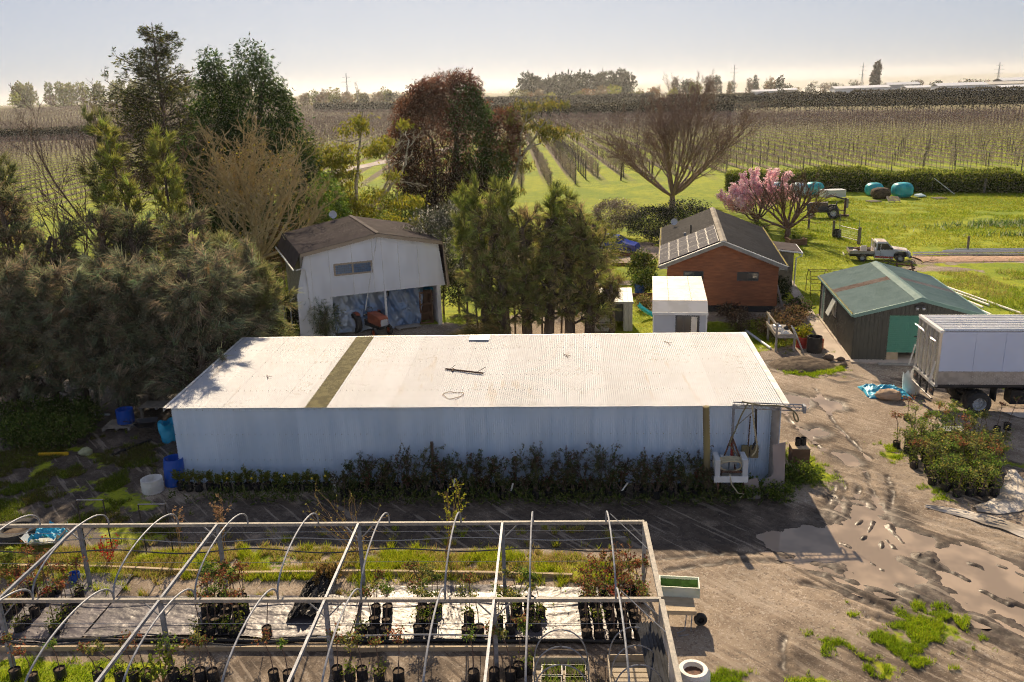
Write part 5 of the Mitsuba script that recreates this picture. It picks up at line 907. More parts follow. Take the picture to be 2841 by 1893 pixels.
# ---------------------------------------------------------------- yard right of the shed
bn = thing('workbench', 'grey timber potting bench with a back board covered in junk', 'bench'); NM = frame(13.72, 42.35, 0, -.1)
for a in (0, .92):
    for b in (0, 2.1): part(bn, 'leg', MB(NM).box(a, a + .1, b, b + .1, 0, .8 if a else 1.55), 'grey_wood')
for i in range(5): part(bn, 'top_plank', MB(NM).box(-.02 + .2 * i, .17 + .2 * i, -.05, 2.3, .8, .85), 'grey_wood')
for z in (.9, 1.45): part(bn, 'back_rail', MB(NM).box(-.06, -.01, -.05, 2.3, z, z + .14), 'old_wood')
part(bn, 'front_board', MB(NM).box(.12, 1.0, -.09, -.055, .78, 1.0), 'grey_wood')
for i, (a, b, c, d, mt_, tx) in enumerate(((.3, .3, .5, .3, 'pale_grey', 'pale tray of scraps near the front of the potting bench'), (.25, .9, .4, .5, 'white_plastic', 'heap of white plastic in the middle of the potting bench'), (.7, 1.3, .25, .3, 'black_plastic', 'black crate on the far right of the potting bench'), (.2, 1.75, .5, .4, 'aluminium', 'grey metal box at the far end of the potting bench'))):
    u, v = np.meshgrid(np.linspace(0, 1, 12), np.linspace(0, 1, 12)); r = meshkit.fbm(np.stack([u * 5, v * 5, u * 0 + i], -1), 3, i)
    solo('bench_clutter', MB(NM).grid(np.stack([a + c * u, b + d * v, .86 + .25 * r * np.sin(np.pi * u) ** .4 * np.sin(np.pi * v) ** .4], -1)), mt_, tx, 'junk')
ld = thing('pale_ladder', 'short pale wooden ladder leaning on the right side of the potting bench', 'ladder')
for b in (0.3, .75): part(ld, 'stile', MB(NM).beam((1.45, b - .2, 0), (1.05, b + .5, 1.1), .04, .07), 'white_plastic')
for t in (.2, .45, .7, .9): part(ld, 'rung', MB(NM).beam((1.45 - .4 * t, .1 + .7 * t, 1.1 * t), (1.45 - .4 * t, .55 + .7 * t, 1.1 * t), .03, .05), 'white_plastic')
barrel('black_drum', 15.7, 42.15, .38, .85, 'black_plastic', 'black plastic drum standing right of the potting bench', (.33, .66)); barrel('red_tub', 15.35, 43.0, .3, .6, 'red_paint', 'red plastic tub holding a plant behind the black drum', (.9,)); barrel('orange_tub', 16.15, 42.8, .26, .5, 'orange_paint', 'small orange tub right of the black drum', (.9,))
solo('grey_pipe', MB().tube([(13.25, 46.3, .08), (13.62, 42.75, .08)], .075, 10), 'pale_grey', 'pale grey plastic pipe lying on the grass left of the potting bench', 'pipe')
u, v = np.meshgrid(np.linspace(-1, 1, 44), np.linspace(-1, 1, 44)); rad = np.sqrt(u ** 2 + v ** 2)
solo('soil_mound', MB().grid(np.stack([14.35 + 1.7 * u, 40.1 + 1.25 * v, -.06 + .42 * np.clip(1 - rad ** 2, 0, 1) ** .8 + .16 * (meshkit.fbm(np.stack([u * 5, v * 5, u * 0], -1), 4, 2) - .4) * np.clip(1.1 - rad, 0, 1)], -1)), 'soil', 'low mound of dark soil in front of the potting bench', 'soil heap', smooth=True)
for i, (x, y, s) in enumerate(((15.95, 40.75, .2), (16.5, 40.6, .14), (16.3, 39.7, .13), (13.9, 38.8, .1))):
    s_ = trimesh.creation.icosphere(2, s); vv = np.array(s_.vertices); vv = vv * (1 + .5 * (meshkit.fbm(vv * 8 + i, 3, i)[:, None] - .5)) * [1.4, .9, .9] + [x, y, s * .6]
    solo('stump_chunk', MB().raw(vv, s_.faces), 'bark_brown', ('largest log chunk at the end of the concrete path', 'smaller log chunk right of the largest one', 'small dark log chunk on the grass below the path', 'small dark clod left of the soil mound')[i], 'log')
solo('bent_branch', MB().tube([(15.2, 39.9, .1), (15.9, 40.0, .12), (16.6, 39.95, .08)], [.02, .035, .02], 6), 'bark_grey', 'bent grey branch lying on the right of the soil mound', 'branch')
u, v = np.meshgrid(np.linspace(0, 1, 60), np.linspace(0, 1, 44)); env = np.clip(np.sin(np.pi * u) * np.sin(np.pi * v), 0, 1) ** .5; r = meshkit.fbm(np.stack([u * 5, v * 4, u * 0], -1), 4, 12); r2 = np.abs(meshkit.fbm(np.stack([u * 8 + v * 4, v * 7, u * 0 + 5], -1), 3, 14) - .5)
wob = .25 * (meshkit.fbm(np.stack([u * 3, v * 3, u * 0 + 9], -1), 3, 15) - .5)
solo('blue_tarpaulin', MB().grid(np.stack([15.75 + 1.75 * u + wob, 35.2 + 1.5 * v - .35 * u + wob, .02 + env * (.12 + .55 * r * r + .3 * r2)], -1)), 'cyan_tarp', 'crumpled bright blue tarpaulin lying on the ground behind the truck', 'tarp', smooth=True)
mat('hessian', mott((.48, .36, .26), (.36, .26, .18), 4), .95)
s_ = trimesh.creation.icosphere(4, .45); vv = np.array(s_.vertices); vv = vv * (1 + .45 * (meshkit.fbm(vv * 3.2, 4, 3)[:, None] - .5) + .25 * (np.abs(meshkit.fbm(vv * 7, 3, 5)[:, None] - .5))) * [1.15, .7, .62]
solo('hessian_sack', MB(frame(16.5, 35.05, .17, -.3)).raw(vv, s_.faces), 'hessian', 'tan hessian bundle lying against the blue tarpaulin', 'sack', smooth=True)
a = np.linspace(.6, 5.6, 30); hgt = .75 + .3 * np.sin(a * 2.2) + .12 * np.sin(a * 7)
solo('cut_plastic_drum', MB(frame(17.85, 35.85, 0)).grid(np.stack([np.stack([.36 * np.cos(a), .36 * np.sin(a), np.full(30, .0)], -1), np.stack([.38 * np.cos(a), .38 * np.sin(a), hgt * .5], -1), np.stack([.4 * np.cos(a), .4 * np.sin(a), hgt], -1)])), 'white_plastic', 'white plastic drum cut open standing beside the truck rear', 'drum', smooth=True)
# cloth heap at the right edge
mat('dirty_cloth', mott((.58, .53, .46), (.30, .26, .21), 1.6), .9)
for i, (pts, wd, tx) in enumerate((([(13.45, 25.2), (14.4, 24.6), (15.2, 23.9), (15.9, 22.9), (16.3, 22.2)], .42, 'long strip of dirty white cloth lying in the mud at the right edge'), ([(14.9, 24.9), (15.6, 24.9), (16.3, 25.2), (17.2, 26.6), (17.7, 27.6)], .42, 'crumpled heap of brownish cloth at the right edge behind the strip'))):
    P = np.array(pts); t = np.linspace(0, len(P) - 1, 70); Q = np.stack([np.interp(t, np.arange(len(P)), P[:, k]) for k in (0, 1)], -1); tg = nrm(np.gradient(Q, axis=0)); nn = np.stack([-tg[:, 1], tg[:, 0]], -1); s = np.linspace(-1, 1, 22)
    X = Q[:, None] + nn[:, None] * s[None, :, None] * wd * (.6 + .8 * meshkit.fbm(np.stack([t * .9, t * 0, t * 0 + i], -1), 3, i))[:, None, None] * np.clip(np.sin(np.pi * (t + .12) / (t[-1] + .2)), .15, 1)[:, None, None] ** .5
    tt, ss = np.meshgrid(t, s, indexing='ij'); r = meshkit.fbm(np.stack([tt * 1.6, ss * 2.2 + tt, tt * 0 + i], -1), 4, 20 + i); r2 = np.abs(meshkit.fbm(np.stack([tt * 2.0 + ss * .8, ss * 5.0, tt * 0 + 5], -1), 4, 24) - .5)
    solo('dirty_cloth', MB().grid(np.concatenate([X, (.03 + (1 - s[None] ** 2) * (.03 + (.2 if i == 0 else .13) * r2 + .08 * np.clip(r - .4, 0, 1)))[..., None]], -1)), 'dirty_cloth', tx, 'cloth', smooth=True)
gt = thing('wire_crate', 'grey plastic mesh crate standing among the potted roses by the truck', 'crate')
for i in range(9): part(gt, 'slat', MB(frame(16.4, 30.3, .45, -.1)).box(.0, .95, .06 * i, .06 * i + .025, 0, .02), 'pale_grey')
for a in (0, .93): part(gt, 'rim', MB(frame(16.4, 30.3, .42, -.1)).box(a, a + .03, -.01, .54, 0, .05), 'pale_grey')
# cart with green tub, white barrel, shade cloth, tunnel benches
ct = thing('garden_cart', 'wooden garden cart on bicycle style wheels right of the shade house frame', 'cart'); AM = frame(3.72, 19.0, 0, -.1)
for i in range(4): part(ct, 'plank', MB(AM).box(0, .78, .16 * i, .15 + .16 * i, .6, .63), 'pale_wood')
part(ct, 'front_board', MB(AM).box(-.02, .8, -.05, -.01, .52, .64), 'pale_wood'); wheel(ct, AM, .95, .3, .17, .12, 'dark_steel')
for a in (.1, .7): part(ct, 'leg', MB(AM).tube([(a, .05, .6), (a - .03, 0, 0)], .015, 5), 'galv')
part(ct, 'handle', MB(AM).tube([(.55, -.02, .55), (.5, -.1, .1), (.3, -.15, .05), (.35, -.22, .02), (.6, -.2, .05)], .015, 5), 'galv')
gb = thing('green_tub', 'long pale tub with green stained inside sitting on the garden cart', 'tub'); mat('tub_green', mott((.10, .22, .05), (.06, .13, .03), 4), .5); mat('tub_pale', mott((.62, .66, .56), (.5, .55, .42), 3), .5)
BT = AM @ frame(-.1, .62, .62, -.06)
def tray(k, M, L, Wd, h, m0, m1, t=.03):
    part(k, 'outer_wall', MB(M).box(0, L, 0, t, 0, h), m0); part(k, 'outer_wall', MB(M).box(0, L, Wd - t, Wd, 0, h), m0); part(k, 'end_wall', MB(M).box(0, t, t, Wd - t, 0, h), m0); part(k, 'end_wall', MB(M).box(L - t, L, t, Wd - t, 0, h), m0); part(k, 'bottom', MB(M).box(t, L - t, t, Wd - t, 0, .02), m1)
    part(k, 'inner_lining', MB(M).box(t, L - t, Wd - t - .008, Wd - t - .001, .02, h * .75), m1)
tray(gb, BT, 1.05, .55, .3, 'tub_pale', 'tub_green')
bw = thing('white_barrel', 'white barrel lying with its open end up at the bottom edge by the frame', 'barrel'); part(bw, 'shell', MB(frame(4.02, 16.95, 0)).lathe([(.3, 0), (.4, .1), (.4, .32), (.33, .42), (.24, .42), (.22, .3), (.001, .28)], 28), 'white_plastic', 40); part(bw, 'red_inside', MB(frame(4.02, 16.95, 0)).lathe([(.215, .31), (.001, .3)], 20), 'rust')
u, v = np.meshgrid(np.linspace(0, 1, 40), np.linspace(0, 1, 30)); fold = .035 * np.sin(u * 40 + 3 * v) + .05 * (meshkit.fbm(np.stack([u * 7, v * 3, u * 0], -1), 3, 2) - .5)
mat('shade_cloth', mott((.035, .038, .045), (.06, .065, .075), 6), .85)
solo('shade_cloth', MB(GH).grid(np.stack([-.62 + .5 * u + .25 * v + fold, -4.05 - 2.3 * v + fold, 1.55 - .75 * v + .06 * np.sin(3 * u) + fold], -1)), 'shade_cloth', 'folded black shade cloth hanging inside the right end of the shade house', 'cloth', smooth=True)
solo('end_sheet', MB(GH).grid(np.stack([.0 + .03 * np.sin(u * 25) + .05 * (u - .5), -3.85 - 3.5 * u, .1 + 1.75 * v], -1)), 'dirty_cloth', 'pale translucent sheet hung under the right side rail of the shade house', 'sheet', smooth=True)
mat('bench_wood', streak((.46, .40, .31), (.33, .28, .21), 6, 6), .85)
for bi, (x0, x1, y0, y1, tx) in enumerate(((-3.0, -1.75, -5.6, -4.15, 'left'), (-1.25, -.1, -5.6, -4.05, 'right'))):
    k = thing('propagation_bench', f'{tx} of two slatted timber benches with seedlings under wire hoops', 'bench')
    for i in range(8): part(k, 'slat', MB(GH).box(x0, x1, y0 + (y1 - y0) * i / 8, y0 + (y1 - y0) * (i + .8) / 8, .52, .55), 'bench_wood')
    for q in ((x0 - .03, x0, y0, y1), (x1, x1 + .03, y0, y1), (x0, x1, y1, y1 + .03), (x0, x1, y0 - .03, y0)): part(k, 'side_board', MB(GH).box(*q, .5, .72), 'bench_wood')
    for a in (x0, x1 - .08):
        for b in (y0, y1 - .08): part(k, 'leg', MB(GH).box(a, a + .08, b, b + .08, 0, .52), 'bench_wood')
    for yy in (y0 + .1, (y0 + y1) / 2, y1 - .1):
        part(k, 'hoop', MB(GH).tube([((x0 + x1) / 2 - (x1 - x0) / 2 * math.cos(t), yy, .6 + .95 * math.sin(t) ** .8) for t in np.linspace(0, math.pi, 22)], .018, 6), 'galv')
for i in range(6):
    x, y = -2.85 + .55 * (i % 2) + (.0 if i < 4 else .02), -5.5 + .42 * (i // 2); k = thing('seedling_tray', ('', )[0] + f'{("front left", "front right", "middle left", "middle right", "back left", "back right")[i]} seedling tray on the left bench', 'tray', None)
    tray(k, GH @ frame(x, y, .56), .48, .38, .07, 'white_plastic' if i % 3 == 1 else 'black_plastic', 'soil', .015); n = 70; rg = np.random.default_rng(60 + i); p = np.stack([x + rg.uniform(.03, .45, n), y + rg.uniform(.03, .35, n), np.full(n, .6)], -1)
    p = p @ GH[:3, :3].T + GH[:3, 3]; lm, lc = leaves(p, np.stack([rg.normal(0, .35, n), rg.normal(0, .35, n), np.ones(n)], -1), rg.uniform(.08, .28, n), .02, rg, tri=True, col=tint(rg, n, (.20, .28, .04), .4)); part(k, 'seedlings', lm, 'leaf', color=lc)
# ---------------------------------------------------------------- paddock, fences, pipes
def post(x, y, h=1.2, r=.075, label='', g=None): return pole('fence_post', label, x, y, h, r, 'bark_grey', 'post', group=g)
post(36.4, 66.5, 1.35, .09, 'dark fence post standing alone behind the long poles'); post(29.3, 76.1, 1.4, .11, 'dark post left of the black drum by the gate'); post(29.85, 71.7, 1.45, .14, 'thick dark post at the right end of the metal gate'); post(28.45, 80.1, 1.5, .1, 'post beside the tractor front wheel'); post(56.6, 101.3, 1.8, .12, 'far fence post against the green hedge at right')
barrel('black_drum', 29.2, 75.0, .36, .75, 'black_plastic', 'black drum standing behind the left end of the metal gate', (.4,))
gk = thing('metal_gate', 'silver tubular metal gate with wire infill standing in the grass', 'gate'); g0, g1 = np.array((29.15, 74.4)), np.array((29.8, 71.75))
for z in (.3, 1.2): part(gk, 'rail', MB().tube([(*g0, z), (*g1, z)], .035, 6), 'galv')
for p in (g0, g1): part(gk, 'stile', MB().tube([(*p, .1), (*p, 2.3 if p is g0 else 2.1)], .022, 6), 'galv')
m = MB()
for t in np.linspace(.1, .9, 9): q = g0 + (g1 - g0) * t; m.tube([(*q, .3), (*q, 1.2)], .006, 4)
for z in (.5, .7, .9): m.tube([(*g0, z), (*g1, z)], .006, 4)
part(gk, 'wire_infill', m, 'wire', kind='stuff')
rng = np.random.default_rng(9)
for i in range(9):
    y0 = 66.9 - .16 * i; x0 = 31.8 + rng.uniform(0, 5); L = rng.uniform(6, 14); solo('irrigation_pole', MB().tube([(x0, y0, .12 + .1 * (i % 3)), (x0 + L, y0 - .28 * L * .45, .12 + .1 * (i % 3))], .06, 6), 'pale_grey', f'{("furthest", "second", "third", "fourth", "fifth", "sixth", "seventh", "eighth", "nearest")[i]} of nine long grey poles stacked on the grass right of the ute', 'pole', 'long grey poles right of the ute')
for i, (p, q) in enumerate((((28.6, 58.5), (29.9, 48.0)), ((28.2, 58.2), (29.1, 50.0)), ((27.9, 56.8), (28.4, 49.4)), ((27.6, 54.0), (27.9, 47.6)))):
    solo('white_pipe', MB().tube([(*p, .1 + .03 * i), (*q, .08 + .03 * i)], .075, 8), 'white_plastic', f'{("rightmost", "second from right", "third from right", "leftmost")[i]} of four long white pipes lying behind the green shed', 'pipe', 'long white pipes behind the green shed')
rf = thing('rusty_implement', 'rusty iron farm implement lying behind the green shed near the ute', 'implement'); RM = frame(27.3, 58.6, 0, .1)
for p, q in (((0, 0, .2), (1.5, .1, .35)), ((.1, .5, .2), (1.6, .5, .5)), ((.2, 0, .3), (.2, .6, .9)), ((1.2, 0, .35), (1.3, .6, .95)), ((.2, .6, .9), (1.6, .6, .6))): part(rf, 'beam', MB(RM).beam(p, q, .09, .09), 'rust')
for i in range(3): part(rf, 'block', MB(RM).box(.1 + .4 * i, .4 + .4 * i, -.2, .1, 0, .3 - .05 * i), 'rust')
br = thing('brush_pile', 'tangled heap of dead branches on the ground in front of the ute', 'branches'); sg, _ = grow(np.random.default_rng(3), [((27.2 + .35 * i, 62.9 + .2 * math.sin(i * 2), .05), (math.cos(i * 1.7), .3 * math.sin(i), .5), 1.3, .03) for i in range(12)], [dict(k=4, n=4, ang=(20, 60), len=.6, wander=.25, trop=(0, 0, -.12)), dict(k=3, wander=.3, trop=(0, 0, -.1))])
part(br, 'twigs', segmesh(sg, (5, 3)), 'bark_grey', kind='stuff')
def bale(x, y, r, label, m='bale_wrap', dome=1.0):
    k = thing('wrapped_bale', label, 'bale'); s_ = trimesh.creation.icosphere(3, 1.0); vv = np.array(s_.vertices); vv = np.sign(vv) * np.abs(vv) ** .7; vv = vv * (1 + .12 * (meshkit.fbm(vv * 3 + x, 3, 2)[:, None] - .5)) * [r, r * .9, r * .78 * dome] + [x, y, r * .74 * dome]; part(k, 'wrap', MB().raw(vv, s_.faces), m, True)
mat('bale_wrap', mott((.03, .36, .42), (.05, .45, .50), 1.5), .4); mat('bale_pale', mott((.40, .55, .62), (.55, .66, .70), 1), .4); mat('rotten_hay', mott((.12, .085, .05), (.055, .04, .028), 5), .95)
bale(46.3, 100.2, 1.15, 'round turquoise wrapped bale with a brown torn top in the paddock'); bale(44.0, 102.6, 1.0, 'turquoise wrapped bale standing behind the heap of rotten hay'); bale(43.6, 99.8, 1.05, 'dark brown heap of rotten hay beside the turquoise bales', 'rotten_hay', .8)
for i, (x, y, mm, tx) in enumerate(((33.4, 106.0, 'bale_pale', 'leftmost'), (35.6, 104.6, 'bale_pale', 'middle'), (37.6, 104.8, 'bale_wrap', 'rightmost'))): bale(x, y, 1.05, f'{tx} of three pale blue wrapped bales behind the pink tree', mm)
solo('feed_trailer', MB(frame(36.4, 98.4, 0)).box(0, 2.6, 0, 1.4, .5, 1.3), 'pale_grey', 'pale grey flat trailer box left of the old tractor', 'trailer')
for i, (x, y, rz, tx) in enumerate(((41.2, 96.4, .2, 'leftmost broken pallet lying in the paddock grass'), (43.0, 96.2, -.15, 'tilted pale pallet lying before the rotten hay'), (49.0, 97.3, .1, 'lone pale pallet lying right of the turquoise bales'))):
    M_ = frame(x, y, .0, rz); M_ = M_ @ np.array([[1, 0, 0, 0], [0, .94, -.34, 0], [0, .34, .94, .05], [0, 0, 0, 1.0]]) if i == 1 else M_; pallet(M_, tx, .14, 6, 1.3, 1.2)
solo('leaning_rail', MB().tube([(50.8, 102.0, 1.9), (52.6, 100.4, .15)], .05, 6), 'white_plastic', 'white rail leaning down from a thin stake at the paddock edge', 'rail'); solo('thin_stake', MB().tube([(50.75, 102.05, 0), (50.7, 102.05, 2.0)], .03, 5), 'dark_steel', 'thin dark stake holding up the white rail', 'stake')
solo('loose_sheet', MB(frame(47.8, 99.2, .1, .2)).hexa([(0, 0, 0), (1.1, 0, 0), (1.1, .9, .05), (0, .9, .05), (.1, 0, .2), (1, 0, .12), (1.0, .9, .3), (.1, .9, .25)]), 'bale_pale', 'crumpled pale wrap on the grass right of the turquoise bales', 'wrap')
hf = thing('wire_tunnel_frame', 'thin rusty hoop tunnel frame standing on the lawn behind the green shed', 'frame'); FM = frame(19.75, 54.9, 0, -.12)
for x in (0, 1.1, 2.2, 3.3):
    part(hf, 'hoop', MB(FM).tube([(x, -.7, 0), (x, -.62, 1.0), (x, -.3, 1.55), (x, .3, 1.55), (x, .62, 1.0), (x, .7, 0)], .022, 5), 'rust')
for y, z in ((-.69, .35), (-.64, .8), (-.5, 1.25), (-.3, 1.55), (.3, 1.55), (.64, .8)): part(hf, 'rail', MB(FM).tube([(0, y, z), (3.3, y, z)], .018, 5), 'rust')
pb = thing('planter_box', 'dark timber raised planter box at the foot of the bare shrub tree', 'planter'); QM = frame(24.0, 71.9, 0, 0)
for q in ((0, 1.5, 0, .06), (0, 1.5, 1.2, 1.26), (0, .06, .06, 1.2), (1.44, 1.5, .06, 1.2)): part(pb, 'board', MB(QM).box(*q, 0, .55), 'brown_wood')
part(pb, 'soil', MB(QM).box(.06, 1.44, .06, 1.2, .3, .45), 'soil')
barrel('blue_tub', 8.7, 55.85, .33, .68, 'blue_plastic', 'blue open drum standing on the lawn left of the white cabin', (.5,), z=.1)
solo('turquoise_slide', MB(frame(7.75, 50.2, 0, -.4)).grid(np.stack([np.stack([np.linspace(0, 1.1, 10), np.full(10, y), .75 - .7 * np.linspace(0, 1, 10) ** .7 + dz], -1) for y, dz in ((-.25, .15), (-.2, 0), (.2, 0), (.25, .15))])), 'bale_wrap', 'turquoise plastic slide on the grass right of the garden shed', 'slide')
for i, (x0, y0, x1, y1, tx) in enumerate(((7.5, 70.2, 11.8, 69.0, 'far'), (7.0, 66.2, 10.9, 65.2, 'near'), (6.2, 55.7, 9.6, 55.2, 'nearest'))): solo('retaining_board', MB().beam((x0, y0, .12), (x1, y1, .12), .1, .28), 'brown_wood', f'{tx} dark timber step edge on the terraced lawn left of the brown house', 'board')
solo('paving_strip', MB().hexa([(5.5, 59.4, .01), (9.6, 58.6, .01), (9.8, 60.0, .01), (5.5, 60.8, .01), (5.5, 59.4, .04), (9.6, 58.6, .04), (9.8, 60.0, .04), (5.5, 60.8, .04)]), 'concrete', 'pale paved strip crossing the lawn left of the brown house', 'paving')
solo('prop_pole', MB().tube([(16.75, 50.6, 0), (16.35, 52.0, 2.6)], .07, 8), 'grey_wood', 'grey pole leaning against the right wall of the brown house', 'pole')
# ---------------------------------------------------------------- vegetation builders
def wood(parent, segs, m, name='trunk', ns=(9, 5, 4, 3, 3), split=1, rmin=.006):
    """the trunk and the branches of a tree as two parts"""
    part(parent, name, segmesh(segs[:split], ns, rmin), m, 50)
    if len(segs) > split: part(parent, 'branches', segmesh(segs[split:], ns[split:], rmin), m, kind='stuff')
def needles(rng, P, D, per, L, w, droop, spread, col, alt=None, palt=0., var=.5):
    N = len(P); P = np.repeat(P, per, 0) + rng.normal(0, .05, (N * per, 3)); D = nrm(np.repeat(D, per, 0) * .9 + rng.normal(0, spread, (N * per, 3)) + np.array([0, 0, -droop]))
    return leaves(P, D, rng.uniform(*L, N * per), w, rng, tri=True, col=np.repeat(tint(rng, N, col, var, alt, palt), per, 0) * rng.uniform(.8, 1.2, (N * per, 1)))
def pick(segs, n, rng, lv=-1, lo=.0):
    a, b, _, _ = segs[lv]; q = np.linalg.norm(b - a, axis=1); i = rng.choice(len(a), n, p=q / q.sum()); t = rng.uniform(lo, 1, (n, 1)); return a[i] + (b[i] - a[i]) * t, nrm(b[i] - a[i])
def sheoak(x, y, h, label, group=None, seed=0, r=.2, crown=1.7, ncl=900, per=13, nb=34, start=.1, col=(.13, .13, .055), alt=(.20, .15, .085), palt=.25, dead=0, lean=(0, 0), stub=True, L=(.3, .7), w=.016, name='sheoak_tree', droop=.3, top=1.):
    rng = np.random.default_rng(seed); k = thing(name, label, 'tree', group)
    segs, tips = grow(rng, [((x, y, -.1), (lean[0], lean[1], 1), h * .95, r)], [dict(k=9, n=nb, ang=(40, 80), len=crown / h * 1.15, start=start, wander=.035, trop=(0, 0, .04), taper=.5, rad=.22, fall=.35), dict(k=4, n=6, ang=(25, 60), len=.5, wander=.16, trop=(0, 0, .12), rad=.5, start=.25), dict(k=3, wander=.2, trop=(0, 0, .08))])
    if stub:
        for q in range(3):
            a = rng.uniform(0, 6.28); z = h * rng.uniform(.72, .95); segs[0] = tuple(np.concatenate([s, e]) for s, e in zip(segs[0], (np.array([[x + lean[0] * z, y + lean[1] * z, z]]), np.array([[x + lean[0] * z + .35 * math.cos(a), y + .35 * math.sin(a), z + .55]]), np.array([r * .5]), np.array([r * .42]))))
    wood(k, segs, 'bark_brown')
    P, D = pick(segs, ncl, rng); lm, lc = needles(rng, P, D, per, L, w, droop, .27, col, alt, palt, .5)
    part(k, 'foliage', lm, 'leaf_matte', color=lc)
    if dead:
        P, D = pick(segs, dead, rng, 1, .5); lm, lc = needles(rng, P, nrm(D + [0, 0, -1.2]), 16, (.4, .8), .014, .9, .25, (.26, .17, .08), var=.3); part(k, 'dead_fronds', lm, 'leaf_matte', color=lc, label='hanging dead brown fronds')
    return k
HG = 'she-oaks of the overgrown hedge at left'
# hedge at the left: two staggered rows
for i, (x, y, h, c, tx) in enumerate(((-22.9, 37.0, 7.2, 2.2, 'leftmost she-oak of the front hedge row at the left edge'), (-21.2, 37.3, 7.0, 2.0, 'second she-oak from left in the front hedge row'), (-19.7, 36.9, 7.3, 2.0, 'third she-oak from left in the front hedge row'), (-18.2, 37.2, 7.1, 2.0, 'fourth she-oak from left in the front hedge row'), (-16.6, 36.9, 7.2, 2.0, 'fifth she-oak from left in the front hedge row'), (-15.1, 37.6, 7.1, 2.1, 'sixth she-oak from left, behind the shed corner'), (-13.3, 39.0, 7.0, 2.3, 'she-oak overhanging the left end of the shed roof'), (-25.0, 37.4, 7.4, 2.2, 'she-oak cut by the left edge of the frame'), (-13.9, 36.0, 7.6, 2.3, 'airy she-oak just left of the shed that shades its roof'))):
    sheoak(x, y, h * .84, tx, HG, 100 + i, .2, c * .95, 1700, 14, 54, .12, (.23, .255, .155), (.35, .28, .19), .3, w=.034, droop=.5, dead=40 if i in (4, 5, 6) else 14)
sheoak(-12.7, 40.2, 6.3, 'bushy lighter she-oak reaching over the shed roof beside the barn', HG, 120, .16, 2.0, 1500, 12, 50, .10, (.28, .30, .12), (.33, .27, .14), .2, dead=30, lean=(.04, -.02), w=.042)
for i, (x, y, h) in enumerate(((-26.5, 45.0, 9.8), (-24.2, 44.5, 7.2), (-21.8, 45.2, 7.8), (-19.6, 44.6, 7.6), (-17.3, 45.0, 7.8), (-28.8, 45.5, 9.5))):
    sheoak(x, y, h, f'pollarded she-oak, {("third from right", "fourth from right", "third from left", "second from right", "rightmost", "leftmost")[i] if i not in (0, 1, 2) else ("second from left", "third from left", "fourth from left")[i]} in the rear hedge row', 'pollarded she-oaks of the rear hedge row', 130 + i, .24, 1.5, 620, 12, 40, .16, (.22, .24, .12), (.30, .23, .15), .28, w=.05, dead=26, droop=.2)
for i, (x, y, h, tx) in enumerate(((-21.9, 50.0, 12.4, 'tall yellow green sapling left of the bare yellow tree'), (-20.0, 51.0, 12.0, 'bushy yellow green sapling between the two dark conifers and the bare tree'), (-27.8, 48.5, 11.0, 'feathery grey green sapling rising at the left edge'), (-24.2, 52.5, 13.2, 'slender pale stemmed sapling in front of the cedar'))):
    sheoak(x, y, h, tx, None, 140 + i, .11, 1.1, 640, 11, 34, .30, (.33, .36, .08) if i < 2 else (.24, .26, .11), (.26, .25, .08), .2, stub=False, droop=-.15, w=.045, name='feathery_sapling')
# the row in the middle, behind the shed
MG = 'trimmed she-oaks in the row behind the middle of the shed'
for i, (x, y, h, c) in enumerate(((-1.5, 46.6, 7.4, 1.25), (-.3, 46.4, 7.5, 1.3), (.9, 46.5, 7.3, 1.3), (2.1, 46.4, 7.4, 1.3), (3.3, 46.5, 7.3, 1.25), (4.4, 46.2, 7.2, 1.4))):
    sheoak(x, y, h * .93, f'{("leftmost", "second from left", "third from left", "third from right", "second from right", "rightmost")[i]} of six trimmed she-oaks behind the middle of the shed', MG, 150 + i, .31, c * 1.25, 760, 13, 40, .10, (.32, .34, .10), (.42, .33, .16), .3, w=.036, droop=.3, dead=16 if i < 2 else 8)
for i, (x, y, h) in enumerate(((-1.9, 46.9, 9.6), (-.9, 46.8, 9.4), (.2, 47.0, 9.0), (1.75, 46.9, 9.2), (2.85, 47.0, 8.8), (-2.6, 47.5, 9.1))):
    sheoak(x, y, h * .95, f'{("second from left", "third from left", "third from right", "second from right", "rightmost", "leftmost")[i]} of the feathery green shoots rising above the middle tree row', 'feathery shoots above the middle tree row', 160 + i, .06, .55, 260, 9, 22, .55, (.33, .37, .08), (.16, .2, .05), .3, stub=False, droop=-.3, w=.04, name='feathery_shoot')
k = thing('cut_brush_heap', 'heap of cut yellow brown she-oak fronds at the foot of the middle row', 'brush'); rng = np.random.default_rng(77); n = 260
P = np.stack([rng.uniform(-3.4, -.4, n), rng.uniform(44.6, 46.2, n), rng.uniform(.1, 1.1, n)], -1); P[:, 2] *= np.clip((P[:, 0] + 3.8) / 2, .2, 1); lm, lc = needles(rng, P, np.stack([-np.ones(n), rng.normal(0, .4, n), rng.normal(.1, .3, n)], -1), 16, (.5, .95), .035, .15, .3, (.32, .26, .10), (.16, .17, .06), .3); part(k, 'fronds', lm, 'leaf_matte', color=lc)
sheoak(5.55, 45.4, 2.9, 'sawn stump with a few drooping fronds before the garden shed doorway', None, 170, .2, .9, 90, 14, 8, .55, (.24, .2, .07), dead=10, name='stump_tree')
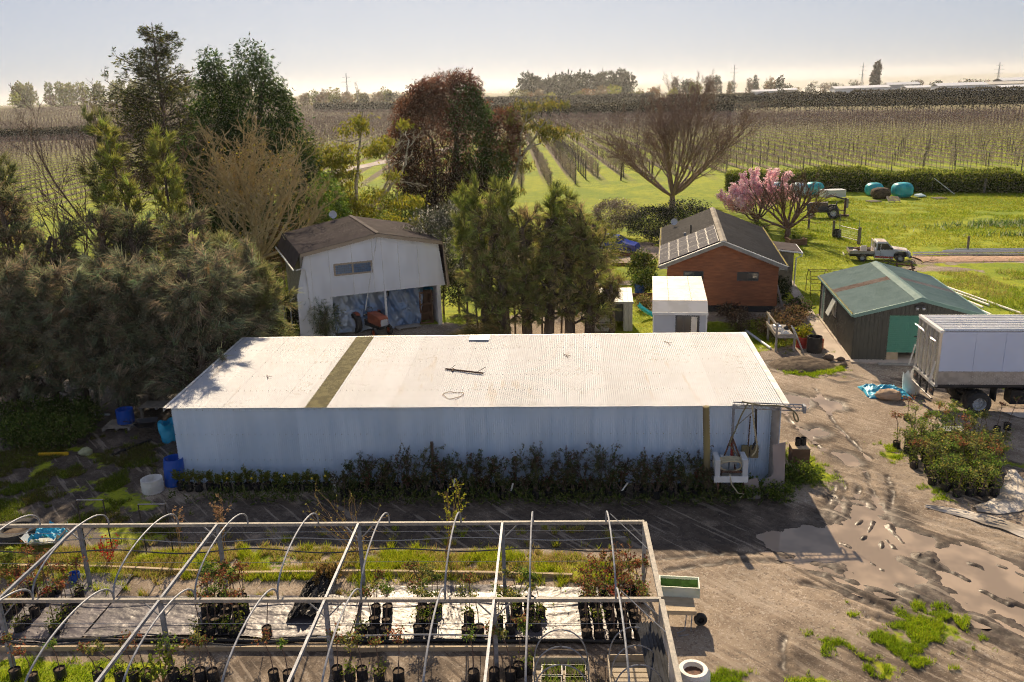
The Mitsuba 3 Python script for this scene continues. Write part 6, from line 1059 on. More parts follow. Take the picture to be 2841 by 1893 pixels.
# ---------------------------------------------------------------- bare trees
def bare(name, x, y, label, seed, stems, levels, m, ns=(8, 5, 4, 3, 3, 3), rmin=.012, extra=None):
    rng = np.random.default_rng(seed); k = thing(name, label, 'tree'); base = [((x, y, -.1), (0, 0, 1), stems['trunk'], stems['r'])]
    top = np.array([x, y, stems['trunk'] - .1]); lv = []
    for i in range(stems['n']):
        a = 2 * math.pi * (i + rng.uniform(-.3, .3)) / stems['n']; t = math.radians(rng.uniform(*stems['tilt'])); s = rng.uniform(.85, 1.12)
        lv.append((top - [0, 0, rng.uniform(0, .5) * stems['trunk'] * .5], (math.sin(t) * math.cos(a), math.sin(t) * math.sin(a), math.cos(t)), stems['L'] * s, stems['r'] * .5))
    segs, tips = grow(rng, lv, levels)
    part(k, 'trunk', joinm([tubes(*[np.array(v) for v in ([(x, y, -.1)], [tuple(top)], [stems['r'] * 1.25], [stems['r'] * .9])], 12), segmesh(segs[:1], (8,))]), m, 50); part(k, 'branches', segmesh(segs[1:2], (5,), rmin), m); part(k, 'twigs', segmesh(segs[2:], (3, 3, 3), rmin), m)
    if extra:
        n, c, alt, lo, hi = extra; P, D = pick(segs, n, rng); q = (P[:, 2] > lo) & (P[:, 2] < hi); lm, lc = leaves(P[q], rng.normal(size=(q.sum(), 3)) + [0, 0, -.6], .16, .09, rng, col=tint(rng, q.sum(), c, .3, alt, .3)); part(k, 'leaves', lm, 'leaf', color=lc)
    return segs
bare('bare_lime_tree', -16.8, 56.5, 'round crowned bare tree with mossy yellow branches left of the barn', 11, dict(trunk=3.4, r=.24, n=15, tilt=(4, 80), L=6.9), [dict(k=5, n=8, ang=(18, 45), len=.55, wander=.10, trop=(0, 0, .06), rad=.45, start=.25, fall=.5), dict(k=4, n=6, ang=(18, 50), len=.55, wander=.14, trop=(0, 0, .08), rad=.5), dict(k=3, n=3, ang=(20, 55), len=.6, wander=.2, trop=(0, 0, .05)), dict(k=2, wander=.2)], 'bark_olive', rmin=.017, extra=(900, (.34, .30, .03), (.4, .24, .03), 5, 11))
mat('bark_elm', streak((.27, .185, .155), (.18, .12, .10), 8, 2), .8)
bare('bare_elm', 18.9, 98.0, 'large vase shaped bare brown tree in front of the orchard', 12, dict(trunk=1.6, r=.30, n=15, tilt=(3, 64), L=9.3), [dict(k=6, n=7, ang=(12, 34), len=.55, wander=.09, trop=(0, 0, .06), rad=.5, start=.25, fall=.55), dict(k=4, n=6, ang=(10, 34), len=.55, wander=.09, trop=(0, 0, .08), rad=.5), dict(k=3, n=5, ang=(14, 40), len=.6, wander=.14, trop=(0, 0, .08)), dict(k=2, n=3, ang=(15, 40), len=.7, wander=.15), dict(k=2, wander=.15)], 'bark_elm', rmin=.012)
bare('bare_thicket_tree', -24.4, 53.5, 'thin bare grey brown tree behind the left hedge', 13, dict(trunk=2.6, r=.15, n=9, tilt=(4, 40), L=8.6), [dict(k=5, n=6, ang=(12, 34), len=.5, wander=.08, trop=(0, 0, .05), rad=.45, start=.25), dict(k=4, n=5, ang=(14, 40), len=.5, wander=.12, trop=(0, 0, .08), rad=.5), dict(k=3, n=4, ang=(18, 45), len=.55, wander=.15, trop=(0, 0, .06)), dict(k=2, wander=.15)], 'twig', rmin=.012)
bare('bare_thicket_tree', -29.5, 56.5, 'thin bare bush at the left edge before the orchard', 19, dict(trunk=1.2, r=.12, n=9, tilt=(5, 50), L=6.2), [dict(k=5, n=6, ang=(12, 34), len=.5, wander=.08, trop=(0, 0, .05), rad=.45, start=.25), dict(k=4, n=5, ang=(14, 40), len=.5, wander=.12, trop=(0, 0, .08), rad=.5), dict(k=3, wander=.15)], 'twig', rmin=.013)
bare('bare_shrub_tree', 24.95, 75.4, 'low spreading bare tree right of the pink blossom tree', 14, dict(trunk=1.1, r=.24, n=10, tilt=(25, 72), L=3.9), [dict(k=5, n=6, ang=(15, 40), len=.55, wander=.10, trop=(0, 0, .09), rad=.5, start=.3), dict(k=4, n=5, ang=(15, 45), len=.55, wander=.12, trop=(0, 0, .12), rad=.5), dict(k=3, n=3, ang=(15, 45), len=.55, wander=.15, trop=(0, 0, .1)), dict(k=2, wander=.15)], 'bark_red', rmin=.014)
# pink blossom tree
sg = bare('blossom_tree', 23.9, 81.3, 'small tree covered in pink blossom behind the brown house', 15, dict(trunk=1.0, r=.17, n=11, tilt=(8, 74), L=3.8), [dict(k=5, n=6, ang=(18, 45), len=.55, wander=.12, trop=(0, 0, .08), rad=.5, start=.3), dict(k=4, n=5, ang=(18, 50), len=.55, wander=.15, trop=(0, 0, .1), rad=.5), dict(k=3, wander=.2)], 'bark_brown', rmin=.014)
rng = np.random.default_rng(16); P, D = pick(sg, 22000, rng); P = P + rng.normal(0, .1, P.shape); lm, lc = leaves(P, rng.normal(size=P.shape), rng.uniform(.10, .19, len(P)), .14, rng, col=tint(rng, len(P), (.92, .62, .68), .12, (.97, .80, .82), .4)); part('blossom_tree', 'blossom', lm, 'leaf', color=lc)
# ---------------------------------------------------------------- conifers
def cedar(x, y, h, R, label, seed):
    rng = np.random.default_rng(seed); k = thing('cedar_tree', label, 'tree'); base = []; 
    segs = [(np.array([[x, y, -.1], [x + .1, y, h * .5]]), np.array([[x + .1, y, h * .5], [x + .25, y, h]]), np.array([.42, .25]), np.array([.25, .03]))]
    lv = []
    for z in np.arange(h * .26, h * .985, .5):
        t = (z - h * .3) / (h * .7); rad = min(R * 1.22 * (1 - t) ** .75, 5.8) * rng.uniform(.65, 1.12) + .1
        for q in range(4):
            a = rng.uniform(0, 6.28); el = rng.uniform(-.02, .28) + .25 * t; lv.append(((x + .2 * z / h, y, z), (math.cos(a), math.sin(a), el), rad, .07 * (1 - t) + .02))
    s2, tips = grow(rng, lv, [dict(k=5, n=13, ang=(35, 65), len=.36, wander=.06, trop=(0, 0, .03), start=.15, rad=.5, fall=.7), dict(k=3, n=4, ang=(20, 55), len=.5, wander=.12, trop=(0, 0, -.05)), dict(k=2, wander=.1)])
    wood(k, segs + s2, 'bark_brown', ns=(10, 5, 3, 3)); P, D = pick(s2, 30000, rng); D[:, 2] *= .3
    P[:, 2] += rng.normal(0, .04, len(P)); lm, lc = leaves(P, D + rng.normal(0, .35, D.shape) * [1, 1, .5], rng.uniform(.22, .42, len(P)), rng.uniform(.07, .13, len(P)), rng, col=tint(rng, len(P), (.06, .085, .025), .4, (.20, .19, .04), .35), side=np.array([0, 0, 1.0]) + rng.normal(0, .5, D.shape)); part(k, 'needles', lm, 'leaf_matte', color=lc)
cedar(-30.3, 78.0, 20.0, 6.7, 'tall layered cedar standing above everything at left', 21)
def dense(name, label, seed, blobs, n, L, w, cols, droop, trunkpos, m='bark_brown', mt='leaf', core=None, sides=.25, corecol=None, spray=1):
    """crown made of many leaf sprays laid over the outside and through the inside of several lumps: (x, y, z, rx, ry, rz)"""
    rng = np.random.default_rng(seed); k = thing(name, label, 'tree'); n = n // spray; B = np.array([b[:6] for b in blobs]); wgt = (B[:, 3] * B[:, 4] + B[:, 3] * B[:, 5]); q = rng.choice(len(B), n, p=wgt / wgt.sum()); D0 = nrm(rng.normal(size=(n, 3)))
    rr = (1 - rng.random(n) ** 1.8 * .6) * (1 + .35 * (meshkit.fbm(D0 * 2.6 + q[:, None] * 3.1, 3, seed) - .5) * 1.6); P = B[q, :3] + D0 * B[q, 3:6] * rr[:, None]
    inside = np.zeros(n, bool)
    for j in range(len(B)): inside |= (q != j) & ((((P - B[j, :3]) / B[j, 3:6]) ** 2).sum(-1) < .4)
    P, D0, q = P[~inside & (P[:, 2] > .1)], D0[~inside & (P[:, 2] > .1)], q[~inside & (P[:, 2] > .1)]
    if spray > 1: P = np.repeat(P, spray, 0) + rng.normal(0, L * .75, (len(P) * spray, 3)) * [1, 1, .9]; D0 = np.repeat(D0, spray, 0); q = np.repeat(q, spray)
    N = len(P); cid = np.array([b[6] if len(b) > 6 else 0 for b in blobs])[q]; col = np.zeros((N, 3))
    cl = meshkit.fbm(P * 1.1, 3, seed + 1)[:, None]
    for c in set(cid.tolist()):
        s = cid == c; a, b = cols[c]; col[s] = tint(rng, s.sum(), a, .2, b, .25)
    col *= .45 + 1.1 * cl; col *= np.repeat(rng.uniform(.7, 1.3, (N // spray, 1)), spray, 0)
    D = nrm(D0 * .8 + rng.normal(0, .5, (N, 3)) + [0, 0, -droop]); lm, lc = leaves(P, D, L * rng.uniform(.7, 1.4, N), w * rng.uniform(.7, 1.3, N), rng, col=col); part(k, 'foliage', lm, mt, color=lc)
    for j, (x, y, h, r) in enumerate(trunkpos):
        lvb = [((x, y, -.1), (0, 0, 1), h, r)]; sg, _ = grow(rng, lvb, [dict(k=7, n=22, ang=(30, 70), len=min(.42, 2.0 / h), wander=.05, trop=(0, 0, .05), start=.12, rad=.3, taper=.3), dict(k=4, n=5, ang=(25, 55), len=.45, wander=.12), dict(k=2, wander=.1)]); wood(k, sg, m, ns=(9, 4, 3, 3), rmin=.012)
    return k
CY = [(-19.6, 70, 6, 4.3, 3.6, 6), (-19.6, 70, 12, 2.7, 2.5, 4.6), (-19.7, 70, 15.4, 1.4, 1.3, 2.6), (-17.4, 69.5, 8, 2.3, 2.2, 4.5), (-16.6, 69, 4.2, 2.6, 2.4, 4), (-21.5, 70, 8.5, 2.4, 2.4, 4), (-18.3, 69.6, 12, 1.7, 1.6, 3), (-21, 69.2, 4, 3, 2.6, 4)]
dense('cypress_tree', 'tall dark green weeping cypress, right hand and taller of the pair', 31, CY, 46000, .34, .12, [((.045, .085, .022), (.10, .14, .03))], .75, [(-19.6, 70, 15, .4)], spray=5)
dense('cypress_tree', 'dark green weeping cypress with a narrow tip, left of the taller one', 32, [(-23.2, 70.5, 6.5, 2.6, 2.6, 6), (-23.0, 70.5, 12.2, 1.6, 1.5, 4.2), (-22.9, 70.5, 15, .9, .9, 2.3), (-24.6, 70, 7, 1.8, 1.8, 4), (-22, 69.6, 9, 1.6, 1.6, 4)], 27000, .34, .12, [((.045, .085, .022), (.10, .14, .03))], .75, [(-23.1, 70.5, 14, .3)], spray=5)
dense('ivy_clad_tree', 'huge round russet tree with a broad band of green ivy on its right', 33, [(-6.5, 92, 8, 5.2, 4.5, 6.6), (-8.2, 92, 10, 3.6, 3.5, 4.4), (-10, 92, 7.2, 2.6, 3, 4.6), (-5.6, 92, 12.2, 3.6, 3.2, 3.2), (-7.6, 92, 12.6, 2.4, 2.4, 2.2), (-3.6, 90.5, 8.2, 2.7, 2.8, 5.6, 1), (-3.9, 90, 11.6, 1.8, 1.8, 2.4, 1), (-.4, 91, 8.2, 2.4, 2.4, 3.4), (.2, 91, 10.2, 1.5, 1.5, 1.8), (-4.2, 92, 14, 1.8, 1.6, 1.6), (-1.2, 89.5, 6.2, 1.6, 1.6, 2.6, 1), (-6.6, 90.5, 4.2, 4, 3, 3.8, 2), (-8.8, 90.5, 5, 2.4, 2.4, 4, 2), (-3.4, 89.5, 3.4, 2.8, 2.4, 3.4, 2), (-6, 89.5, 2.2, 4.2, 2.4, 2.2, 2)], 120000, .27, .12, [((.19, .085, .05), (.11, .06, .04)), ((.05, .11, .02), (.085, .15, .03)), ((.075, .045, .032), (.05, .035, .025))], .45, [(-6, 92, 11, .55), (-8, 91.5, 9, .3)], 'bark_brown', spray=6)
# ---------------------------------------------------------------- eucalypts with white limbs
def euc(x, y, label, seed, limbs, clumps, col, nleaf=120):
    rng = np.random.default_rng(seed); k = thing('gum_tree', label, 'tree'); ms = []; br = []
    for pts, r0, r1 in limbs:
        P = np.array(pts, float); t = np.linspace(0, len(P) - 1, 5 * len(P)); Q = np.stack([np.interp(t, np.arange(len(P)), P[:, c]) for c in range(3)], -1) + rng.normal(0, .05, (len(t), 3)); ms.append(tubeline(Q, np.linspace(r0, r1, len(t)), 7)); sg, _ = grow(rng, [(q, nrm(rng.normal(0, .8, 3) + [0, 0, .3]), rng.uniform(1, 2.2), .045) for q in Q[len(Q) // 3::2]], [dict(k=4, n=5, ang=(20, 60), len=.5, wander=.15, rad=.5), dict(k=3, n=3, ang=(20, 50), len=.5, wander=.2), dict(k=2)]); br.append(segmesh(sg, (4, 3, 3), .012))
    part(k, 'trunk', joinm(ms), 'bark_white', 50); part(k, 'branches', joinm(br), 'bark_white')
    P = np.vstack([np.array(c[:3]) + (q_ := rng.normal(0, .62, (5, 3)) * np.array(c[3:6]) * 1.5)[rng.integers(0, 5, nleaf)] + rng.normal(0, .32, (nleaf, 3)) * [1.2, 1.2, .7] for c in clumps]); lm, lc = leaves(P, rng.normal(0, .5, P.shape) + [0, 0, -.8], rng.uniform(.28, .5, len(P)), .12, rng, col=tint(rng, len(P), col[0], .3, col[1], .35)); part(k, 'foliage', lm, 'leaf', color=lc)
euc(-12.6, 72, 'white limbed gum tree with sparse leaves behind the barn', 41, [([(-12.6, 72, 0), (-12.9, 72, 3), (-12.6, 72, 6), (-12.2, 72, 9), (-11.6, 72, 12.2)], .24, .05), ([(-12.8, 72, 2.5), (-11.4, 71.5, 4.5), (-9.6, 71, 6.2), (-8.4, 71, 7.6), (-7.8, 71, 10)], .22, .05), ([(-12.7, 72, 2), (-14, 72, 4.5), (-14.6, 72, 8)], .16, .05), ([(-11.8, 71.6, 4), (-10, 70.5, 4.6), (-8.2, 70, 4.7)], .12, .04), ([(-12.6, 72, 1.5), (-10.6, 71, 2.6), (-9.2, 70.5, 3.0), (-8.6, 70, 1.6)], .14, .04), ([(-10.4, 71.2, 5.6), (-9.5, 71, 7.5), (-9.9, 71, 9)], .1, .03)],
    [(-14.6, 72, 8.2, 1.5, 1.2, .9), (-15.2, 71.5, 6.2, 1.4, 1.2, .9), (-13.4, 72, 9.2, 1.2, 1, .7), (-10.6, 71, 9.6, .9, .9, .4), (-9.3, 70.2, 3.8, 1.6, 1.2, 1.0), (-8.6, 70, 2.6, 1.2, 1, .8), (-12, 71, 4.2, 1.2, 1, .8), (-14.8, 71, 4.2, 1.4, 1, 1.0), (-11.7, 72, 11.2, .8, .7, .5), (-15.6, 71, 9.4, .8, .7, .5), (-15.4, 72, 7.6, 1.8, 1.4, .7), (-13.8, 72, 6.6, 1.6, 1.4, .8), (-16.2, 71, 5.0, 1.6, 1.4, .8), (-13.2, 71, 5.2, 1.4, 1, .7), (-9.4, 70, 5.4, 1.2, 1, .5)], ((.24, .25, .03), (.34, .31, .04)), 620)
euc(1.2, 90, 'leaning sparse gum tree at the right of the russet tree', 42, [([(-.3, 90, 0), (.4, 90, 3.5), (1.4, 90, 6.5), (3.2, 90, 9), (4.6, 90, 11)], .26, .05), ([(1.2, 90, 6), (1.6, 90, 9), (2.4, 90, 11.5)], .14, .04), ([(2.2, 90, 7.6), (4.0, 90, 8.4), (5.2, 90, 9.4)], .1, .03)],
    [(1.8, 90, 9.6, 1.4, 1.2, 1.2), (3.6, 90, 9.6, 1.5, 1.2, 1.0), (4.8, 90, 11.2, 1.1, 1, .7), (2.2, 90, 11.6, 1.2, 1, .7), (5.2, 90, 9.6, .8, .8, .6), (1.4, 90, 7.4, 1.2, 1.0, 1.0), (.2, 89.5, 5.2, 1.4, 1.2, 1.8)], ((.17, .18, .04), (.3, .24, .05)), 520)
# ---------------------------------------------------------------- shrubs
def shrub(x, y, rx, rz, label, seed, cols, n=1500, L=.16, w=.08, mt='leaf', droop=.1, cat='shrub', name='shrub', z=None, lumps=5, group=None, dn=1.9):
    rng = np.random.default_rng(seed); bl = [(x + rng.uniform(-.5, .5) * rx, y + rng.uniform(-.4, .4) * rx, (z if z else rz * .9) + rng.uniform(-.25, .3) * rz, rx * rng.uniform(.5, .8), rx * rng.uniform(.5, .8), rz * rng.uniform(.5, .75)) for _ in range(lumps)]
    k = dense(name, label, seed, bl, int(n * dn), L, w, [cols], droop, [(x, y, rz * 1.4, .08)], mt=mt, spray=3); labels[k]['category'] = cat
    if group: labels[k]['group'] = group
    return k
GLO = ((.10, .11, .07), (.62, .60, .55))
shrub(-4.3, 52.5, 1.9, 3.6, 'tall glossy leaved shrub glinting silver right of the barn', 51, GLO, 9000, .17, .085, 'leaf_gloss', 0, z=4.6, name='glossy_shrub', lumps=7)
shrub(-3.3, 52.8, 1.4, 1.9, 'low dark shrub between the barn and the middle tree row', 52, ((.05, .075, .025), (.09, .11, .03)), 2600, .18, .07, 'leaf_gloss', .1, z=2.0)
shrub(14.5, 75, 3.3, 2.1, 'wide low almost black evergreen shrub left of the house roof', 53, ((.022, .032, .016), (.12, .12, .12)), 17000, .14, .08, 'leaf_gloss', .1, name='dark_shrub', lumps=8)
shrub(10.2, 80, 2.2, 1.9, 'rounded grey brown shrub with pale flecks left of the dark one', 54, ((.16, .13, .09), (.55, .50, .46)), 6500, .14, .08, 'leaf_gloss', .1, lumps=6)
shrub(9.6, 60.5, .9, 1.3, 'narrow green and yellow hedge shrub on the left wall of the brown house', 55, ((.09, .14, .03), (.24, .24, .04)), 2600, .16, .08, 'leaf', .1, lumps=6)
shrub(9.0, 56.0, .8, 1.0, 'darker hedge shrub at the front left corner of the brown house', 56, ((.07, .12, .025), (.18, .2, .04)), 1800, .15, .08, 'leaf', .1)
shrub(16.9, 52.6, .8, 1.0, 'dark shrub against the right wall of the brown house', 57, ((.035, .05, .022), (.08, .09, .03)), 1700, .14, .08)
shrub(17.35, 49.7, .7, .6, 'flowering shrub with dull pink heads beside the concrete path', 58, ((.08, .12, .03), (.42, .26, .22)), 1300, .13, .08)
shrub(13.4, 49.4, .75, .5, 'brown dried shrub in front of the brown house wall', 59, ((.12, .085, .05), (.2, .13, .09)), 900, .13, .07, 'leaf_matte')
shrub(15.1, 45.8, 1.3, .75, 'mound of brown dead vines behind the potting bench', 60, ((.20, .13, .07), (.14, .12, .04)), 3600, .16, .04, 'leaf_matte', .2, name='vine_mound', lumps=7)
shrub(13.0, 46.3, .7, .7, 'dark tangle of dead stems left of the potting bench', 61, ((.10, .065, .045), (.14, .10, .06)), 1200, .16, .03, 'leaf_matte', .2, name='vine_mound')
shrub(15.55, 43.2, .3, .35, 'bright yellow green plant growing in the red tub', 62, ((.30, .33, .03), (.36, .30, .03)), 320, .12, .07, z=.8)
shrub(-16.8, 62, 1.9, 2.4, 'orange tinted shrub behind the left corner of the barn', 63, ((.24, .14, .05), (.16, .15, .04)), 2400, .2, .09, z=3.2)
shrub(-12.9, 60.5, 1.4, 2.6, 'weeping bright green shrub behind the barn', 64, ((.11, .19, .03), (.2, .26, .04)), 3200, .26, .08, droop=.8, z=6.0, name='weeping_shrub')
shrub(-14.6, 66.0, 2.2, 2.4, 'olive green undergrowth between the cypress and the gum tree', 65, ((.14, .15, .04), (.22, .2, .05)), 3200, .22, .1, z=2.6)
shrub(-12.0, 82, 3.2, 2.2, 'yellow green undergrowth behind the white limbed gum tree', 74, ((.20, .24, .03), (.30, .30, .05)), 5200, .3, .1, z=2.4, lumps=9)
shrub(-17.5, 76, 2.6, 2.4, 'yellow green bushes between the cypress and the gum tree', 75, ((.20, .23, .03), (.32, .30, .05)), 4200, .3, .1, z=2.8, lumps=8)
shrub(-9.5, 76, 2.8, 2.2, 'leafy green undergrowth below the russet tree', 66, ((.10, .15, .03), (.2, .22, .04)), 3600, .24, .1, z=2.2)
shrub(-13.2, 48.6, .9, 1.4, 'dark scrub squeezed between the hedge and the barn', 67, ((.05, .065, .025), (.1, .1, .04)), 1500, .18, .07)
shrub(-10.7, 47.2, .75, 1.2, 'tall clump of feathery green weeds against the barn front', 68, ((.10, .14, .05), (.2, .2, .06)), 1100, .32, .035, 'leaf', .35, name='weed_clump', z=1.3, cat='plant')
shrub(6.0, 62.5, 2.2, 2.0, 'loose yellow green bush left of the terraced lawn', 69, ((.20, .22, .04), (.28, .26, .05)), 3600, .24, .06, z=2.2, lumps=7)
shrub(3.5, 58, 2.4, 2.6, 'loose olive bush behind the middle tree row', 70, ((.17, .18, .05), (.25, .22, .06)), 3800, .26, .06, z=2.8, lumps=7)
shrub(8.4, 52.0, .6, .5, 'low bush with tan flower heads left of the white cabin', 71, ((.16, .16, .05), (.34, .22, .14)), 900, .13, .07)
shrub(22.3, 77.5, 1.5, .7, 'bright green low bush under the pink blossom tree', 72, ((.16, .22, .03), (.28, .30, .04)), 1600, .18, .08)
shrub(24.6, 72.4, .5, .35, 'small green plants in the raised planter box', 73, ((.10, .15, .03), (.2, .22, .04)), 400, .14, .06, z=.7, cat='plant')
for i, (x, y, tx) in enumerate(((-20.6, 33.6, 'bright weedy bush at the left edge in front of the hedge'), (-18.9, 33.4, 'dark green weedy bush left of the pallet'), (-21.8, 35.6, 'tall dark weeds at the foot of the leftmost hedge tree'), (-19.6, 35.2, 'scrubby weeds below the second hedge tree'))): shrub(x, y, 1.4, .55, tx, 80 + i, ((.08, .12, .025), (.15, .19, .04)), 1900, .16, .07, name='weed_bush', cat='weeds')
# ---------------------------------------------------------------- plants along the shed front
rng = np.random.default_rng(200)
def climber(a, b, h, label, group, seed, cols, n=380, spread=.28, name='potted_shrub_rose'):
    r_ = np.random.default_rng(seed); p = np.array(S(a, b, 0)); k = thing(name, label, 'potted plant', group); part(k, 'pot', pot_mesh(p[0], p[1], .14, .28), 'black_plastic', 50)
    sg, _ = grow(r_, [((p[0] + r_.normal(0, .03), p[1] + r_.normal(0, .03), .25), (r_.normal(0, .2), r_.normal(0, .15), 1), h * r_.uniform(.6, 1.05), .012) for _ in range(5)], [dict(k=4, n=5, ang=(25, 60), len=.4, wander=.12, trop=(0, 0, .03), rad=.6), dict(k=2, wander=.2)]); part(k, 'stems', segmesh(sg, (4, 3), .005), 'twig')
    P, D = pick(sg, n, r_); P = P + r_.normal(0, .03, P.shape); lm, lc = leaves(P, r_.normal(size=P.shape), r_.uniform(.05, .09, n), r_.uniform(.035, .06, n), r_, col=tint(r_, n, cols[0], .35, cols[1], .35)); part(k, 'foliage', lm, 'leaf', color=lc)
PALS = [((.07, .10, .035), (.12, .13, .04)), ((.10, .07, .045), (.07, .1, .03)), ((.06, .10, .03), (.14, .05, .035))]
i = 0
for a in np.arange(6.6, 19.3, .42):
    for b in (-.55, -1.05): climber(a + rng.uniform(-.12, .12), b + rng.uniform(-.1, .1), rng.uniform(.9, 1.5) if b > -.8 else rng.uniform(.5, .95), f'bagged climbing rose, {nth(i // 2)} in the {"back" if b > -.8 else "front"} row along the shed wall', 'bagged climbing roses along the shed wall', 300 + i, PALS[i % 3]); i += 1
i = 0
for a in np.arange(.35, 6.0, .36):
    climber(a, -.6 + rng.uniform(-.1, .1), rng.uniform(.35, .6), f'low potted lemon bush, {nth(i)} along the left part of the shed wall', 'low potted lemon bushes along the shed wall', 400 + i, ((.13, .17, .03), (.24, .23, .03)), 330, name='potted_lemon'); i += 1
mat('lemon_skin', (.75, .55, .03), .5); r_ = np.random.default_rng(7)
for j, a in enumerate((3.1, 4.3, 5.3, 5.8, 2.2)):
    s_ = trimesh.creation.icosphere(2, .045); p = S(a, -.75, .55 + .1 * (j % 2)); solo('lemon', MB().raw(np.array(s_.vertices) + p, s_.faces), 'lemon_skin', f'yellow lemon, {("third", "fourth", "fifth", "rightmost", "second")[j]} among the fruit on the low bushes by the shed' if j < 3 else f'yellow lemon, {"rightmost" if j == 3 else "leftmost"} among the fruit on the low bushes by the shed', 'lemon', 'lemons on the low bushes', smooth=True)
solo('white_marker', MB(SH).box(6.05, 6.13, -.75, -.69, 0, .55), 'white_plastic', 'white plastic marker stake left of the climbing roses', 'stake')
for j, (a, b, ln, z) in enumerate(((12.4, -1.2, .12, .3), (16.2, -1.25, .32, .35), (10.4, -1.15, .1, .45))): solo('plant_label', MB(SH).hexa([(a, b, z), (a + .06, b, z), (a + .06, b + .01, z), (a, b + .01, z), (a + ln * .6, b, z + .3), (a + ln * .6 + .06, b, z + .3), (a + ln * .6 + .06, b + .01, z + .3), (a + ln * .6, b + .01, z + .3)]), 'white_plastic', ('upright white tag in the middle of the climbing roses', 'slanting white tag toward the right of the climbing roses', 'small white tag left of the middle of the climbing roses')[j], 'tag')
pole('short_stake', 'short dark timber stake among the climbing roses', *S(9.6, -.3, 0)[:2], 1.75, .06, 'bark_brown', 'stake')
# roses by the truck
PP = Polygon([(14.6, 30.1), (14.4, 28.2), (14.3, 26.4), (14.4, 25.8), (16.2, 25.9), (17.2, 27.2), (18.3, 29.4), (17.4, 30.8), (15.8, 31.0)]); n = 0; rows = []
for yy in np.arange(25.9, 31.1, .44):
    xs_ = [xx for xx in np.arange(14.3, 18.5, .42) if PP.contains(shapely.Point(xx + .1 * math.sin(yy * 9), yy))]
    rows.append([(xx + .1 * math.sin(yy * 9) + RG.uniform(-.07, .07), yy + RG.uniform(-.08, .08)) for xx in xs_])
for j, row in enumerate(rows):
    for q, (x, y) in enumerate(row): pl = int(RG.choice([2, 4, 4, 1, 2, 2, 4, 3])); rose(x, y, f'{NAMES[pl]} rose by the truck, {nth(q)} in row {j + 1} from the front', 'potted roses in the patch beside the truck', RG.uniform(.35, .8) if j < 9 else RG.uniform(.6, 1.1), RG.uniform(.16, .28), pl, 120, .135, .27, low=RG.choice([.3, .45, .4]))
for j, (x, y, h) in enumerate(((19.0, 31.0, .9), (19.6, 31.3, .9), (20.4, 31.0, 1.0), (19.9, 30.2, 1.0), (18.9, 28.6, 1.1), (20.9, 31.4, .8))): rose(x, y, f'{("leftmost", "second from left", "second from right", "third from right", "nearest", "rightmost")[j]} of the thin stemmed roses in the truck shadow', 'thin stemmed roses in the truck shadow', h, .13, j % 5, 40, .13, .28)
rose(16.2, 32.6, 'single russet potted plant between the truck and the rose patch', None, .6, .25, 3, 120, .13, .25)
u_ = np.random.default_rng(31); n = 9000; A_ = u_.uniform(.2, 21.0, n); B_ = u_.uniform(-1.75, -.1, n); c_ = meshkit.fbm(np.stack([A_ * 1.5, B_ * 1.5, A_ * 0], -1), 3, 3); A_, B_, c_ = A_[c_ > .42], B_[c_ > .42], c_[c_ > .42]; n = len(A_)
Pw = np.stack([A_, B_, u_.uniform(0, .42, n) * c_ * 1.4], -1) @ SH[:3, :3].T + SH[:3, 3]; lm, lc = leaves(Pw, u_.normal(0, .6, (n, 3)) + [0, 0, .6], u_.uniform(.08, .26, n), u_.uniform(.02, .06, n), u_, col=tint(u_, n, (.08, .12, .025), .4, (.15, .17, .04), .35)); solo('undergrowth', lm, 'leaf', 'scruffy low weeds growing around the pots along the shed wall', 'weeds', kind='stuff', color=lc)
# tall shoots and weeds in the grass strip
def shoot(x, y, h, label, seed, col, n=160, spread=.25, cat='plant', name='leafy_shoot', leafL=.07, per=5, lean=(0, 0)):
    r_ = np.random.default_rng(seed); k = thing(name, label, cat); sg, _ = grow(r_, [((x + r_.normal(0, .05), y + r_.normal(0, .05), 0), (lean[0] + r_.normal(0, spread), lean[1] + r_.normal(0, spread), 1), h * r_.uniform(.7, 1.05), .014) for _ in range(per)], [dict(k=5, n=6, ang=(20, 50), len=.35, wander=.08, trop=(0, 0, .03), rad=.5), dict(k=3, wander=.1)]); part(k, 'stems', segmesh(sg, (4, 3), .005), 'cane')
    if n: P, D = pick(sg, n, r_); lm, lc = leaves(P, r_.normal(size=P.shape) + [0, 0, .4], leafL, leafL * .6, r_, col=tint(r_, n, col, .3)); part(k, 'leaves', lm, 'leaf', color=lc)
shoot(-2.2, 23.1, 2.6, 'tall shoot with bright yellow green leaves behind the back rail', 500, (.40, .42, .03), 320, .12, lean=(.12, 0))
shoot(-4.9, 23.3, 2.3, 'spreading bare cane bush with tiny buds behind the back rail', 501, (.36, .32, .08), 130, .5, per=9)
shoot(-9.2, 23.9, 1.9, 'dry tan seed plume behind the back rail', 502, (.30, .20, .12), 200, .05, per=2, leafL=.09); shoot(-10.6, 23.8, 1.5, 'shorter dry seed plume left of the tall plume', 503, (.30, .20, .12), 130, .05, per=2, leafL=.08)
shoot(2.9, 21.6, 1.0, 'dry pinkish weeds at the right end of the grass strip', 504, (.30, .14, .07), 160, .3, per=8); shoot(-12.6, 23.2, .9, 'vivid red leaved plant near the second post', 505, (.45, .02, .02), 220, .3, per=7); shoot(-15.6, 22.9, .8, 'clump of strappy green leaves at the left edge', 506, (.25, .30, .06), 200, .6, per=12, leafL=.2)
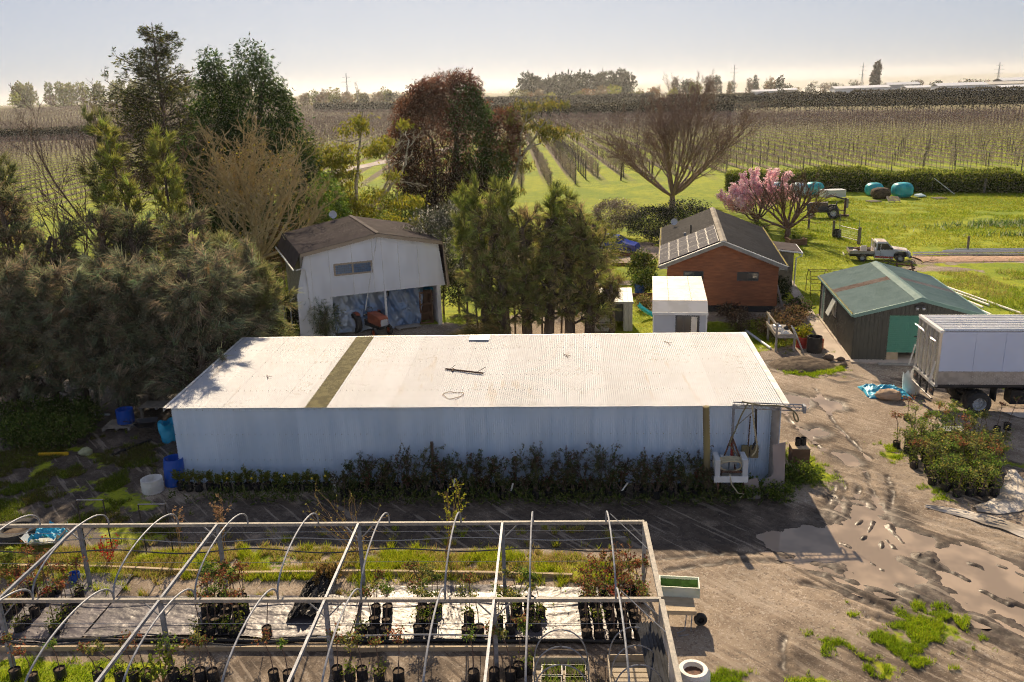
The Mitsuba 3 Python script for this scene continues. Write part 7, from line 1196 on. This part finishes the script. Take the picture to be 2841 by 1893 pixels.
shoot(-14.2, 22.6, .6, 'small mixed green potted plants left of the second post', 507, (.18, .22, .05), 160, .6, per=9); shoot(-5.6, 21.75, .55, 'mound of dry brown grass by the timber edging', 508, (.24, .17, .06), 320, .7, per=14, leafL=.16); shoot(-8.8, 17.6, .9, 'leafy green shrub between the two lines of pots at lower left', 509, (.20, .27, .04), 380, .4, per=9, leafL=.1)
for j, (x, y, tx) in enumerate(((-13.2, 22.3, 'blue glazed pot lying by the edging'), (-14.6, 22.35, 'white rimmed pot left of the second post'))): solo('plant_pot', pot_mesh(x, y, .16, .26), 'blue_plastic' if j == 0 else 'white_plastic', tx, 'pot')
# weeds at the shed corner
for j, (x, y, rx, tx) in enumerate(((9.3, 27.2, .55, 'green weeds at the foot of the plywood board'), (10.1, 27.3, .6, 'sunlit leafy weeds right of the plywood board'), (7.9, 26.4, .5, 'dark weeds in front of the hose trailer'), (8.7, 26.2, .5, 'small weeds in shade below the plywood offcut'))): shrub(x, y, rx, .33, tx, 90 + j, ((.10, .15, .03), (.22, .27, .04)), 800, .12, .05, name='weeds', cat='weeds', lumps=4)
# ---------------------------------------------------------------- grass blades (nobody could count them)
def blades(name, label, polys, dens, L, w, cols, seed, clump=1.5, thr=.42, soft=.5):
    r_ = np.random.default_rng(seed); out = []
    for pg, n in polys:
        x0, y0, x1, y1 = pg.buffer(soft * .5).bounds; p = r_.uniform((x0, y0), (x1, y1), (int(n * 1.5 * (x1 - x0) * (y1 - y0) / pg.area), 2)); m = softmask(pg, soft, p[:, 0], p[:, 1])
        c = meshkit.fbm(np.stack([p[:, 0] * clump, p[:, 1] * clump, p[:, 0] * 0], -1), 3, seed); e = meshkit.fbm(np.stack([p[:, 0] * 3.5, p[:, 1] * 3.5, p[:, 0] * 0 + 9], -1), 3, seed); out.append(p[(c > thr) & (m + (e - .5) * 2.2 > r_.uniform(.3, .8, len(p)))])
    p = np.vstack(out); N = len(p); P = np.concatenate([p, np.full((N, 1), .0)], 1); c = meshkit.fbm(np.stack([p[:, 0] * clump * .6, p[:, 1] * clump * .6, p[:, 0] * 0 + 5], -1), 3, seed)
    D = np.stack([r_.normal(0, .45, N), r_.normal(0, .45, N), np.ones(N)], -1); col = tint(r_, N, cols[0], .3, cols[1], .3); s = (c > .55)[:, None]; col = np.where(s, col, tint(r_, N, cols[2], .3, cols[0], .3))
    lm, lc = leaves(P, D, r_.uniform(*L, N) * (.6 + .9 * c), w, r_, tri=True, col=col); solo(name, lm, 'leaf', label, 'grass', kind='stuff', color=lc)
GC = [(.20, .27, .015), (.30, .32, .03), (.24, .20, .04)]
blades('grass_strip', 'tufts of green and straw coloured grass in the strip behind the pots', [(Polygon([(-17, 24.6), (-11, 23.95), (-5, 23.5), (0.4, 23.0), (3.4, 22.3), (3.4, 21.3), (-5, 21.9), (-12, 22.3), (-17, 22.8)]), 56000)], 0, (.08, .26), .02, [(.32, .40, .02), (.47, .46, .05), (.46, .36, .14)], 1, 2.2, .36)
blades('grass', 'patches of fresh green grass in the muddy yard', [(GRASS[4][0], 9000), (GRASS[8][0], 2500), (GRASS[9][0], 3000), (GRASS[10][0], 800), (GRASS[11][0], 800), (GRASS[14][0], 2500), (GRASS[15][0], 1500), (GRASS[16][0], 2500), (GRASS[12][0], 3500), (GRASS[13][0], 2500), (GRASS[18][0], 700)], 0, (.06, .15), .018, [(.30, .42, .02), (.42, .48, .03), (.24, .34, .02)], 2, 3.0, .42)
blades('grass', 'rough grass of the left yard under the hedge', [(Polygon([(-22, 34), (-15, 33), (-13.5, 29), (-12.5, 26.6), (-11, 24.6), (-15, 25.8), (-22, 27)]), 42000)], 0, (.08, .22), .02, [(.13, .18, .02), (.22, .26, .03), (.16, .14, .04)], 3, 1.0, .5)
blades('grass', 'weedy grass right of the green shed', [(Polygon([(24, 57), (31, 60), (60, 56), (60, 48), (30, 40), (25, 41)]), 42000)], 0, (.12, .45), .03, [(.22, .30, .02), (.38, .40, .06), (.36, .32, .10)], 4, .5, .38)
blades('grass', 'lawn between the house and the green shed', [(Polygon([(18, 47), (20, 62), (26, 80), (30, 74), (26, 58), (22, 49)]), 26000), (Polygon([(11.2, 42), (15.6, 43.5), (16.6, 46), (15.2, 49), (11, 48)]), 9000), (Polygon([(5.2, 45), (10.6, 42.5), (9, 50.8), (8.3, 66), (5, 66)]), 12000)], 0, (.05, .14), .02, [(.20, .27, .01), (.32, .33, .02), (.26, .27, .02)], 5, 1.2, .3)
blades('grass', 'tussocky grass of the paddock', [(Polygon([(30, 67), (62, 63), (75, 97), (36, 108), (27, 90), (27, 76)]), 60000)], 0, (.10, .26), .045, [(.20, .28, .01), (.38, .40, .03), (.32, .32, .03)], 6, .35, .36)
r_ = np.random.default_rng(9); pts = np.concatenate([np.stack([r_.normal(50, 5, 1500), r_.normal(79, 1.0, 1500)], -1), np.stack([r_.normal(58, 4, 900), r_.normal(74, .8, 900)], -1), np.stack([r_.normal(48, 3, 600), r_.normal(73.5, .5, 600)], -1)]); N = len(pts)
lm, lc = leaves(np.c_[pts, np.zeros(N)], np.stack([r_.normal(0, .4, N), r_.normal(0, .4, N), np.ones(N)], -1), r_.uniform(.3, .65, N), .10, r_, tri=True, col=tint(r_, N, (.10, .17, .04), .3, (.36, .40, .26), .3)); solo('tall_weeds', lm, 'leaf', 'bands of taller pale flecked weeds across the paddock', 'weeds', kind='stuff', color=lc)
# ---------------------------------------------------------------- orchard
rng = np.random.default_rng(700)
TW_ = mat('orchard_bark', mott((.50, .42, .36), (.34, .27, .22), 1.5), .85)
def orchard_tree(seed, h=2.7, nb=40):
    r_ = np.random.default_rng(seed); z = r_.uniform(.6, h * .97, nb); a = r_.uniform(0, 6.28, nb); L = r_.uniform(.35, .75, nb) * (1.15 - .55 * z / h)
    p0 = np.stack([np.zeros(nb), np.zeros(nb), z], -1); d = nrm(np.stack([np.cos(a), np.sin(a), r_.uniform(.25, 1.1, nb)], -1)); p1 = p0 + d * L[:, None]
    q0 = (p0 + p1) / 2; q1 = q0 + nrm(d + r_.normal(0, .7, (nb, 3)) + [0, 0, .5]) * (L * .55)[:, None]
    return joinm([tubes([[0, 0, 0], [0, 0, h * .5]], [[0, 0, h * .5], [r_.normal(0, .05), 0, h]], [.04, .03], [.03, .012], 4), tubes(p0, p1, np.full(nb, .021), np.full(nb, .012), 3), tubes(q0, q1, np.full(nb, .017), np.full(nb, .010), 3)])
for i in range(4): scene[f'orchard_tree_kind_{i}'] = {'type': 'shapegroup', 'tree': mikit.ply(orchard_tree(i), 'm_orchard_bark')}
def inside(x, y, z=1.0, mx=60):                                   # roughly what the picture can show
    return abs(x) < .66 * y + 6
right, left = [], []
def edge(x): return np.interp(x, [-20, 8, 12, 48, 74, 200], [121, 119, 133, 134, 124, 70])
for x in np.arange(2, 190, 4.0):
    y = edge(x) + rng.uniform(-.5, .5); end = np.interp(x, [18.8, 179], [418, 300])
    while y < end:
        if inside(x, y): right.append((x + rng.normal(0, .1), y, rng.uniform(.85, 1.15)))
        y += 1.25 if y < 190 else 1.8
for x in np.arange(-420, -16, 4.2):
    y = np.interp(x, [-420, -300, -60, -34, -16], [300, 130, 112, 165, 230]); 
    while y < 900:
        if inside(x, y): left.append((x + rng.normal(0, .1), y, rng.uniform(.85, 1.15)))
        y += 1.5 if y < 190 else 2.6 if y < 500 else 4.5
allt = sorted(right + left, key=lambda q: math.hypot(q[0], q[1])); near_t = [q for q in allt if q[0] > 0][:300]; ns_ = set(near_t)
for i, (x, y, s) in enumerate(near_t):
    k = numbered('orchard_tree'); scene[k] = {'type': 'instance', 'shapegroup': {'type': 'ref', 'id': f'orchard_tree_kind_{i % 4}'}, 'to_world': T().translate([x, y, float(terrain(x, y))]).rotate([0, 0, 1], float(rng.uniform(0, 360))).scale(s)}
    lab(k, 'slender leafless fruit tree near the front edge of the right hand orchard', 'tree', 'bare fruit trees at the front of the orchard')
rest = np.array([q for q in allt if q not in ns_]); N = len(rest); kb = 20
far = (np.hypot(rest[:, 0], rest[:, 1]) > 260); P = np.repeat(np.c_[rest[:, :2], terrain(rest[:, 0], rest[:, 1])], kb, 0); h = np.repeat(rest[:, 2], kb); zf = np.tile(np.r_[0, np.linspace(.25, .85, kb - 1)], N); P[:, 2] += zf * 2.6 * h
D = np.stack([rng.normal(0, .8, N * kb), rng.normal(0, .8, N * kb), rng.uniform(.3, 1.3, N * kb)], -1); first = zf == 0; D[first] = [0, 0, 1]; L = np.where(first, 2.8 * h, rng.uniform(.6, 1.1, N * kb)); wd = np.where(np.repeat(far, kb), .13, .06)
lm, lc = leaves(P, D, L, wd, rng, tri=True, col=tint(rng, N * kb, (.30, .225, .20), .3, (.21, .155, .135), .4)); solo('orchard_trees', lm, 'matte_vc', 'long rows of leafless fruit trees filling the orchard behind', 'orchard', kind='stuff', color=lc)
# orchard posts
posts = []
for x in np.arange(2, 120, 4.0):
    y = edge(x) - .4
    for q in range(6):
        if inside(x, y) and y < 185: posts.append((x, y))
        y += 9.5
posts = sorted(posts, key=lambda q: q[0] ** 2 + q[1] ** 2)[:200]
pm = MB().cyl((0, 0, 0), (0, 0, 2.5), .075, .07, 6); scene['orchard_post_kind'] = {'type': 'shapegroup', 'post': mikit.ply(pm.mesh(), 'm_bark_grey')}
for x, y in posts:
    k = numbered('orchard_post'); scene[k] = {'type': 'instance', 'shapegroup': {'type': 'ref', 'id': 'orchard_post_kind'}, 'to_world': T().translate([x, y, 0]).scale([1, 1, float(rng.uniform(.85, 1.1))])}; lab(k, 'grey timber post supporting the orchard rows', 'post', 'timber posts of the orchard rows')
for i in range(30): k = numbered('row_end_post'); y = 131 + i * 3.2; scene[k] = {'type': 'instance', 'shapegroup': {'type': 'ref', 'id': 'orchard_post_kind'}, 'to_world': T().translate([12.0 + .004 * i * i * 0, y, 0]).scale([1.3, 1.3, 1.15])}; lab(k, 'darker post in the dense straight line of posts running into the orchard', 'post', 'dense straight line of posts in the orchard')
for x, y, tx in ((17.0, 128.5, 'thick leaning post in front of the orchard, left of the bare elm'), (21.5, 128, 'second thick post in front of the orchard behind the bare elm')): pole('orchard_strainer', tx, x, y, 2.6, .13, 'bark_brown', 'post', (.2, 0))
# ---------------------------------------------------------------- hedges
def hedge(label, pts, h, wd, seed, cols, n, L, w, name='shelterbelt_hedge', gaps=0, mt='leaf_matte', rag=.12, bare_from=None):
    r_ = np.random.default_rng(seed); k = thing(name, label, 'hedge'); P = np.array(pts, float); seg = np.r_[0, np.cumsum(np.hypot(*np.diff(P, axis=0).T))]; s = r_.uniform(0, seg[-1], n); X = np.interp(s, seg, P[:, 0]); Y_ = np.interp(s, seg, P[:, 1]); tg = nrm(np.stack([np.interp(s + 1, seg, P[:, 0]) - np.interp(s - 1, seg, P[:, 0]), np.interp(s + 1, seg, P[:, 1]) - np.interp(s - 1, seg, P[:, 1])], -1)); nn = np.stack([-tg[:, 1], tg[:, 0]], -1)
    hh = h * (1 + rag * (meshkit.fbm(np.stack([s * .25, s * 0, s * 0], -1), 3, seed) - .5) * 2); u = r_.random(n); top = r_.random(n) < .22; off = np.where(top, r_.uniform(-1, 1, n), np.sign(r_.uniform(-1, .6, n))) * wd / 2 * (1 + .4 * (meshkit.fbm(np.stack([s * .5, u * 3, s * 0], -1), 3, seed + 1) - .5)); z = np.where(top, hh * r_.uniform(.93, 1.04, n), hh * u)
    Q = np.stack([X + nn[:, 0] * off, Y_ + nn[:, 1] * off, z + terrain(X, Y_)], -1); D = np.stack([nn[:, 0] * np.sign(off), nn[:, 1] * np.sign(off), np.zeros(n)], -1) * .5 + r_.normal(0, .6, (n, 3)) + [0, 0, .5]
    keep = np.ones(n, bool)
    if bare_from is not None: keep = (s < bare_from) | (r_.random(n) < .35) & (z > hh * .35)
    c = meshkit.fbm(np.stack([s * .22, z * .8, s * 0], -1), 3, seed + 2); col = tint(r_, n, cols[0], .35, cols[1], .3) * (.7 + .6 * c)[:, None]
    lm, lc = leaves(Q[keep], D[keep], L * r_.uniform(.7, 1.3, keep.sum()), w, r_, col=col[keep]); part(k, 'foliage', lm, mt, color=lc)
    t = np.linspace(0, seg[-1] if bare_from is None else bare_from, 60); cx, cy = np.interp(t, seg, P[:, 0]), np.interp(t, seg, P[:, 1]); tg = nrm(np.stack([np.gradient(cx), np.gradient(cy)], -1)); nv = np.stack([-tg[:, 1], tg[:, 0]], -1) * wd * .36; g = terrain(cx, cy)
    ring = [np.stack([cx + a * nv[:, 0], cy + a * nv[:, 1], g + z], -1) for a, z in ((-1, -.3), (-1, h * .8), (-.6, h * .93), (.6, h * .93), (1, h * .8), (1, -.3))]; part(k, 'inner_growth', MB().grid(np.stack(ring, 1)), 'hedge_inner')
    m = []; step = max(1.6, h * .35)
    for t in np.arange(0, seg[-1], step): x, y = np.interp(t, seg, P[:, 0]), np.interp(t, seg, P[:, 1]); g = float(terrain(x, y)); m.append(tubeline([(x, y, g - .2), (x + r_.normal(0, .1), y, g + h * .5), (x + r_.normal(0, .2), y, g + h * .95)], [h * .028, h * .022, h * .008], 4, False))
    part(k, 'stems', joinm(m), 'bark_brown')
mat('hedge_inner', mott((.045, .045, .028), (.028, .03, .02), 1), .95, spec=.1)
DK = ((.045, .045, .03), (.075, .062, .04))
hedge('nearer dark clipped shelter hedge across the far side of the orchard', [(-10, 440), (18.8, 423), (95, 368), (215, 275)], 5.2, 2.2, 71, DK, 24000, 1.0, .5, bare_from=128)
hedge('farther dark clipped shelter hedge behind the orchard on the right', [(96, 520), (165, 462), (240, 405), (300, 362)], 6.6, 3, 72, DK, 16000, 1.2, .6)
hedge('far dark hedge line behind the russet tree', [(-20, 742), (31.6, 706), (110, 650)], 6.6, 3, 73, DK, 8000, 1.6, .8)
hedge('thin dark hedge low in the distance right of centre', [(80, 640), (150, 590), (190, 560)], 3.5, 3, 76, DK, 4000, 1.3, .7)
hedge('dark far hedge line between the cypress and the russet tree', [(-150, 700), (-70, 640), (-20, 600)], 6.0, 3, 74, DK, 8000, 1.5, .7)
hedge('low dark hedge line crossing the left orchard', [(-250, 330), (-211, 330), (-120, 345), (-90, 350)], 4.2, 2, 75, DK, 7000, 1.0, .5)
hedge('bright green hedge along the far side of the paddock', [(29, 113.5), (36.8, 110.6), (48, 106.6), (60.7, 102.0), (78, 95.5)], 2.3, 3.4, 77, ((.15, .19, .03), (.25, .27, .05)), 30000, .42, .13, 'green_hedge', mt='leaf', rag=.28)
# ---------------------------------------------------------------- far trees, each its own thing
def far_tree(name, label, x, y, h, r, col, seed, kind='round', n=420, group=None):
    r_ = np.random.default_rng(seed); g = float(terrain(x, y)); k = thing(name, label, 'tree', group); s = h / 12
    if kind == 'round': lumps = [(r_.uniform(-.5, .5) * r, r_.uniform(-.5, .5) * r, h * r_.uniform(.4, .8), r * r_.uniform(.45, .7), h * r_.uniform(.18, .3)) for _ in range(6)]
    elif kind == 'tall': lumps = [(r_.normal(0, .12) * r, r_.normal(0, .12) * r, h * z, r * (1.05 - .75 * z), h * .16) for z in (.2, .35, .5, .65, .8, .9)]
    else: lumps = [(0, 0, h * z, r * (1.05 - z), h * .14) for z in (.15, .3, .45, .6, .75, .88)]
    q = r_.integers(0, len(lumps), n); Lm = np.array(lumps); D = nrm(r_.normal(size=(n, 3))); rr = (.75 + .35 * r_.random(n))[:, None]; P = np.array([x, y, g]) + Lm[q, :3] + D * rr * np.stack([Lm[q, 3], Lm[q, 3], Lm[q, 4]], -1); P[:, 2] = np.maximum(P[:, 2], g + .3)
    lm, lc = leaves(P, D + r_.normal(0, .6, (n, 3)), h * .12 * r_.uniform(.6, 1.3, n), h * .085, r_, col=tint(r_, n, col, .35)); part(k, 'crown', lm, 'leaf_matte', color=lc); part(k, 'trunk', MB().cyl((x, y, g - .5), (x, y, g + h * .8), h * .022, h * .008, 6, False), 'bark_brown')
GREENY, OLIVE, DARKP, TAN, RUST, GREYB = (.16, .18, .05), (.20, .18, .05), (.035, .045, .03), (.26, .20, .12), (.24, .13, .05), (.17, .13, .11)
def spread(tag, n, x0, x1, y0, y1, h0, h1, rf, cols, kinds, seed, name, what, per=420):
    r_ = np.random.default_rng(seed); xs_ = np.sort(r_.uniform(x0, x1, n))
    xs_ = np.linspace(x0, x1, n) + r_.uniform(-.35, .35, n) * (x1 - x0) / n
    for i, x in enumerate(xs_):
        h = r_.uniform(h0, h1); y = y0 + (y1 - y0) * (x - x0) / (x1 - x0) + r_.uniform(-25, 25); far_tree(name, f'{what}, {nth(i)} in {tag}', float(x), float(y), h, h * rf * r_.uniform(.8, 1.2), cols[i % len(cols)], seed * 100 + i, kinds[i % len(kinds)], per, f'{what} in {tag}')
spread('the poplar line on the left horizon', 64, -660, -280, 960, 1010, 21, 25, .3, [(.20, .22, .08), (.24, .24, .09)], ['tall'], 801, 'poplar_tree', 'pale green poplar', 260)
spread('the scrub in front of the left poplars', 8, -560, -300, 860, 900, 8, 15, .42, [GREYB, OLIVE, (.30, .34, .06), GREYB], ['round'], 802, 'far_tree', 'low round tree', 260)
spread('the tree line between the cypress and the russet tree', 40, -250, -60, 800, 760, 9, 17, .42, [OLIVE, GREENY, DARKP, GREYB, TAN], ['round', 'round', 'round', 'tall'], 803, 'far_tree', 'distant tree', 300)
spread('the dark pine wood right of the russet tree', 18, 22, 128, 905, 900, 22, 30, .34, [DARKP, (.05, .055, .04)], ['round'], 804, 'pine_tree', 'tall dark pine', 420)
spread('the yellow green belt below the pine wood', 20, 8, 175, 800, 790, 9, 15, .45, [GREENY, OLIVE, RUST, TAN, (.34, .36, .05), DARKP], ['round'], 805, 'far_tree', 'spring coloured tree', 300)
spread('the mixed trees right of the pine wood', 12, 165, 250, 850, 820, 11, 20, .28, [GREYB, DARKP, TAN, DARKP], ['cone', 'round', 'tall'], 806, 'far_tree', 'distant mixed tree', 260)
spread('the skyline trees at right', 60, 275, 640, 1000, 860, 8, 14, .5, [DARKP, (.06, .07, .05), GREYB, DARKP, TAN], ['round'], 807, 'far_tree', 'distant skyline tree', 220)
far_tree('lombardy_poplar', 'single tall dark poplar spire on the right skyline', 357, 850, 27, 4.5, (.09, .07, .06), 899, 'tall', 500)
# ---------------------------------------------------------------- far buildings and pylons
mat('far_white', (.72, .74, .76), .5); mat('far_grey', (.35, .38, .42), .6); mat('far_teal', (.12, .25, .27), .5); mat('far_cream', (.60, .56, .48), .6)
def building(label, x, y, L, Wd, h, wall='far_grey', roof='far_white', rise=None, yaw=-.1):
    k = thing('far_building', label, 'building'); M_ = frame(x, y, float(terrain(x, y)), yaw); rise = h * .25 if rise is None else rise; part(k, 'wall', MB(M_).box(0, L, 0, Wd, -1, h), wall)
    part(k, 'roof', MB(M_).prism([(-.6, h - .2), (Wd / 2, h + rise), (Wd + .6, h - .2), (Wd + .6, h + .1), (Wd / 2, h + rise + .3), (-.6, h + .1)], -.6, L + .6, 'x'), roof)
    for i in range(max(2, int(L / 12))): a = (i + .3) * L / max(2, int(L / 12)); part(k, 'door', MB(M_).box(a, a + 4, -.1, -.01, 0, h * .6), 'far_grey' if wall != 'far_grey' else 'far_white')
for i, (x, y, L, Wd, h, w_, tx) in enumerate(((262, 700, 42, 16, 6, 'far_white', 'leftmost long white packing shed below the right skyline'), (315, 690, 30, 15, 5, 'far_cream', 'cream shed right of the leftmost packing shed'), (352, 660, 38, 16, 6, 'far_white', 'white shed left of the poplar spire'), (300, 610, 32, 14, 6.5, 'far_white', 'nearer bright white shed above the dark hedge'), (338, 600, 18, 12, 4.5, 'far_white', 'small bright white shed right of the nearer one'), (395, 700, 40, 18, 8, 'far_grey', 'grey warehouse behind the poplar spire'), (430, 690, 44, 18, 6, 'far_cream', 'cream warehouse on the right skyline'), (485, 680, 50, 22, 7, 'far_teal', 'teal warehouse with white roof on the right skyline'), (520, 640, 90, 26, 8, 'far_teal', 'longest teal warehouse at the right edge'), (245, 820, 26, 12, 5, 'far_cream', 'far cream shed right of the mixed trees'), (380, 560, 16, 9, 3, 'far_white', 'low white tunnel roof above the hedge'), (410, 545, 20, 9, 3, 'far_white', 'low white tunnel roof at right above the hedge'), (330, 760, 26, 12, 7, 'far_grey', 'grey roofed house among the skyline trees'), (214, 760, 20, 10, 5, 'far_white', 'white shed showing left of the bare elm'))): building(tx, x, y, L, Wd, h, w_, 'far_white' if i % 4 != 2 else 'far_cream')
for i in range(2): hedge_ = None
k = thing('apple_bin_stack', 'stack of wooden apple bins beyond the bare elm at the hedge gap', 'bins')
for i in range(10):
    for j in range(2): part(k, 'bin', MB(frame(112 + i * 2.1, 470 - i * 1.5, 1.5 * j)).box(0, 1.9, 0, 1.5, 0, 1.4), 'pale_wood')
def pylon(label, x, y, h, wd=3.2):
    k = thing('power_pylon', label, 'pylon'); g = float(terrain(x, y)); m = MB()
    for sx in (-1, 1):
        for sy in (-1, 1): part(k, 'leg', MB().tube([(x + sx * wd / 2, y + sy * wd / 2, g), (x + sx * .35, y + sy * .35, g + h * .62), (x + sx * .12, y, g + h)], .16, 4), 'far_grey')
    for i in range(8):
        z0, z1 = h * i / 8, h * (i + 1) / 8; w0, w1 = [max(.3, wd / 2 * (1 - q / (h * .62))) for q in (z0, z1)]; m.tube([(x - w0, y, g + z0), (x + w1, y, g + z1)], .09, 3); m.tube([(x + w0, y, g + z0), (x - w1, y, g + z1)], .09, 3)
    part(k, 'lacing', m, 'far_grey')
    for z, l in ((.62, 4.2), (.75, 5), (.88, 3.6)): part(k, 'cross_arm', MB().tube([(x - l, y, g + h * z), (x + l, y, g + h * z)], .14, 4), 'far_grey')
for i, (x, y, h, tx) in enumerate(((-150, 850, 31, 'lattice pylon left of the russet tree'), (110, 990, 34, 'lattice pylon right of the pine wood'), (262, 1010, 34, 'lattice pylon above the bare elm'), (388, 960, 32, 'lattice pylon left of the poplar spire'), (505, 905, 28, 'faint lattice pylon right of the poplar spire'))): pylon(tx, x, y, h)
k = thing('radio_mast', 'tall thin lattice radio mast on the right skyline', 'mast'); x, y = 568, 830
for s in (-1, 1): part(k, 'leg', MB().tube([(x + s * 2.2, y, 0), (x + s * .8, y, 28), (x + s * .5, y, 62)], .22, 4), 'far_grey')
m = MB()
for i in range(16): w0 = 2.2 - i * .1; z = i * 3.8; m.tube([(x - w0 * .7, y, z), (x + w0 * .65, y, z + 3.8)], .12, 3); m.tube([(x + w0 * .7, y, z), (x - w0 * .65, y, z + 3.8)], .12, 3)
part(k, 'lacing', m, 'far_grey')

# ---------------------------------------------------------------- thin air
scene['haze_medium'] = {'type': 'homogeneous', 'albedo': rgb((.93, .95, .97)), 'sigma_t': .00011, 'phase': {'type': 'hg', 'g': .6}}
scene['haze'] = {'type': 'cube', 'to_world': T().translate([0, 3460, -65]).scale([5200, 3640, 133]), 'bsdf': {'type': 'null'}, 'interior': {'type': 'ref', 'id': 'haze_medium'}}
scene['camera']['medium'] = {'type': 'ref', 'id': 'haze_medium'}; lab('haze', 'thin bright haze softening the far trees and the horizon', kind='stuff')
